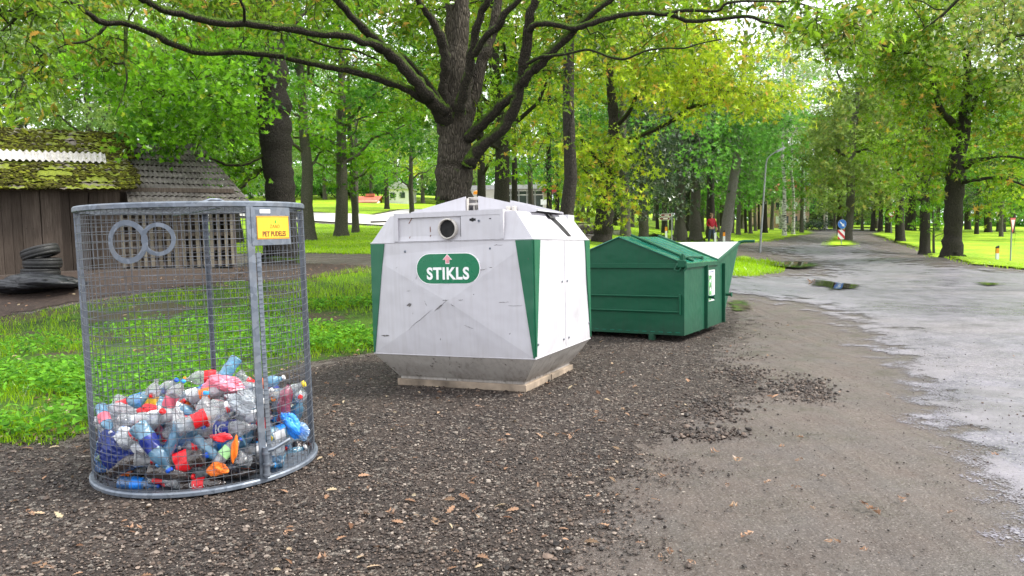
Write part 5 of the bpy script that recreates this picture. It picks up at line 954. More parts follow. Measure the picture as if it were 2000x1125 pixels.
bag('plastic_wrapper', 238, 820, 4.62, .11, .05, .07, 9, plastic('clear_film_three', (.93, .95, .98), .45), 'clear film sagging over the left shoulder of the heap')
bag('plastic_wrapper', 432, 855, 4.33, .045, .015, .02, 7, M_REDBAG, 'red strip under the navy sleeved bottle')
bag('plastic_wrapper', 292, 800, 4.62, .05, .03, .025, 10, M_REDBAG, 'red wrapper on the upper left of the heap')
bag('plastic_wrapper', 572, 830, 4.66, .04, .03, .075, 12, simple('blue_film', (.03, .25, .85), .3), 'bright blue wrapper at the right side of the heap', tilt=-.5)

rs = np.random.default_rng(55)
FILMS = [plastic('thin_clear_film', (.88, .94, 1.), .55, .05), plastic('thin_blue_film', (.45, .72, 1.), .5, .05), plastic('thin_white_film', (.92, .93, .97), .3, .1)]
EXTRA = [(215, 810, 4.62, 0, 1), (250, 790, 4.7, 20, 1), (225, 845, 4.5, -30, 0), (300, 820, 4.55, 60, 0), (345, 800, 4.6, -20, 1), (370, 850, 4.38, 30, 1), (395, 815, 4.5, 80, 0), (405, 880, 4.33, -40, 1), (365, 900, 4.30, 15, 3), (335, 925, 4.28, -10, 2), (300, 925, 4.30, 25, 2), (430, 800, 4.6, 10, 0), (480, 860, 4.38, 60, 1), (490, 900, 4.34, -15, 2), (500, 800, 4.5, 25, 0), (530, 790, 4.6, -35, 0), (590, 810, 4.75, 70, 1), (600, 850, 4.72, 30, 1), (560, 860, 4.52, 10, 1), (530, 895, 4.42, -20, 1), (550, 915, 4.45, 25, 1), (585, 870, 4.62, -30, 1), (515, 845, 4.42, 80, 3), (260, 905, 4.36, 20, 2), (225, 915, 4.45, -50, 4), (385, 765, 4.95, 10, 0), (480, 755, 5.0, -10, 0), (520, 750, 5.0, 20, 1), (320, 765, 4.95, 40, 0)]
names = ['clear', 'blue', 'brown', 'deepblue', 'green']; nl = ['clear', 'light blue', 'dark brown', 'deep blue', 'green']
for i, (px, py, y, an, b_) in enumerate(EXTRA):
    cc_ = ['blue', 'red', 'light blue', 'white'][i % 4]; sl_c = [None, 'red', None, 'blue', 'white', None, 'orange'][i % 7]; k_ = int(rs.integers(0, 4))
    zone = ('left' if px < 300 else 'right' if px > 480 else 'centre'); lv = 'upper' if py < 815 else 'middle' if py < 885 else 'lower'
    hero(px, py, y+.05, an, float(rs.uniform(-12, 12)), k_, (0, 3, 1, 3)[int(rs.integers(0, 4))], names[b_], cc_, sl_c, f"crushed {nl[b_]} bottle, {cc_} cap"+(f", {sl_c} sleeve" if sl_c else '')+f", {lv} {zone} front of the heap")
for i in range(4):
    px = rs.uniform(210, 590); py = rs.uniform(775, 900); y = 4.75-.38*math.sin(math.pi*min(1, max(0, (px-180)/440)))
    bag('plastic_film', px, py, y, rs.uniform(.04, .08), .03, rs.uniform(.03, .06), 70+i, FILMS[i % 3], ('thin clear', 'thin blue', 'thin white')[i % 3]+' crumpled film caught in the '+('left' if px < 330 else 'right' if px > 470 else 'middle')+' front of the heap', 'plastic film', group='films caught in the heap', rz=rs.uniform(-1, 1), tilt=rs.uniform(-1, 1))

for o in BLIST+HERO[NH:]:                      # nothing rests in front of the bottles that show
    for h_ in HERO[:NH]:
        p = np.array(o.matrix_world.translation); q = np.array(h_.matrix_world.translation); v_ = q-CAM; L_ = np.linalg.norm(v_); v_ /= L_; t_ = (p-CAM)@v_; d_ = np.linalg.norm(p-CAM-v_*t_)
        if d_ < .13 and t_ < L_+.09: o.matrix_world = Matrix.Translation(Vector(v_*(L_+.10-t_)))@o.matrix_world
bpy.context.view_layer.update()
for o in BLIST+HERO:                           # and everything stays inside the mesh
    M_ = o.matrix_world; hl = .15*M_.to_scale().x; ax = (M_.to_3x3()@Vector((0, 0, 1))).normalized()
    for _ in range(40):
        t_ = o.matrix_world.translation; w_ = max(math.hypot(t_.x+s_*hl*ax.x-CX, t_.y+s_*hl*ax.y-CY) for s_ in (-1, 0, 1))
        if w_ < CR-.035: break
        v_ = Vector((CX-t_.x, CY-t_.y, 0)).normalized()*.012; M_ = Matrix.Translation(v_)@M_; o.matrix_world = M_
# ------------------------------------------------------------------ white glass container
glass = thing('glass_container', 'large white bottle bank with green corner stripes lettered STIKLS', 'recycling container', (-.2514, 7.663, 0), (0, 0, 0))
RM = Matrix.Rotation(-.0286, 3, 'X')@Matrix.Rotation(-.0041, 3, 'Y')@Matrix.Rotation(-.403, 3, 'Z'); glass.rotation_euler = RM.to_euler()
W_, D_, Z0, Z1 = .8344, .8139, .3263, 1.3854
def bent(vs, fs, mat, name, par, sm=False, sub=0, **k):
    mb = MB(); mb.add(vs, fs, 0, sm); return mb.build(name, mat, par, **k)
mb = MB()
a, b, c_, d = (-W_, -D_, Z0), (W_, -D_, Z0), (W_, -D_, Z1), (-W_, -D_, Z1); ctr = (0, -D_-.040, .831)
e = (-W_, -D_, 1.25); f_ = (W_, -D_, 1.25)
mb.add([a, b, c_, d, ctr, e, f_], [(0, 1, 4), (1, 6, 4), (6, 2, 3, 5, 4), (5, 0, 4)])
# side panels as a grid with dents
def dented(p00, p10, p11, p01, nx, ny, amp, seed, nrm):
    rs_ = np.random.default_rng(seed); ph = rs_.random(6)*6.28; vs = []; nrm = np.array(nrm)
    for j in range(ny+1):
        for i in range(nx+1):
            u, v = i/nx, j/ny; p = (np.array(p00)*(1-u)+np.array(p10)*u)*(1-v)+(np.array(p01)*(1-u)+np.array(p11)*u)*v
            q = amp*(math.sin(u*7+ph[0]+v*2)*math.sin(v*5+ph[1])+.6*math.sin(u*15+ph[2])*math.sin(v*9+ph[3]+u*3))*math.sin(math.pi*u)**.5*math.sin(math.pi*v)**.5; vs.append(p+nrm*q)
    return vs, [(j*(nx+1)+i, j*(nx+1)+i+1, (j+1)*(nx+1)+i+1, (j+1)*(nx+1)+i) for j in range(ny) for i in range(nx)]
for y0, y1, s in ((-D_, .008, 1), (.012, D_, 2)): mb.add(*dented((W_, y0, Z0), (W_, y1, Z0), (W_, y1, Z1), (W_, y0, Z1), 22, 26, .009, s, (1, 0, 0)), sm=True)
mb.add([(-W_, -D_, Z0), (-W_, D_, Z0), (-W_, D_, Z1), (-W_, -D_, Z1), (W_, D_, Z0), (W_, D_, Z1)], [(1, 0, 3, 2), (4, 1, 2, 5)])
mb.build('body', M_WHITE, glass)
mb = MB(); ib = .1668; bw, bd = W_-ib, D_-ib; zb = .0952
mb.add(*dented((-bw, -bd, zb), (bw, -bd, zb), (W_, -D_, Z0), (-W_, -D_, Z0), 24, 8, .004, 5, (0, -1, 0)), sm=True); mb.add(*dented((bw, -bd, zb), (bw, bd, zb), (W_, D_, Z0), (W_, -D_, Z0), 24, 8, .004, 6, (1, 0, 0)), sm=True)
mb.add([(-bw, -bd, zb), (-bw, bd, zb), (-W_, D_, Z0), (-W_, -D_, Z0), (bw, bd, zb), (W_, D_, Z0)], [(1, 0, 3, 2), (4, 1, 2, 5)]); mb.add([(-bw, -bd, zb), (bw, -bd, zb), (bw, bd, zb), (-bw, bd, zb)], [(0, 1, 2, 3)])
mb.box((0, 0, .078), (2*bw-.03, 2*bd-.03, .036)); mb.build('tapered_base', M_HOP, glass)
mb = MB()
for s, t, z in ((-1, 1, Z1), ): pass
mb.tube([(-W_, -D_, Z1), (W_, -D_, Z1), (W_, D_, Z1), (-W_, D_, Z1)], .007, 6, closed=True, sm=False); mb.tube([(-W_, -D_, Z0), (W_, -D_, Z0), (W_, D_, Z0), (-W_, D_, Z0)], .006, 6, closed=True, sm=False)
mb.cyl((W_+.001, .01, Z0), (W_+.001, .01, Z1), .004, 6); mb.build('seam_edge', M_WHITE, glass)
TX, TY, TZ = .650, .757, 1.640
mb = MB(); mb.add(*dented((W_, -D_, Z1), (W_, D_, Z1), (TX, TY, TZ), (TX, -TY, TZ), 20, 6, .004, 9, (.8, 0, .6)), sm=True)
mb.add([(-W_, -D_, Z1), (W_, -D_, Z1), (W_, D_, Z1), (-W_, D_, Z1), (-TX, -TY, TZ), (TX, -TY, TZ), (TX, TY, TZ), (-TX, TY, TZ)], [(0, 1, 5, 4), (2, 3, 7, 6), (3, 0, 4, 7), (4, 5, 6, 7)])
mb.box((.10, .70, 1.56), (1.16, .20, .185)); mb.build('sloped_top', M_WHITE, glass)
# hood with framed front panels
HX0, HX1, HZ = -.5713, .5561, 1.654; hood = MB(); yf = -D_-.006
hood.prism([(-D_+.012, Z1+.006), (-D_+.012, HZ), (-.60, HZ), (-.60, Z1+.006)], 'x', HX0+.01, HX1-.01)
for x0, x1, z0, z1 in ((HX0, HX0+.046, Z1+.006, HZ-.042), (HX1-.030, HX1, Z1+.006, HZ-.042), (HX0, HX1, HZ-.042, HZ+.003), (HX0, HX1, Z1+.0062, Z1+.0095)): hood.box(((x0+x1)/2, yf+.012, (z0+z1)/2), (x1-x0, .030, z1-z0))
hd = hood.build('hood', M_WHITE, glass)
mb = MB(); mb.box((.330, yf+.008, 1.503), (.392, .016, .222), bev=.003); dr = mb.build('service_door', M_WHITE, glass)
mb = MB(); mb.box((.330, yf+.0165, 1.503), (.414, .004, .242)); mb.build('door_gap', M_BLACK, dr)
mb = MB(); mb.box((.256, yf-.0008, 1.573), (.062, .002, .022), bev=.0006); mb.cyl((.256, yf-.0022, 1.573), (.256, yf, 1.573), .018, 14); mb.box((.430, yf-.001, 1.576), (.018, .002, .008)); mb.build('key_slot', M_DARKIN, dr)
mb = MB(); mb.cyl((.318, yf-.006, 1.560), (.318, yf, 1.560), .011, 14); mb.build('lock', M_GALV, dr); mb = MB(); mb.box((.318, yf-.007, 1.560), (.003, .002, .012)); mb.build('keyhole', M_DARKIN, dr)
# throw-in hole: rusty tube ring and dark bore
hc = Vector((.006, 0, 1.498)); mb = MB(); n = 28; pr = [(.094, -D_+.03), (.094, -D_-.035), (.086, -D_-.038), (.081, -D_-.034), (.081, -.55)]
vs = [(hc.x+r_*math.cos(2*math.pi*k/n), y_, hc.z+r_*math.sin(2*math.pi*k/n)) for r_, y_ in pr for k in range(n)]; mb.add(vs, [(i*n+k, i*n+(k+1) % n, (i+1)*n+(k+1) % n, (i+1)*n+k) for i in range(4) for k in range(n)], 0, True)
mb.build('throw_hole', M_HOP, glass); mb = MB(); mb.cyl((hc.x, -D_-.012, hc.z), (hc.x, -D_+.02, hc.z), .0805, 28); mb.build('hole_bore', M_DARKIN, glass)
# green corner stripes
y_ = -D_-.004
mb = MB()
def slab(p, nrm, th):
    q = [Vector(v)+Vector(nrm)*th for v in p]; mb.add([*p, *q], [list(range(len(p)))[::-1], list(range(len(p), 2*len(p)))]+[(i, (i+1) % len(p), len(p)+(i+1) % len(p), len(p)+i) for i in range(len(p))])
def stripe(p, nrm):
    global mb
    mb = MB(); slab([Vector(v)+Vector(nrm)*-.001 for v in p], nrm, .013); mb.build('green_stripe', M_GREENP, glass)
zt = Z1-.008
stripe([(.669, -D_, zt), (W_, -D_, zt), (W_, -D_, Z0+.01), (.820, -D_, Z0+.01)], (0, -1, 0)); stripe([(-.684, -D_, zt), (-W_, -D_, zt), (-W_, -D_, Z0+.01), (-.822, -D_, Z0+.01)], (0, -1, 0))
stripe([(W_, -D_, zt), (W_, -.665, zt), (W_, -D_+.012, Z0+.02), (W_, -D_, Z0+.02)], (1, 0, 0)); stripe([(W_, D_, zt), (W_, .656, zt), (W_, D_-.012, Z0+.02), (W_, D_, Z0+.02)], (1, 0, 0))
# oval sign
def oval(w2, h2, y0, y1, zc):
    p = [];
    for k in range(13): t = math.pi*k/12; p.append((w2-h2+h2*math.sin(t), zc+h2*math.cos(t)))
    for k in range(13): t = math.pi*k/12; p.append((-w2+h2-h2*math.sin(t), zc-h2*math.cos(t)))
    m = MB(); m.prism(p, 'y', y0, y1); return m
oval(.330, .143, -D_-.010, -D_-.026, 1.135).build('sign_edge', M_SIGNW, glass)
sg = oval(.323, .136, -D_-.0262, -D_-.0275, 1.135).build('oval_sign', M_SGREEN, glass)
tm = text_mesh('STIKLS', .150, .0005, .0052, .92, space=1.10); mb = MB(); add_mesh(mb, tm, Matrix.Translation((0, -D_-.0282, 1.085))@Matrix.Rotation(R(90), 4, 'X')); mb.build('lettering', M_SIGNW, sg)
for s, m_, yy, nm in ((1.16, M_SIGNW, .0277, 'arrow_edge'), (1.0, M_PINK, .0285, 'arrow')):
    p = [(x*s, 1.222+z*s) for x, z in ((-.018, -.038), (.018, -.038), (.018, -.005), (.042, -.005), (0, .040), (-.042, -.005), (-.018, -.005))]; mb = MB(); mb.prism(p, 'y', -D_-yy, -D_-yy-.0007); mb.build(nm, m_, sg)
# scratches and rivets
mb = MB(); rs = np.random.default_rng(3)
for x, z in ((-.46, 1.30), (.42, 1.31), (-.44, .44), (.44, .43)): mb.lathe([(.012, 0), (.010, .004), (.0, .005)], 10, mat=Matrix.Translation((x, -D_-.001, z))@Matrix.Rotation(R(90), 4, 'X'))
for yy, z in ((-.08, .98), (.07, .98), (-.06, .42), (.09, .42), (-.76, .92), (.75, .95), (.76, .5), (-.75, .45)): mb.lathe([(.012, 0), (.010, .004), (.0, .005)], 10, mat=Matrix.Translation((W_+.006, yy, z))@Matrix.Rotation(R(90), 4, 'Y'))
mb.build('rivet', M_GALV, glass)
M_SCR = simple('bare_scratched_steel', (.14, .13, .13), .6, 0, .3, 60)
def scr(x, z, L, a, wd=.004):
    fr = lambda x, z: -D_-.0415*max(0, 1-max(abs(x)/W_, abs(z-.831)/.5)) - .0012
    p = []
    for k in range(7): t = (k/6-.5)*L; p.append((x+t*math.cos(a)+rs.normal()*.002, z+t*math.sin(a)+rs.normal()*.002, wd*(.3+rs.random())*math.sin(math.pi*(k+.5)/7)))
    vs = [(u, fr(u, v)-.001, v+w2) for u, v, w2 in p]+[(u, fr(u, v)-.001, v-w2) for u, v, w2 in p][::-1]; mb = MB(); mb.add(vs, [range(14)]); mb.build('scratch', M_SCR, glass)
for x, z, L, a, wd in ((-.30, .665, .34, .62, .003), (-.08, .79, .16, .6, .007), (-.02, .845, .07, .1, .004), (.05, .80, .05, -.6, .004), (.13, .85, .05, 0, .003), (-.42, .80, .06, .3, .014), (-.24, .82, .05, -1.1, .005), (-.42, .93, .04, .1, .002), (.34, 1.12, .12, .1, .003), (.43, 1.14, .04, -.2, .003), (.55, .83, .10, .02, .003), (.66, .80, .14, .02, .002), (.2, .60, .10, -.3, .002), (-.70, .50, .09, 0, .008), (.50, 1.34, .09, 0, .003), (-.33, 1.06, .05, 1.2, .002), (.26, .9, .015, 1, .003), (-.1, .48, .03, 1.4, .002), (-.38, .72, .02, 1.3, .003), (.60, .55, .02, .5, .003), (-.55, 1.15, .02, .5, .003), (-.36, 1.02, .08, 1.25, .002)): scr(x, z, L, a, wd)
mb = MB()
for x, z, L, a in ((-.40, 1.585, .06, .95), (-.41, 1.43, .02, 1.2), (-.19, 1.50, .05, 1.57), (-.19, 1.44, .015, 1), (-.38, 1.39, .01, 0)):
    p0 = Vector((x-L/2*math.cos(a), -D_+.010, z-L/2*math.sin(a))); mb.tube([p0, (x, -D_+.009, z), (x+L/2*math.cos(a), -D_+.010, z+L/2*math.sin(a))], .0035, 5)
mb.build('rust_mark', simple('rust', (.20, .08, .04), .8), glass)
# roof cover with lifting gear
mb = MB()
for yy in (-.40, .38):
    mb.prism([(-.63, TZ+.002), (-.63, 1.69), (-.02, 1.818), (-.02, TZ+.002)], 'y', yy, yy+.012); mb.prism([(.115, TZ+.002), (.115, 1.818), (.30, 1.775), (.73 if yy < 0 else .70, 1.668), (.70, TZ+.002)], 'y', yy, yy+.012)
mb.add([(-.63, -.388, 1.676), (-.02, -.388, 1.803), (-.02, .38, 1.803), (-.63, .38, 1.676)], [(0, 1, 2, 3)]); mb.add([(.115, -.388, 1.79), (.70, -.388, 1.655), (.70, .38, 1.655), (.115, .38, 1.79)], [(0, 1, 2, 3)])
mb.box((.045, -.02, TZ+.006), (.13, .75, .008)); mb.build('roof_cover', M_WHITE, glass)
mb = MB(); mb.box((.045, -.30, 1.80), (.15, .05, .03), bev=.004); mb.box((.045, -.2, 1.70), (.012, .30, .11)); mb.tube([(.05, -.30, 1.79), (.05, -.30, 1.70), (.06, -.25, 1.68), (.07, -.18, 1.70)], .013, 8); mb.box((.045, -.36, 1.745), (.13, .012, .02)); mb.box((-.005, -.385, 1.72), (.012, .03, .16)); mb.build('lifting_hook', M_HOP, glass)
mb = MB()
for q in (.44, .50): mb.box((q, -.43, 1.675), (.035, .05, .055), bev=.008)
mb.build('hinge_lug', M_HOP, glass)
FY0, FZ0, FY1, FZ1 = .06, 1.635, .235, 1.42
mb = MB(); sx = lambda z: W_-.184*(z-1.385)/.255+.006
for (ya, za), (yb, zb2), wd in (((FY0, FZ0), (FY1, FZ1), .072),):
    P_ = [(ya-wd, za), (ya+wd*1.2, za), (yb+wd*.8, zb2), (yb-wd*.6, zb2)]; n_ = 8; L_ = []
    for k in range(n_+1): t = k/n_; L_.append(((ya-wd)*(1-t)+(yb-wd*.6)*t, za*(1-t)+zb2*t+.0))
    for k in range(n_+1): t = 1-k/n_; L_.append(((ya+wd)*(1-t)+(yb+wd*.8)*t+.03*math.sin(math.pi*t), za*(1-t)+zb2*t))
    mb.add([(sx(z)+.002, y, z) for y, z in L_], [range(len(L_))])
mb.build('side_slot', M_DARKIN, glass)
mb = MB(); vs = []
for i in range(7):
    for j in range(5): u, v = i/6, j/4; z = FZ0+.012-.05*v; vs.append((sx(z)+.008+.012*math.sin(u*5+v*3)+.012*v, FY0-.09+.16*u+.03*v*math.sin(u*6), z))
mb.add(vs, [(i*5+j, i*5+j+1, (i+1)*5+j+1, (i+1)*5+j) for i in range(6) for j in range(4)], 0, True); mb.build('rubber_flap', M_BLACK, glass)
# slab it stands on
sl_ = thing('concrete_slab', 'rust stained slab under the white bottle bank', 'slab', (-.2514, 7.663, .004)); sl_.rotation_euler = RM.to_euler()
mb = MB(); mb.box((-.002, -.33, .026), (1.36, .655, .066), bev=.006); mb.build('slab_half', M_RUST, sl_); mb = MB(); mb.box((.004, .335, .024), (1.36, .655, .064), bev=.006); mb.build('slab_half', M_RUST, sl_)
# ------------------------------------------------------------------ green skip
skip = thing('waste_skip', 'dark green steel skip with pitched lid and flared loading end', 'skip', (1.4537, 10.2254, 0)); SM = Matrix.Rotation(-.0211, 3, 'X')@Matrix.Rotation(.0062, 3, 'Y')@Matrix.Rotation(-.5247, 3, 'Z'); skip.rotation_euler = SM.to_euler()
SW, ZB, ZE, ZR, YE, YT, ZT = .897, .08, 1.018, 1.385, 1.90, 2.93, 1.30
mb = MB()
mb.prism([(-SW, ZB), (SW, ZB), (SW, ZE), (-SW, ZE)], 'y', 0, .02)
side = [(0.02, ZB), (YE, ZB), (YT, ZT), (1.55, ZE), (.02, ZE)]
for s in (-1, 1): mb.prism(side, 'x', s*SW, s*(SW-.012))
mb.prism([(-SW+.012, ZB), (SW-.012, ZB), (SW-.012, ZB+.012), (-SW+.012, ZB+.012)], 'y', .02, YE-.02)
mb.build('body', M_SKIP, skip)
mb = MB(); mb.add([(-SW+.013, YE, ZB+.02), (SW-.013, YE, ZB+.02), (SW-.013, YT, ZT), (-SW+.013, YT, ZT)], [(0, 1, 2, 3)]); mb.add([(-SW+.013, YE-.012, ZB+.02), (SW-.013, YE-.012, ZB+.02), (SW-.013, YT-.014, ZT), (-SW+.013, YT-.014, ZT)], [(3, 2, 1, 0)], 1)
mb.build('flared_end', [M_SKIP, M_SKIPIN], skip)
mb = MB(); mb.box((0, -.014, ZE-.028), (2*SW+.03, .028, .066), bev=.004); mb.prism([(-SW, ZE+.005), (SW, ZE+.005), (0, ZR)], 'y', -.004, .008); mb.build('gable_end', M_SKIP, skip)
mb = MB()
for s in (-1, 1):
    q = lambda x, y, z: (s*x, y, z)
    mb.add([q(0, -.03, ZR), q(0, 1.60, ZR), q(SW+.02, 1.60, ZE+.008), q(SW+.02, -.03, ZE+.008), q(0, -.03, ZR-.012), q(0, 1.60, ZR-.012), q(SW+.02, 1.60, ZE-.004), q(SW+.02, -.03, ZE-.004)], [(0, 1, 2, 3), (7, 6, 5, 4), (0, 3, 7, 4), (1, 5, 6, 2), (3, 2, 6, 7)])
mb.build('pitched_roof', M_SKIPROOF, skip)
nx = Vector((ZR-ZE, 0, SW)).normalized(); rp = lambda u, y, h=0: Vector((SW*u, y, ZR-(ZR-ZE)*u))+nx*h
mb = MB(); mb.add([rp(.10, .42, .012), rp(.10, 1.42, .012), rp(.95, 1.42, .012), rp(.95, .42, .012), rp(.10, .42, .024), rp(.10, 1.42, .024), rp(.95, 1.42, .024), rp(.95, .42, .024)], [(3, 2, 1, 0), (4, 5, 6, 7), (0, 1, 5, 4), (1, 2, 6, 5), (2, 3, 7, 6), (3, 0, 4, 7)])
for y in (.70, .95, 1.2): mb.tube([rp(.12, y, .026), rp(.93, y, .026)], .008, 5)
ld = mb.build('lid_flap', M_SKIPROOF, skip)
mb = MB(); mb.tube([rp(.02, .36, .03), rp(1.0, .36, .03)], .016, 8); mb.build('hinge_bar', M_SKIP, ld); mb = MB(); mb.tube([rp(.0, 1.56, .02), rp(1.02, 1.56, .02)], .018, 8); mb.build('hinge_bar', M_SKIP, ld)
mb = MB(); mb.tube([rp(.92, .10, .05), rp(.90, .5, .05), rp(.93, .95, .04)], .013, 8); mb.box(rp(.92, .10, .04), (.07, .05, .09), bev=.008); mb.box(rp(.93, .95, .03), (.05, .06, .06), bev=.008); mb.build('lid_handle', M_SKIP, ld)
mb = MB()
for z in (.385, .585): mb.tube([(-SW+.03, -.014, z), (SW-.06, -.014, z)], .013, 6, sm=False)
mb.box((SW-.055, -.018, .485), (.022, .034, .27), bev=.005); mb.build('front_channel', M_SKIP, skip)
for y in (.955, 1.895):
    mb = MB(); mb.box((SW+.022, y, (ZB+ZE)/2-(.02 if y < 1 else .02)), (.044, .028, ZE-ZB-.045), bev=.003); mb.build('side_rib', M_SKIP, skip)
mb = MB(); mb.box((SW+.012, .78, ZE-.028), (.024, 1.60, .060), bev=.004); mb.tube([(SW+.008, 1.53, ZE-.02), (SW+.008, YT, ZT-.02)], .024, 4, sm=False); mb.tube([(SW-.006, YE, ZB), (SW-.006, YT, ZT)], .012, 4); mb.build('top_rail', M_SKIP, skip)
mb = MB(); mb.tube([(-SW, YT, ZT-.01), (SW, YT, ZT-.01)], .014, 8); mb.build('rear_rail', M_SKIP, skip)
for y, z in ((1.05, .519), (2.01, .497)): mb = MB(); mb.cyl((SW, y, z), (SW+.10, y, z), .022, 12); mb.cyl((SW+.10, y, z), (SW+.115, y, z), .036, 12); mb.build('lifting_pin', M_SKIP, skip)
mb = MB(); mb.tube([(SW-.01, YT, ZT-.01), (SW+.08, YT+.02, ZT+.005), (SW+.24, YT+.03, ZT+.005)], .024, 10); mb.build('corner_pin', M_SKIP, skip)
mb = MB()
for z0 in (0, ): mb.box((SW-.02, -.05, ZE-.0), (.10, .06, .10), bev=.012); mb.cyl((SW-.085, -.05, ZE-.02), (SW+.05, -.05, ZE-.02), .03, 12); mb.tube([(SW-.08, -.07, ZE-.02), (SW-.11, -.09, ZE-.07), (SW-.05, -.09, ZE-.10), (SW-.02, -.08, ZE-.05)], .010, 6); mb.tube([(SW+.04, -.07, ZE+.03), (SW+.05, -.08, ZE-.06), (SW+.02, -.08, ZE-.09)], .012, 6); mb.box((SW-.01, -.04, ZE+.085), (.03, .04, .09), bev=.008)
mb.build('corner_latch', M_SKIP, skip)
mb = MB(); mb.box((.45, .03, .045), (.07, .10, .09), bev=.006); mb.box((-.55, .03, .045), (.07, .10, .09), bev=.006); mb.box((.0, 1.2, .04), (1.5, .10, .078)); mb.build('skid_foot', M_SKIP, skip)
mb = MB(); mb.box((SW+.002, 1.294, .672), (.003, .315, .446)); st_ = mb.build('notice_board', M_SIGNW, skip)
mb = MB(); mb.box((SW+.0045, 1.21, .64), (.002, .135, .36)); mb.build('notice_panel', simple('notice_green', (.12, .40, .12), .4, 0, .5, 18), st_)
mb = MB()
for k in range(14):
    y0 = 1.30; y1 = 1.36+rs.random()*.07; mb.box((SW+.0045, (y0+y1)/2, .80-k*.025), (.002, y1-y0, .007))
mb.box((SW+.0045, 1.28, .868), (.002, .22, .014)); mb.build('notice_text', simple('notice_ink', (.10, .12, .25), .5), st_)
mb = MB()
for y, w2, h2, z, in ((1.20, .05, .04, .74), (1.21, .04, .05, .62), (1.20, .05, .04, .52)): mb.box((SW+.006, y, z), (.001, w2, h2), bev=.0003)
mb.build('notice_picture', M_SIGNW, st_)
mb = MB(); 
for k in range(15): x = -SW+.10+k*.115; mb.box((x, -.003, ZB+.036), (.06, .006, .007))
mb.build('weld_mark', M_SKIPROOF, skip)
# ------------------------------------------------------------------ old shed
SA = pix(-330, 560, 15.0); SB = pix(463, 524, 19.0); sv_ = Vector((SB[0]-SA[0], SB[1]-SA[1], 0)); SL = sv_.length; sang = math.atan2(sv_.y, sv_.x)
shed = thing('wooden_shed', 'old plank shed under a mossy corrugated roof with a slatted right part', 'shed', (SA[0], SA[1], min(gz(SA[0], SA[1]), .62)), (0, 0, sang)); FZ = shed.location.z
sfr = Matrix.Translation(shed.location)@Matrix.Rotation(sang, 4, 'Z'); sinv = sfr.inverted()
def wood(name, a, b):
    t = NT(name); c = t.co('Object', (14, 14, 1.0)); n = t.noise(2.5, 8, c, .7); at = t.n('ShaderNodeAttribute', attribute_name='tint'); sp = t.n('ShaderNodeSeparateColor'); t.l(at.outputs['Color'], sp.inputs[0])
    col = t.ramp(n, [(.3, a), (.7, b)]); col = t.mix(t.val(sp.outputs[0], 0, 1, 0, .75), col, tuple(x*.45 for x in a)); c2 = t.co(); col = t.mix(t.val(t.noise(14, 4, c2), .66, .7, 0, .7), col, (.02, .015, .012))
    return t.bsdf(col, .85, 0, t.bump(n, .6, .01), .2)
M_WOOD = wood('weathered_planks', (.050, .036, .028), (.15, .12, .10)); M_SLAT = wood('grey_slats', (.12, .10, .075), (.30, .27, .215))
def planks(mb_list, x0, x1, z0, z1, y, rs_, wmin=.14, wmax=.22, gap=.006, th=.022):
    V_, Q_, A_ = mb_list; x = x0
    while x < x1-.02:
        w2 = min(rs_.uniform(wmin, wmax), x1-x); dz = rs_.uniform(-.02, .02); dy = rs_.uniform(-.006, .006); tl = rs_.normal()*.004; t_ = rs_.random(); b = len(V_)
        for xx in (x+gap/2, x+w2-gap/2):
            for yy in (y+dy, y+dy+th):
                for zz in (z0, z1+dz): V_.append((xx+tl*(zz-z0), yy, zz)); A_.append((t_, 0))
        Q_ += [[b+i for i in q] for q in ((0, 1, 3, 2), (4, 6, 7, 5), (0, 4, 5, 1), (2, 3, 7, 6), (0, 2, 6, 4), (1, 5, 7, 3))]; x += w2
rs = np.random.default_rng(9)
def loc_(px, py, y): return sinv@Vector(pix(px, py, y))
xd = loc_(235, 520, 17.6).x                                        # where solid planks end
L_ = ([], [], []); planks(L_, 0, xd, -.25, 2.05, 0, rs); link('plank_wall', np_mesh('plank_wall', np.array(L_[0]), np.array(L_[1]), M_WOOD, np.array(L_[2]), k=4), shed)
mb = MB(); mb.box((SL/2, 3.2, .95), (SL-.2, .03, 2.4)); mb.box((.02, 1.6, .9), (.03, 3.1, 2.3)); mb.box((xd-.02, 1.6, .9), (.03, 3.1, 2.3)); mb.build('inner_wall', M_WOOD, shed)
L_ = ([], [], []); x = xd+.05; k = 0                                # slatted front of the right part: rails behind, slats before
while x < SL-.03: planks(L_, x, x+.085, .18+rs.uniform(-.03, .05), 1.62+rs.uniform(-.1, .25), -.03, rs, .08, .085); x += rs.uniform(.135, .175)
link('slat_wall', np_mesh('slat_wall', np.array(L_[0]), np.array(L_[1]), M_SLAT, np.array(L_[2]), k=4), shed)
mb = MB()
for z in (.28, .62, .98, 1.34): mb.box(((xd+SL)/2, .012, z), (SL-xd, .03, .085))
for z in (.14, .34, .5, .7, .85): mb.box((xd+.45, .03, z), (.9, .03, .12))
for x in (xd+.02, (xd+SL)/2, SL-.05): mb.box((x, .04, .92), (.12, .10, 2.2))
mb.build('wall_rail', M_WOOD, shed)
mb = MB(); mb.box((SL-.01, 1.6, .8), (.03, 3.0, 2.2)); mb.build('end_wall', M_WOOD, shed)
mb = MB(); mb.box((SL/2, 0.0, 2.04), (SL, .1, .1)); mb.build('wall_plate', M_WOOD, shed)
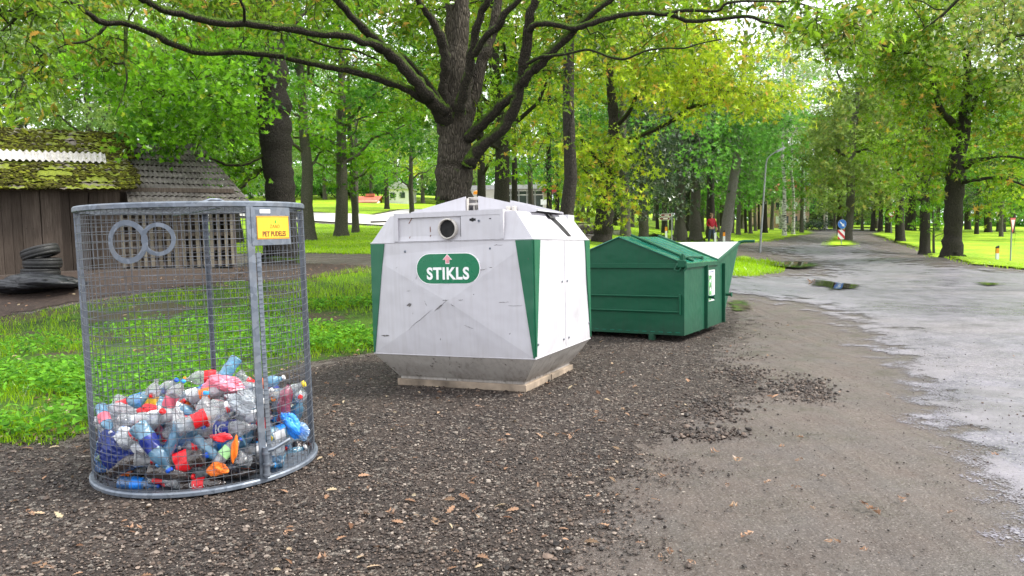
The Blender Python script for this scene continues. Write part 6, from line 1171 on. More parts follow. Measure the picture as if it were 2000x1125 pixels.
def tile_roof(xs, xe, ez, rz_, ey, ry, pitch, course, amp, hip=0.0, name='roof', mat=None, seed=0, jag=.0):
    rs_ = np.random.default_rng(seed); nc = max(1, int(round(math.hypot(rz_-ez, ry-ey)/course))); V_, Q_ = [], []; b = 0; nx_ = int((xe-xs)/pitch)*6
    for c in range(nc):
        t0, t1 = c/nc, (c+1.12)/nc; lift = .035
        off = rs_.uniform(-.3, .3)*pitch
        for j, t in enumerate((t0, t1)):
            for i in range(nx_+1):
                x = xs+(xe-xs)*i/nx_; x2 = x-hip*t*(i/nx_); wv = amp*abs(math.sin(math.pi*(x+off)/pitch))**.8; z = ez+(rz_-ez)*t; y = ey+(ry-ey)*t
                jg = (rs_.normal()*.012 + (-jag*(math.sin(x*3.1)+math.sin(x*7.7+1)) if c == 0 else 0)) if j == 0 else 0
                V_.append((x2, y+jg, z+wv+(lift if j == 0 else 0)+.02*math.sin(x*1.3+t*3)))
        for i in range(nx_): Q_.append((b+i, b+i+1, b+nx_+1+i+1, b+nx_+1+i))
        b += 2*(nx_+1)
    return link(name, np_mesh(name, np.array(V_), np.array(Q_), mat, smooth=True, k=4), shed)
def roofmat(name, a, b, moss):
    t = NT(name); c = t.co(); n = t.noise(5, 7, c, .65); n2 = t.noise(40, 4, c); col = t.ramp(n, [(.32, a), (.68, b)]); col = t.mix(t.val(n2, .5, .66, 0, .6), col, (.05, .045, .035))
    if moss: col = t.mix(t.val(t.noise(2.4, 6, c, .6), .56-moss*.25, .60-moss*.2), col, t.ramp(n2, [(.35, (.07, .09, .008)), (.65, (.20, .24, .015))]))
    return t.bsdf(col, .85, 0, t.bump(t.math('ADD', n2, n), .8, .02), .3)
M_RG = roofmat('old_grey_sheets', (.085, .076, .068), (.21, .19, .175), 0); M_RM = roofmat('mossy_sheets', (.07, .055, .042), (.20, .175, .15), .55); M_RL = roofmat('light_corrugated', (.36, .34, .31), (.55, .53, .50), 0)
EY, RY_ = -.45, 2.1
e0 = 1.98; r0z = 3.55
tile_roof(-.6, loc_(262, 340, 17.4).x, e0, r0z, EY, RY_, .17, .30, .030, .0, 'mossy_roof', M_RM, 1, .06)
xr0 = loc_(252, 340, 17.4).x
e1, r1z = 1.66, 3.34
tile_roof(xr0-.05, SL+.35, e1, r1z, EY+.0, RY_-.05, .125, .30, .034, .75, 'grey_roof', M_RG, 2, .02)
mb = MB(); mb.add([(-.6, RY_, r0z+.02), (xr0, RY_, r0z+.02), (xr0, RY_+2, e0), (-.6, RY_+2, e0)], [(0, 1, 2, 3)]); mb.add([(xr0, RY_-.05, r1z+.02), (SL-.4, RY_-.05, r1z+.02), (SL, RY_+2, e1), (xr0, RY_+2, e1)], [(0, 1, 2, 3)]); mb.build('rear_roof', M_RG, shed)
# light corrugated strip laid over the moss
V_, Q_ = [], []; x0_, x1_ = loc_(-60, 310, 15.9).x, loc_(214, 320, 17.2).x; nx_ = 170
for j, t in enumerate((.40, .56)):
    for i in range(nx_+1): x = x0_+(x1_-x0_)*i/nx_; V_.append((x, EY+(RY_-EY)*t+.02*math.sin(x*5)*(j == 0), e0+(r0z-e0)*t+.10+.024*math.sin(2*math.pi*x/.125)))
for i in range(nx_): Q_.append((i, i+1, nx_+2+i, nx_+1+i))
link('corrugated_strip', np_mesh('corrugated_strip', np.array(V_), np.array(Q_), M_RL, smooth=True, k=4), shed)
# moss cushions
rs = np.random.default_rng(4); n = 9000; xx = rs.uniform(-.6, xr0+.25, n); t = rs.random(n); keep = ((np.sin(xx*2.2+t*9)+np.sin(xx*5.3-t*13)+.7*np.sin(xx*13+t*31)+rs.normal(size=n)*.7) > -.15-.5*t) & ~((t > .39) & (t < .57) & (rs.random(n) < .93) & (xx < x1_))
xx, t = xx[keep], t[keep]; P_ = np.stack([xx, EY+(RY_-EY)*t, e0+(r0z-e0)*t+.05], 1); sz = rs.uniform(.022, .062, len(xx))
v, f, a = lumps(P_, sz, .55, rs)
def mossm():
    t = NT('roof_moss'); at = t.n('ShaderNodeAttribute', attribute_name='tint'); sp = t.n('ShaderNodeSeparateColor'); t.l(at.outputs['Color'], sp.inputs[0]); col = t.ramp(sp.outputs[0], [(0, (.03, .026, .010)), (.5, (.065, .065, .012)), (.85, (.13, .145, .014)), (1, (.22, .24, .02))]); c = t.co()
    return t.bsdf(t.mix(t.val(t.noise(60, 3, c), .35, .6, .5, 0), col, (.05, .05, .01)), .95, 0, t.bump(t.noise(90, 3, c), 1., .02), .1)
M_MOSS = mossm(); mo = link('roof_moss', np_mesh('roof_moss', v, f, M_MOSS, a), shed)
tag(mo, kind='stuff')
# tyres and black sheet by the shed wall
def tyre_mesh():
    m = MB(); pr = [(.19, -.08), (.20, -.095), (.27, -.10), (.315, -.085), (.325, -.05), (.318, -.045), (.328, -.035), (.328, .035), (.318, .045), (.325, .05), (.315, .085), (.27, .10), (.20, .095), (.19, .08), (.185, .0), (.19, -.08)]; m.lathe(pr, 36); return m.mesh('tyre', M_BLACK)
tm_ = tyre_mesh(); tp0 = pix(82, 543, 15.0); tgz = gz(tp0[0], tp0[1])
for i, (dx, dy, z, tx, ty, lab) in enumerate(((-.02, 0, .11, 0, 0, 'bottom tyre of the stack against the shed wall'), (.02, .02, .31, .02, .03, 'middle tyre of the stack against the shed wall'), (.0, .0, .52, -.25, .12, 'top tyre tilted on the stack against the shed wall'))):
    o = link('car_tyre', tm_, None, (tp0[0]+dx, tp0[1]+dy, tgz+z+.14), (tx, ty, i)); o.scale = (1.05,)*3; tag(o, lab, 'tyre', 'tyres stacked by the shed')
bag('black_tarpaulin', 72, 553, 14.4, .62, .32, .13, 31, M_BBAG, 'crumpled black plastic sheet heaped under the tyres', 'tarpaulin', .25)
# ------------------------------------------------------------------ signs, lamp, posts
def pole(name, par, h, r, mat=M_POST, lean=0): m = MB(); m.tube([(0, 0, -.2), (lean*h, 0, h)], r, 10); return m.build(name, mat, par)
def sgn(name, lab, px, py, y, rz=0): x, y_ = pix(px, py, y)[:2]; return thing(name, lab, 'road sign', (x, y_, gz(x, y_)), (0, 0, rz))
def disc(r, y, m, z, x=0, n=32, th=.004): q = MB(); q.cyl((x, y, z), (x, y-th, z), r, n, sm=False); return q
s = sgn('keep_right_sign', 'blue round arrow sign above a red white hazard board on the island', 1643, 482, 48, .12); pole('post', s, 1.55, .03)
zc = 1.43
d_ = disc(.285, -.035, 0, zc, .02).build('arrow_disc', M_BLUE, s); disc(.292, -.030, 0, zc, .02, th=.003).build('disc_rim', M_SIGNW, d_)
q = MB(); aM = Matrix.Translation((.02, -.0405, zc))@Matrix.Rotation(R(45), 4, 'Y'); pr_ = [(-.20, -.035), (.05, -.035), (.05, -.11), (.22, 0), (.05, .11), (.05, .035), (-.20, .035)]; q.add([aM@Vector((x, dy, z)) for dy in (0, -.002) for x, z in pr_], [range(7), range(7, 14)]+[(i, (i+1) % 7, 7+(i+1) % 7, 7+i) for i in range(7)]); q.build('arrow', M_SIGNW, d_)
zb_ = .78; q = MB(); q.box((-.03, -.035, zb_), (.47, .005, .60)); hz_ = q.build('hazard_board', M_SIGNW, s); q = MB()
def clipbar(o0, o1):   # band between lines x+z = o0..o1 slanting down right
    P_ = []
    for u in ((-.235, -.30), (.235, -.30), (.235, .30), (-.235, .30)): P_.append(u)
    def cut(poly, a, sgn_):
        out = []
        for i in range(len(poly)):
            p0, p1 = poly[i], poly[(i+1) % len(poly)]; f0, f1 = sgn_*(p0[0]+p0[1]-a), sgn_*(p1[0]+p1[1]-a)
            if f0 >= 0: out.append(p0)
            if f0*f1 < 0: t_ = f0/(f0-f1); out.append((p0[0]+(p1[0]-p0[0])*t_, p0[1]+(p1[1]-p0[1])*t_))
        return out
    P_ = cut(cut(P_, o0, 1), o1, -1); q.prism([(x-.03, z+zb_) for x, z in P_], 'y', -.0385, -.040)
for o0, o1 in ((-.6, -.33), (-.09, .12), (.36, .6)): clipbar(o0, o1)
q.build('red_stripe', M_RED, hz_)
s = sgn('speed_limit_sign', 'round thirty speed limit sign on a thin post beside the avenue', 1740, 468, 70); pole('post', s, 2.25, .03); d_ = disc(.30, -.035, 0, 2.02).build('limit_disc', M_RED, s); disc(.225, -.040, 0, 2.02, th=.003).build('white_field', M_SIGNW, d_)
q = MB(); add_mesh(q, text_mesh('30', .26, .001, .006), Matrix.Translation((0, -.045, 2.02))@Matrix.Rotation(R(90), 4, 'X')); q.build('number', M_BLACK, d_)
s = sgn('give_way_sign', 'red and white give way triangle on a grey post at the right edge', 1973, 519, 32, .75); pole('post', s, 2.0, .03, lean=0.02)
for sc_, m_, y_, nm in ((1, M_RED, -.035, 'triangle'), (.66, M_SIGNW, -.039, 'white_field')):
    q = MB(); q.prism([(-.40*sc_+.04, 1.78+.23*sc_), (.40*sc_+.04, 1.78+.23*sc_), (.04, 1.78-.42*sc_)], 'y', y_, y_-.004)
    if nm == 'triangle': tri = q.build(nm, m_, s)
    else: q.build(nm, m_, tri)
s = sgn('direction_sign', 'brown tourist direction sign with two arrow boards pointing left', 1312, 470, 35, 0); s.scale = (.80,)*3; pole('post', s, 2.0, .035)
for i, z in enumerate((1.86, 1.66)):
    q = MB(); dx = -.02-.08*i; q.prism([(dx-.60, z), (dx-.68, z), (dx-.56, z+.085), (dx, z+.085), (dx, z-.085), (dx-.56, z-.085), (dx-.68, z)][1:], 'y', -.03, -.045); ar = q.build('arrow_board', M_SIGNW, s)
    q = MB(); q.prism([(dx-.64, z), (dx-.55, z+.068), (dx-.02, z+.068), (dx-.02, z-.068), (dx-.55, z-.068)], 'y', -.0455, -.047); q.build('brown_field', M_TBROWN, ar)
    q = MB(); q.box((dx-.27, -.049, z), (.26, .002, .045)); q.build('legend', M_SIGNW, ar)
x, y_ = pix(1484, 473, 40)[:2]; lamp = thing('street_lamp', 'tall thin grey street lamp leaning slightly right at the road corner', 'street lamp', (x, y_, gz(x, y_)))
m = MB(); m.tube([(0, 0, -.2), (.06, 0, 1.0), (.20, 0, 3.2), (.36, 0, 5.7), (.44, 0, 6.1), (.66, -.05, 6.35), (.92, -.1, 6.52)], [.075, .07, .06, .052, .05, .04, .035], 10); m.build('pole', M_POST, lamp); lamp.scale = (.80,)*3
m = MB(); m.add([v for v in [(.88, -.08, 6.46), (1.05, -.2, 6.5), (1.6, -.2, 6.78), (1.62, -.02, 6.80), (1.05, .02, 6.5), (.88, -.1, 6.56), (1.05, -.18, 6.64), (1.5, -.16, 6.86), (1.5, -.05, 6.87), (1.05, 0, 6.64)]], [(0, 1, 2, 3, 4), (5, 9, 8, 7, 6), (0, 5, 6, 1), (1, 6, 7, 2), (2, 7, 8, 3), (3, 8, 9, 4), (4, 9, 5, 0)]); m.build('lamp_head', M_POST, lamp)
def marker(px, py, y, h, orange, lab):
    x, y_ = pix(px, py, y)[:2]; t = thing('marker_post', lab, 'marker post', (x, y_, gz(x, y_))); m = MB(); m.prism([(-.055, -.2), (.055, -.2), (.055, h-.34), (-.055, h-.34)], 'y', -.04, .04); m.build('post', M_SIGNW, t)
    m = MB(); m.prism([(-.056, h-.34), (.056, h-.34), (.056, h-.13), (-.056, h-.13)], 'y', -.041, .041); m.build('band', M_ORANGE if orange else M_SIGNW, t); m = MB(); m.prism([(-.056, h-.13), (.056, h-.13), (.056, h-.02), (-.056, h-.08)], 'y', -.041, .041); m.build('top', M_BLACK if orange else M_SIGNW, t)
marker(1301, 472, 39, 1.0, True, 'orange banded marker post beside the brown direction sign'); marker(1397, 474, 41, .85, False, 'plain white marker post next to the walking person'); marker(1414, 474, 41, 1.0, True, 'orange banded marker post before the leaning pale trunk'); marker(1947, 517, 31, .75, True, 'orange banded marker post on the right verge by the give way sign')
x, y_ = pix(1296, 470, 38)[:2]
# ------------------------------------------------------------------ buildings and lawn furniture
M_PLAST = simple('pale_render', (.72, .70, .67), .8, 0, .08, 1.2); M_GLASSW = simple('dark_window_glass', (.05, .065, .065), .08, 0, .3, 1.5, spec=.9); M_FRAMEW = simple('white_window_frame', (.78, .78, .78), .5); M_ROOFG = simple('grey_flat_roof', (.40, .40, .41), .7); M_REDF = simple('red_fascia', (.42, .03, .025), .5); M_REDR = simple('red_tiles', (.50, .13, .08), .7, 0, .2, 3); M_PINKW = simple('salmon_render', (.62, .40, .32), .8)
def bld(name, lab, px, y): x = (px-1000)/F*y; return thing(name, lab, 'building', (x, y, gz(x, y))), x
def zat(py, px, y): return pix(px, py, y)[2]
bb, bx_ = bld('park_pavilion', 'low white pavilion with tall windows behind the broad oak', 1005, 60)
xa, xb = (925-1005)/F*60, (1066-1005)/F*60; zt_ = zat(366, 1005, 60)-bb.location.z; zg = zat(424, 1005, 60)-bb.location.z
m = MB(); m.box(((xa+xb)/2, 3.5, (zg+zt_)/2-.8), (xb-xa, 6.9, zt_-zg+1.4)); m.build('wall', M_PLAST, bb)
m = MB(); m.box(((xa+xb)/2-.2, 3.2, zt_+.0), (xb-xa+.9, 8, .32)); m.build('roof', M_ROOFG, bb)
x = (985-1005)/F*60
for i in range(6):
    if x > xb-.3: break
    m = MB(); m.box((x+.31, .02, zt_-1.05), (.62, .05, 1.55)); wn = m.build('window', M_GLASSW, bb); m = MB()
    for dx in (0, .62): m.box((x+dx, -.02, zt_-1.05), (.07, .07, 1.65))
    for z in (zt_-.27, zt_-.60, zt_-1.83): m.box((x+.31, -.02, z), (.548, .066, .07))
    m.build('frame', M_FRAMEW, wn); x += .64
m = MB(); m.box((xb-.1, -.5, zt_-1.2), (.45, .3, .42)); m.cyl((xb-.1, -.66, zt_-1.2), (xb-.1, -.64, zt_-1.2), .15, 16); m.build('cooling_unit', M_SIGNW, bb)
m = MB(); m.box((xb+.35, 1.2, zt_-.18), (1.1, 4, .45)); m.build('red_fascia', M_REDF, bb); m = MB(); m.box((xb+.15, 2.5, zt_-1.4), (.5, 4, 2.2)); m.build('end_wall', M_PLAST, bb)
bb, _ = bld('white_house', 'small white house on the rise left of the broad oak', 782, 82)
m = MB(); h = 1.6; m.box((0, 2.5, h/2-.2), (2.7, 5, h+.6)); m.build('wall', M_PLAST, bb); m = MB(); m.prism([(-1.5, h), (1.5, h), (0, h+.9)], 'y', -.2, 5.3); m.build('roof', M_ROOFG, bb)
for dx in (-.6, .5): m = MB(); m.box((dx, -.02, .95), (.5, .05, .6)); m.build('window', M_GLASSW, bb)
bb, _ = bld('red_roofed_outbuilding', 'low outbuilding with broad red roof beside the white house', 722, 80)
m = MB(); m.box((0, 1.2, .1), (2.0, 2.2, .5)); m.build('wall', M_PLAST, bb); m = MB(); m.add([(-1.35, -.1, .15), (1.1, -.1, .15), (1.35, 1.3, .85), (-1.35, 1.3, .85)], [(0, 1, 2, 3)]); m.add([(1.1, 2.7, .15), (-1.35, 2.7, .15), (-1.35, 1.3, .85), (1.35, 1.3, .85)], [(0, 1, 2, 3)]); m.build('roof', M_REDR, bb); m = MB(); m.box((.1, 1.3, .95), (.9, .5, .3)); m.build('chimney', M_REDR, bb)
bb, _ = bld('pink_building', 'salmon coloured building glimpsed behind the white birches', 1545, 104)
z1_ = zat(372, 1545, 104)-bb.location.z; m = MB(); m.box((0, 5, z1_/2), (5.4, 9, z1_)); m.build('wall', M_PINKW, bb); m = MB(); m.prism([(-3, z1_), (3, z1_), (0, z1_+1.6)], 'y', -.3, 9.8); m.build('roof', M_REDR, bb)
for r_ in range(2):
    for dx in (-1.8, -.6, .6, 1.8): m = MB(); m.box((dx, -.02, 1.3+r_*1.9), (.55, .05, 1.0)); m.build('window', M_FRAMEW if (r_+int(dx)) % 2 else M_GLASSW, bb)
bb, _ = bld('white_barn', 'long pale low building on the far field behind the stout maple', 500, 104); m = MB(); m.box((0, 2, .6), (5.5, 4, 1.5)); m.build('wall', M_PLAST, bb); m = MB(); m.prism([(-.3, 1.3), (4.3, 1.3), (2, 1.9)], 'x', -2.9, 2.9); m.build('roof', M_ROOFG, bb)
# orange sunshade by the pavilion, stone wall, concrete block, brush heap, timber beam
x, y_ = pix(932, 395, 52)[:2]; t = thing('orange_parasol', 'small orange parasol near the pavilion left end', 'parasol', (x, y_, gz(x, y_))); zz = zat(372, 932, 52)-t.location.z; m = MB(); m.tube([(0, 0, -.1), (0, 0, zz)], .02, 6); m.build('pole', M_POST, t); m = MB(); m.lathe([(.26, zz-.26), (.24, zz-.08), (0, zz)], 8, 0, False); m.build('canopy', M_ORANGE, t)
M_STONEW = simple('field_stone', (.23, .19, .165), .85, 0, .4, 9, .6, 30)
x0_, y0_ = pix(1112, 456, 38)[:2]; x1_, y1_ = pix(1166, 462, 34)[:2]; t = thing('stone_wall', 'low rough stone wall between the containers and the park path', 'wall', (x0_, y0_, gz(x0_, y0_))); P_ = []; 
for k in range(420): u = rs.random(); P_.append(((x1_-x0_)*u, (y1_-y0_)*u+rs.normal()*.08, rs.uniform(0, .34)))
v, f, a = lumps(np.array(P_), rs.uniform(.05, .10, 420), .7, rs); link('stones', np_mesh('stones', v, f, M_STONEW, a), t)
x, y_ = pix(1204, 457, 39)[:2]; t = thing('concrete_block', 'dark weathered concrete block lying on the park lawn', 'block', (x, y_, gz(x, y_)), (0, 0, -.1)); m = MB(); m.box((0, 0, .13), (.82, .5, .30), bev=.02); m.build('block', M_HOP, t); m = MB(); m.box((0, 0, .295), (.86, .54, .03), bev=.005); m.build('top_slab', M_STONEW, t)
x, y_ = pix(1279, 460, 41)[:2]; t = thing('brush_pile', 'heap of dead brown branches between park trunks', 'brush pile', (x, y_, gz(x, y_))); m = MB()
for k in range(170): a_ = rs.random()*6.28; r_ = rs.random()*.45; p0 = (r_*math.cos(a_), r_*math.sin(a_)*.6, rs.random()*.35*(1-r_)); d2 = rs.normal(size=3)*[.25, .2, .08]; m.tube([Vector(p0)-Vector(d2), Vector(p0)+Vector((0, 0, .05)), Vector(p0)+Vector(d2)], .012, 4)
m.build('branches', B_DARK, t)
x, y_ = pix(770, 420, 52)[:2]; t = thing('timber_beam', 'long dark timber beam lying along the far path', 'beam', (x, y_, gz(x, y_)+.06), (0, -.02, .55)); m = MB(); m.box((0, 0, .04), (3.4, .12, .12)); m.build('beam', B_DARK, t)
# ------------------------------------------------------------------ person
def skin(name, J, E_, mat, parent=None, sub=2):
    me = bpy.data.meshes.new(name); me.from_pydata([j[0] for j in J], E_, []); me.materials.append(mat); o = link(name, me, parent); md = o.modifiers.new('skin', 'SKIN'); 
    for i, j in enumerate(J): me.skin_vertices[0].data[i].radius = j[1] if hasattr(j[1], '__len__') else (j[1], j[1])
    me.skin_vertices[0].data[0].use_root = True; md.use_smooth_shade = True; s_ = o.modifiers.new('sub', 'SUBSURF'); s_.levels = s_.render_levels = sub; return o
px_, py_ = pix(1390, 488, 43)[:2]; per = thing('person', 'person in red hooded jacket and blue jeans walking beside the pale marker post', 'person', (px_, py_, gz(px_, py_)), (0, 0, .15)); per.scale = (.97,)*3
SKIN = simple('skin', (.60, .34, .26), .5); JKT = simple('red_jacket_cloth', (.50, .012, .035), .7, 0, .15, 14); JEAN = simple('jeans_cloth', (.07, .09, .15), .8, 0, .2, 20); HAIR = simple('fair_hair', (.30, .20, .12), .7); SHOE = simple('dark_shoe', (.04, .04, .045), .6)
J = [((0, 0, .95), (.13, .10)), ((0, 0, 1.15), (.13, .10)), ((0, 0, 1.36), (.15, .10)), ((0, 0, 1.50), .055), ((0, -.01, 1.57), .055), ((0, -.015, 1.66), (.078, .095)), ((0, -.012, 1.74), (.06, .075)),
     ((.18, 0, 1.42), .055), ((.24, .04, 1.17), .042), ((.29, -.06, .95), .028), ((.295, -.08, .89), .03), ((-.18, 0, 1.42), .055), ((-.27, .07, 1.18), .042), ((-.16, -.10, 1.02), .028), ((-.11, -.13, .99), .03),
     ((.09, 0, .90), .085), ((.10, -.10, .50), .055), ((.10, -.16, .10), .036), ((.10, -.28, .04), .035), ((-.09, 0, .90), .085), ((-.10, .06, .50), .055), ((-.10, .22, .12), .036), ((-.10, .14, .05), .035)]
EE = [(0, 1), (1, 2), (2, 3), (3, 4), (4, 5), (5, 6), (2, 7), (7, 8), (8, 9), (9, 10), (2, 11), (11, 12), (12, 13), (13, 14), (0, 15), (15, 16), (16, 17), (17, 18), (0, 19), (19, 20), (20, 21), (21, 22)]
for (hx, hy, hz, sx_) in ((.295, -.08, .89, 1), (-.11, -.13, .99, -1)):
    hi = 10 if sx_ == 1 else 14
    for k in range(4): J += [((hx-.02+.014*k, hy-.02, hz-.05), .009), ((hx-.02+.014*k, hy-.045, hz-.075-.004*(k == 1)), .008)]; EE += [(hi, len(J)-2), (len(J)-2, len(J)-1)]
    J += [((hx-.035*sx_, hy-.03, hz-.015), .010), ((hx-.045*sx_, hy-.05, hz-.035), .009)]; EE += [(hi, len(J)-2), (len(J)-2, len(J)-1)]
body_ = skin('body', J, EE, SKIN, per)
skin('jacket', [((0, 0, .93), (.165, .125)), ((0, 0, 1.12), (.165, .125)), ((0, 0, 1.34), (.185, .13)), ((0, 0, 1.46), (.10, .085)), ((0, .01, 1.52), (.085, .09)), ((.19, 0, 1.42), .075), ((.25, .045, 1.17), .062), ((.285, -.045, .975), .046), ((-.19, 0, 1.42), .075), ((-.28, .075, 1.18), .062), ((-.185, -.085, 1.035), .046)], [(0, 1), (1, 2), (2, 3), (3, 4), (2, 5), (5, 6), (6, 7), (2, 8), (8, 9), (9, 10)], JKT, per)
skin('jeans', [((0, 0, .96), (.15, .115)), ((.09, 0, .86), .10), ((.10, -.10, .50), .078), ((.10, -.155, .13), .06), ((-.09, 0, .86), .10), ((-.10, .06, .50), .078), ((-.10, .21, .15), .06)], [(0, 1), (1, 2), (2, 3), (0, 4), (4, 5), (5, 6)], JEAN, per)
skin('hair', [((0, .03, 1.70), (.085, .085)), ((0, .01, 1.765), (.075, .085)), ((0, .05, 1.63), (.07, .05))], [(0, 1), (0, 2)], HAIR, per)
for n_, P_, r_ in (('nose', (0, -.112, 1.655), .013),): 
    m = MB(); m.lathe([(0, -.03), (.014, -.012), (.010, .012), (0, .03)], 8, mat=Matrix.Translation(P_)); m.build(n_, SKIN, body_)
for sx_ in (-1, 1):
    m = MB(); m.lathe([(0, -.009), (.011, 0), (0, .009)], 8, mat=Matrix.Translation((sx_*.03, -.098, 1.685))); m.build('eye', M_BLACK, body_); m = MB(); m.lathe([(0, -.03), (.014, 0), (0, .03)], 8, mat=Matrix.Translation((sx_*.083, -.01, 1.67))); m.build('ear', SKIN, body_)
m = MB(); m.box((0, -.102, 1.615), (.045, .01, .009)); m.build('mouth', simple('lips', (.40, .12, .10), .5), body_)
for (x_, y2, z_, nm) in ((.10, -.24, .05, 'shoe'), (-.10, .17, .06, 'shoe')): m = MB(); m.box((x_, y2, z_), (.10, .28, .10), bev=.035); m.build(nm, SHOE, per)
# ------------------------------------------------------------------ grass, ground plants, litter
def lawn_blades(name, poly, n, r0, r1, h, wd, seed, thr=-9, tone=(.35, .9), th=.78, power=1.0):
    rs_ = np.random.default_rng(seed); t_ = rs_.uniform(-th, th, n); r = r0*(r1/r0)**rs_.random(n); x = r*np.sin(t_); y = r*np.cos(t_); k = inside(poly, x, y)
    pat = np.sin(x*1.3+np.sin(y*1.7)*1.3)+np.sin(y*2.1+x*.7+1)*.8+.5*np.sin(x*5.1+y*3.7); k &= (pat+rs_.normal(size=n)*.5 > thr); x, y, pat = x[k], y[k], pat[k]; n = len(x); z = tz(x, y)
    ed_ = pol_dist(poly, x, y) if r1 < 25 else np.full(n, 1.); kk = ed_+rs_.normal(size=n)*.10 > .04; x, y, pat, z, ed_ = x[kk], y[kk], pat[kk], z[kk], ed_[kk]; n = len(x)
    H = h*rs_.uniform(.45, 1.3, n)*np.clip(.3+ed_/.8, 0, 1)*(1+.25*np.clip(pat, -1, 1.5)); a = rs_.random(n)*6.28; ln = rs_.uniform(.15, .75, n)*H; b = a+rs_.normal(size=n)*.8; ww = wd*rs_.uniform(.6, 1.3, n)
    dx, dy = np.cos(a)*ww, np.sin(a)*ww; lx, ly = np.cos(b)*ln, np.sin(b)*ln
    V_ = np.stack([np.stack([x-dx, y-dy, z], 1), np.stack([x+dx, y+dy, z], 1), np.stack([x+dx*.7+lx*.4, y+dy*.7+ly*.4, z+H*.6], 1), np.stack([x-dx*.7+lx*.4, y-dy*.7+ly*.4, z+H*.6], 1), np.stack([x+lx, y+ly, z+H], 1)], 1).reshape(-1, 3)
    i = np.arange(n)[:, None]*5; T_ = np.concatenate([i+[0, 1, 2], i+[0, 2, 3], i+[3, 2, 4]]); c = np.repeat(np.stack([np.clip(rs_.uniform(*tone, n)+.1*pat, 0, 1), rs_.random(n)**2*.75], 1), 5, 0)
    return tag(link(name, np_mesh(name, V_, T_, L_GRASS, c)), kind='stuff')
L_GRASS = leaf_mat('grass_blades', (.045, .13, .006), (.36, .58, .014), (.36, .34, .04), .5)
L_HERB = leaf_mat('herb_leaves', (.022, .085, .010), (.17, .42, .03), (.30, .40, .03), .42)
lawn_blades('grass', LAWN1, 150000, 5.5, 18, .10, .0042, 1, thr=-.35, tone=(0, .85))
lawn_blades('grass', LAWN2, 90000, 20, 60, .09, .018, 2, tone=(.5, 1))
lawn_blades('grass', LAWN4, 60000, 26, 60, .08, .018, 3, tone=(.5, 1), th=.5)
lawn_blades('grass', LAWN5, 50000, 20, 34, .13, .010, 4, tone=(.55, 1), th=.5)
lawn_blades('grass', LAWN6, 60000, 26, 70, .08, .018, 5, tone=(.55, 1)); lawn_blades('grass', ISL, 60000, 46, 60, .08, .02, 6, tone=(.6, 1), th=.6); lawn_blades('grass', VERGE, 30000, 10, 20, .035, .004, 7, tone=(.3, .8), th=.5)
rs = np.random.default_rng(15)                              # ground plants
def herbs(n, seed, r0, r1, poly, thr=.2, hmax=.15):
    rs_ = np.random.default_rng(seed); t_ = rs_.uniform(-.78, .3, n); r = r0*(r1/r0)**rs_.random(n); x = r*np.sin(t_); y = r*np.cos(t_); k = inside(poly, x, y); pat = np.sin(x*1.3+np.sin(y*1.7)*1.3)+np.sin(y*2.1+x*.7+1)*.8
    k &= (pat+rs_.normal(size=n)*.6 > thr); x, y = x[k], y[k]; ed_ = pol_dist(poly, x, y); kk = ed_+rs_.normal(size=len(x))*.2 > .22; x, y = x[kk], y[kk]; out = []; S_ = []; T_ = []
    for q in range(5):
        a = rs_.random(len(x))*6.28; d2 = rs_.uniform(.01, .06, len(x)); xx, yy = x+np.cos(a)*d2, y+np.sin(a)*d2; out.append(np.stack([xx, yy, tz(xx, yy)+rs_.uniform(.03, hmax, len(x))], 1)); S_.append(rs_.uniform(.035, .075, len(x))); T_.append(np.stack([rs_.random(len(x)), rs_.random(len(x))*.6], 1))
    v, f, a = leaves(np.vstack(out), np.concatenate(S_), 'diamond', rs_, np.vstack(T_), 1.6, .1); return tag(link('ground_plants', np_mesh('ground_plants', v, f, L_HERB, a)), kind='stuff')
herbs(20000, 31, 5.5, 13.5, LAWN1, .1, .17)
L_FALL = leaf_mat('fallen_leaf_brown', (.09, .045, .026), (.36, .22, .14), (.40, .33, .22), .15)
def litter(n, poly, seed, r0, r1, th, name='leaf_litter'):
    rs_ = np.random.default_rng(seed); t_ = rs_.uniform(*th, n); r = r0*(r1/r0)**rs_.random(n); x = r*np.sin(t_); y = r*np.cos(t_); k = inside(poly, x, y) if poly is not None else np.ones(n, bool); x, y = x[k], y[k]
    v, f, a = leaves(np.stack([x, y, tz(x, y)+.016], 1), rs_.uniform(.03, .085, len(x)), 'oak', rs_, np.stack([rs_.random(len(x)), rs_.random(len(x))], 1), 2.5, .25); return tag(link(name, np_mesh(name, v, f, L_FALL, a)), kind='stuff')
litter(2600, LAWN1, 41, 5, 22, (-.78, .3)); litter(5000, SOILP, 42, 14, 26, (-.5, 0)); litter(900, LAWN2, 43, 18, 50, (-.5, .3)); litter(500, LAWN6, 44, 25, 60, (.3, .6))
SHEDP = [ray(*p) for p in ((-300, 690), (0, 638), (150, 604), (300, 586), (460, 562), (460, 530), (250, 548), (0, 552), (-300, 560))]; litter(2200, SHEDP, 45, 10, 20, (-.8, -.2))
litter(420, GRAVW, 46, 3, 12, (-.7, .5), 'leaf_scraps')
bpy.data.objects[-1] if False else None
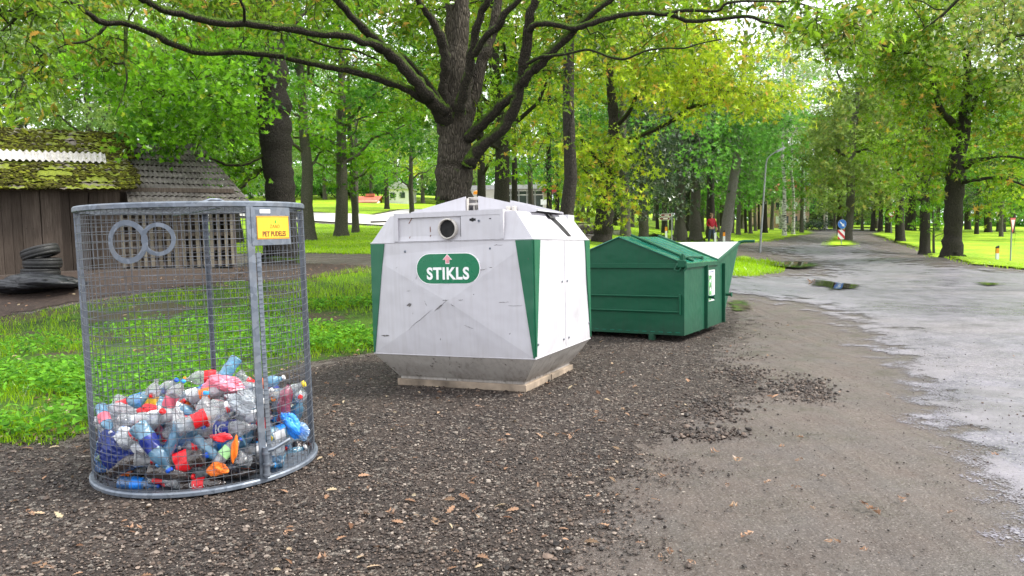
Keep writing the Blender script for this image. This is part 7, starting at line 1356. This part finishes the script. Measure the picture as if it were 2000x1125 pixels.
# fallen leaves one could pick up
FM = []
for s_ in range(6):
    rs_ = np.random.default_rng(200+s_); O = outline('oak' if s_ < 4 else 'maple')*1.1; m_ = len(O); P_ = np.c_[O, np.zeros(m_)]; cu = rs_.uniform(1.2, 3.6); P_[:, 2] = .5*np.abs(P_[:, 0])**1.4*cu*.5+P_[:, 1]**2*rs_.uniform(.1, .6)+rs_.normal(size=m_)*.04
    V_ = np.vstack([P_*.5+[0, 0, .0]]+[np.array([[0, t_, .0] for t_ in (-.35, 0, .35)])*.9]); F_ = []
    for i in range(m_):
        j = (i+1) % m_; my = (P_[i, 1]+P_[j, 1])/2; c_i = m_+(0 if my < -.18 else 1 if my < .2 else 2); F_.append((i, j, c_i))
    F_ += [(0, m_, m_), ] if False else []
    me = np_mesh('fallen_leaf', V_, np.array(F_), L_FALL, np.tile([[rs_.uniform(.3, 1), rs_.uniform(.2, .75)]], (len(V_), 1))); FM.append(me)
FL = [(1697, 1003, 1.9, 'large curled russet leaf lying alone on the mud at the right'), (1460, 1056, 1.3, 'greenish leaf with a twig near the bottom of the mud track'), (1625, 1068, 1.3, 'tan leaf on the mud right of the greenish leaf'), (1115, 859, 1.2, 'rolled brown leaf on the gravel before the white container'), (1297, 937, 1.2, 'orange leaf at the edge between gravel and mud'), (1440, 908, 1.1, 'reddish leaf standing up on the mud track'), (1113, 936, 1.1, 'orange leaf at the centre of the gravel'), (257, 1040, 1.4, 'long pinkish dead leaf on the gravel below the cage'), (85, 1115, 1.5, 'pale yellowish leaf at the bottom left corner'), (934, 800, 1.0, 'reddish leaf on gravel below the container slab'), (1397, 888, 1.1, 'red brown leaf lying by the pile of dark crumbs'), (1437, 1000, .9, 'small tan leaf pointing up on the mud'), (1308, 1086, 1.2, 'dark brown leaf at the lower edge of the gravel')]
for i, (px, py, s_, lab) in enumerate(FL):
    x, y = ray(px, py); o = link('fallen_leaf', FM[i % 6], None, (x, y, gz(x, y)+.022), (rs.normal()*.15, rs.normal()*.15, rs.random()*6.28), .115*s_); tag(o, lab, 'leaf', 'fallen leaves on the bare ground')
SMALL = [(430, 858), (1215, 805), (1165, 812), (1090, 855), (980, 868), (965, 845), (955, 910), (812, 902), (770, 882), (790, 838), (690, 835), (650, 900), (640, 815), (720, 960), (1050, 905), (1190, 925), (1250, 895), (1180, 1010), (930, 1005), (850, 1030), (760, 1010), (635, 1100), (560, 1050), (330, 1010), (420, 1090), (60, 1010), (120, 960), (30, 930), (95, 905), (640, 755), (700, 740), (700, 868), (1280, 985), (1320, 800), (1240, 760), (1420, 690), (1475, 752), (1500, 700), (1530, 880), (1560, 860), (1640, 770), (1735, 776), (1560, 905), (1500, 950), (1420, 958), (1555, 960), (1585, 1000), (1760, 982), (1690, 1085), (1350, 1110), (1290, 1100), (1860, 1010), (1980, 700), (1700, 690), (1600, 680), (1540, 640), (1940, 895), (1610, 940), (1250, 1070), (1110, 1080), (890, 1085), (1000, 1050), (20, 860), (55, 840), (150, 880), (1015, 780), (1400, 640)]
for i, (px, py) in enumerate(SMALL):
    x, y = ray(px, py); o = link('fallen_leaf', FM[(i*5+i//3) % 6], None, (x, y, gz(x, y)+.021), (rs.normal()*.2, rs.normal()*.2, rs.random()*6.28), .065+.05*rs.random()); tag(o, 'small dead leaf on the '+('mud track' if px > 1330 else 'dark gravel'), 'leaf', 'small dead leaves on the '+('mud track' if px > 1330 else 'gravel'))
for i, (px, py, s_) in enumerate(((866, 1088, .035), (1070, 1094, .045), (740, 1012, .06), (1345, 1108, .04), (1085, 1096, .03), (560, 1117, .03))):
    x, y = ray(px, py); v, f, a = lumps(np.zeros((1, 3)), np.array([s_*.5]), .55, np.random.default_rng(i+60)); a[:, 0] = (.55, .85, .45, .7, .9, .85)[i]; o = link('stone', np_mesh('stone', v, f, M_STONE, a), None, (x, y, gz(x, y)+s_*.2)); tag(o, ('dark rounded stone near the bottom of the gravel', 'largest pale stone at the bottom of the gravel', 'flat grey stone right of the cage on the gravel', 'pale stone at the foot of the mud track', 'small white stone beside the largest pale one', 'tan stone at the bottom edge left of centre')[i], 'stone')
# added leaves standing in for a yellow reflection in the puddle
for i, (px, py) in enumerate(((1578, 553), (1584, 557), (1590, 554), (1581, 560))):
    x, y = ray(px, py); o = link('fallen_leaf', FM[4], None, (x, y, gz(x, y)+.06), (.6, .5, i*1.3), .22); o.data = FM[4]; tag(o, 'added yellow maple leaf standing for a reflection in the near puddle', 'leaf', 'leaves added for the puddle reflection')
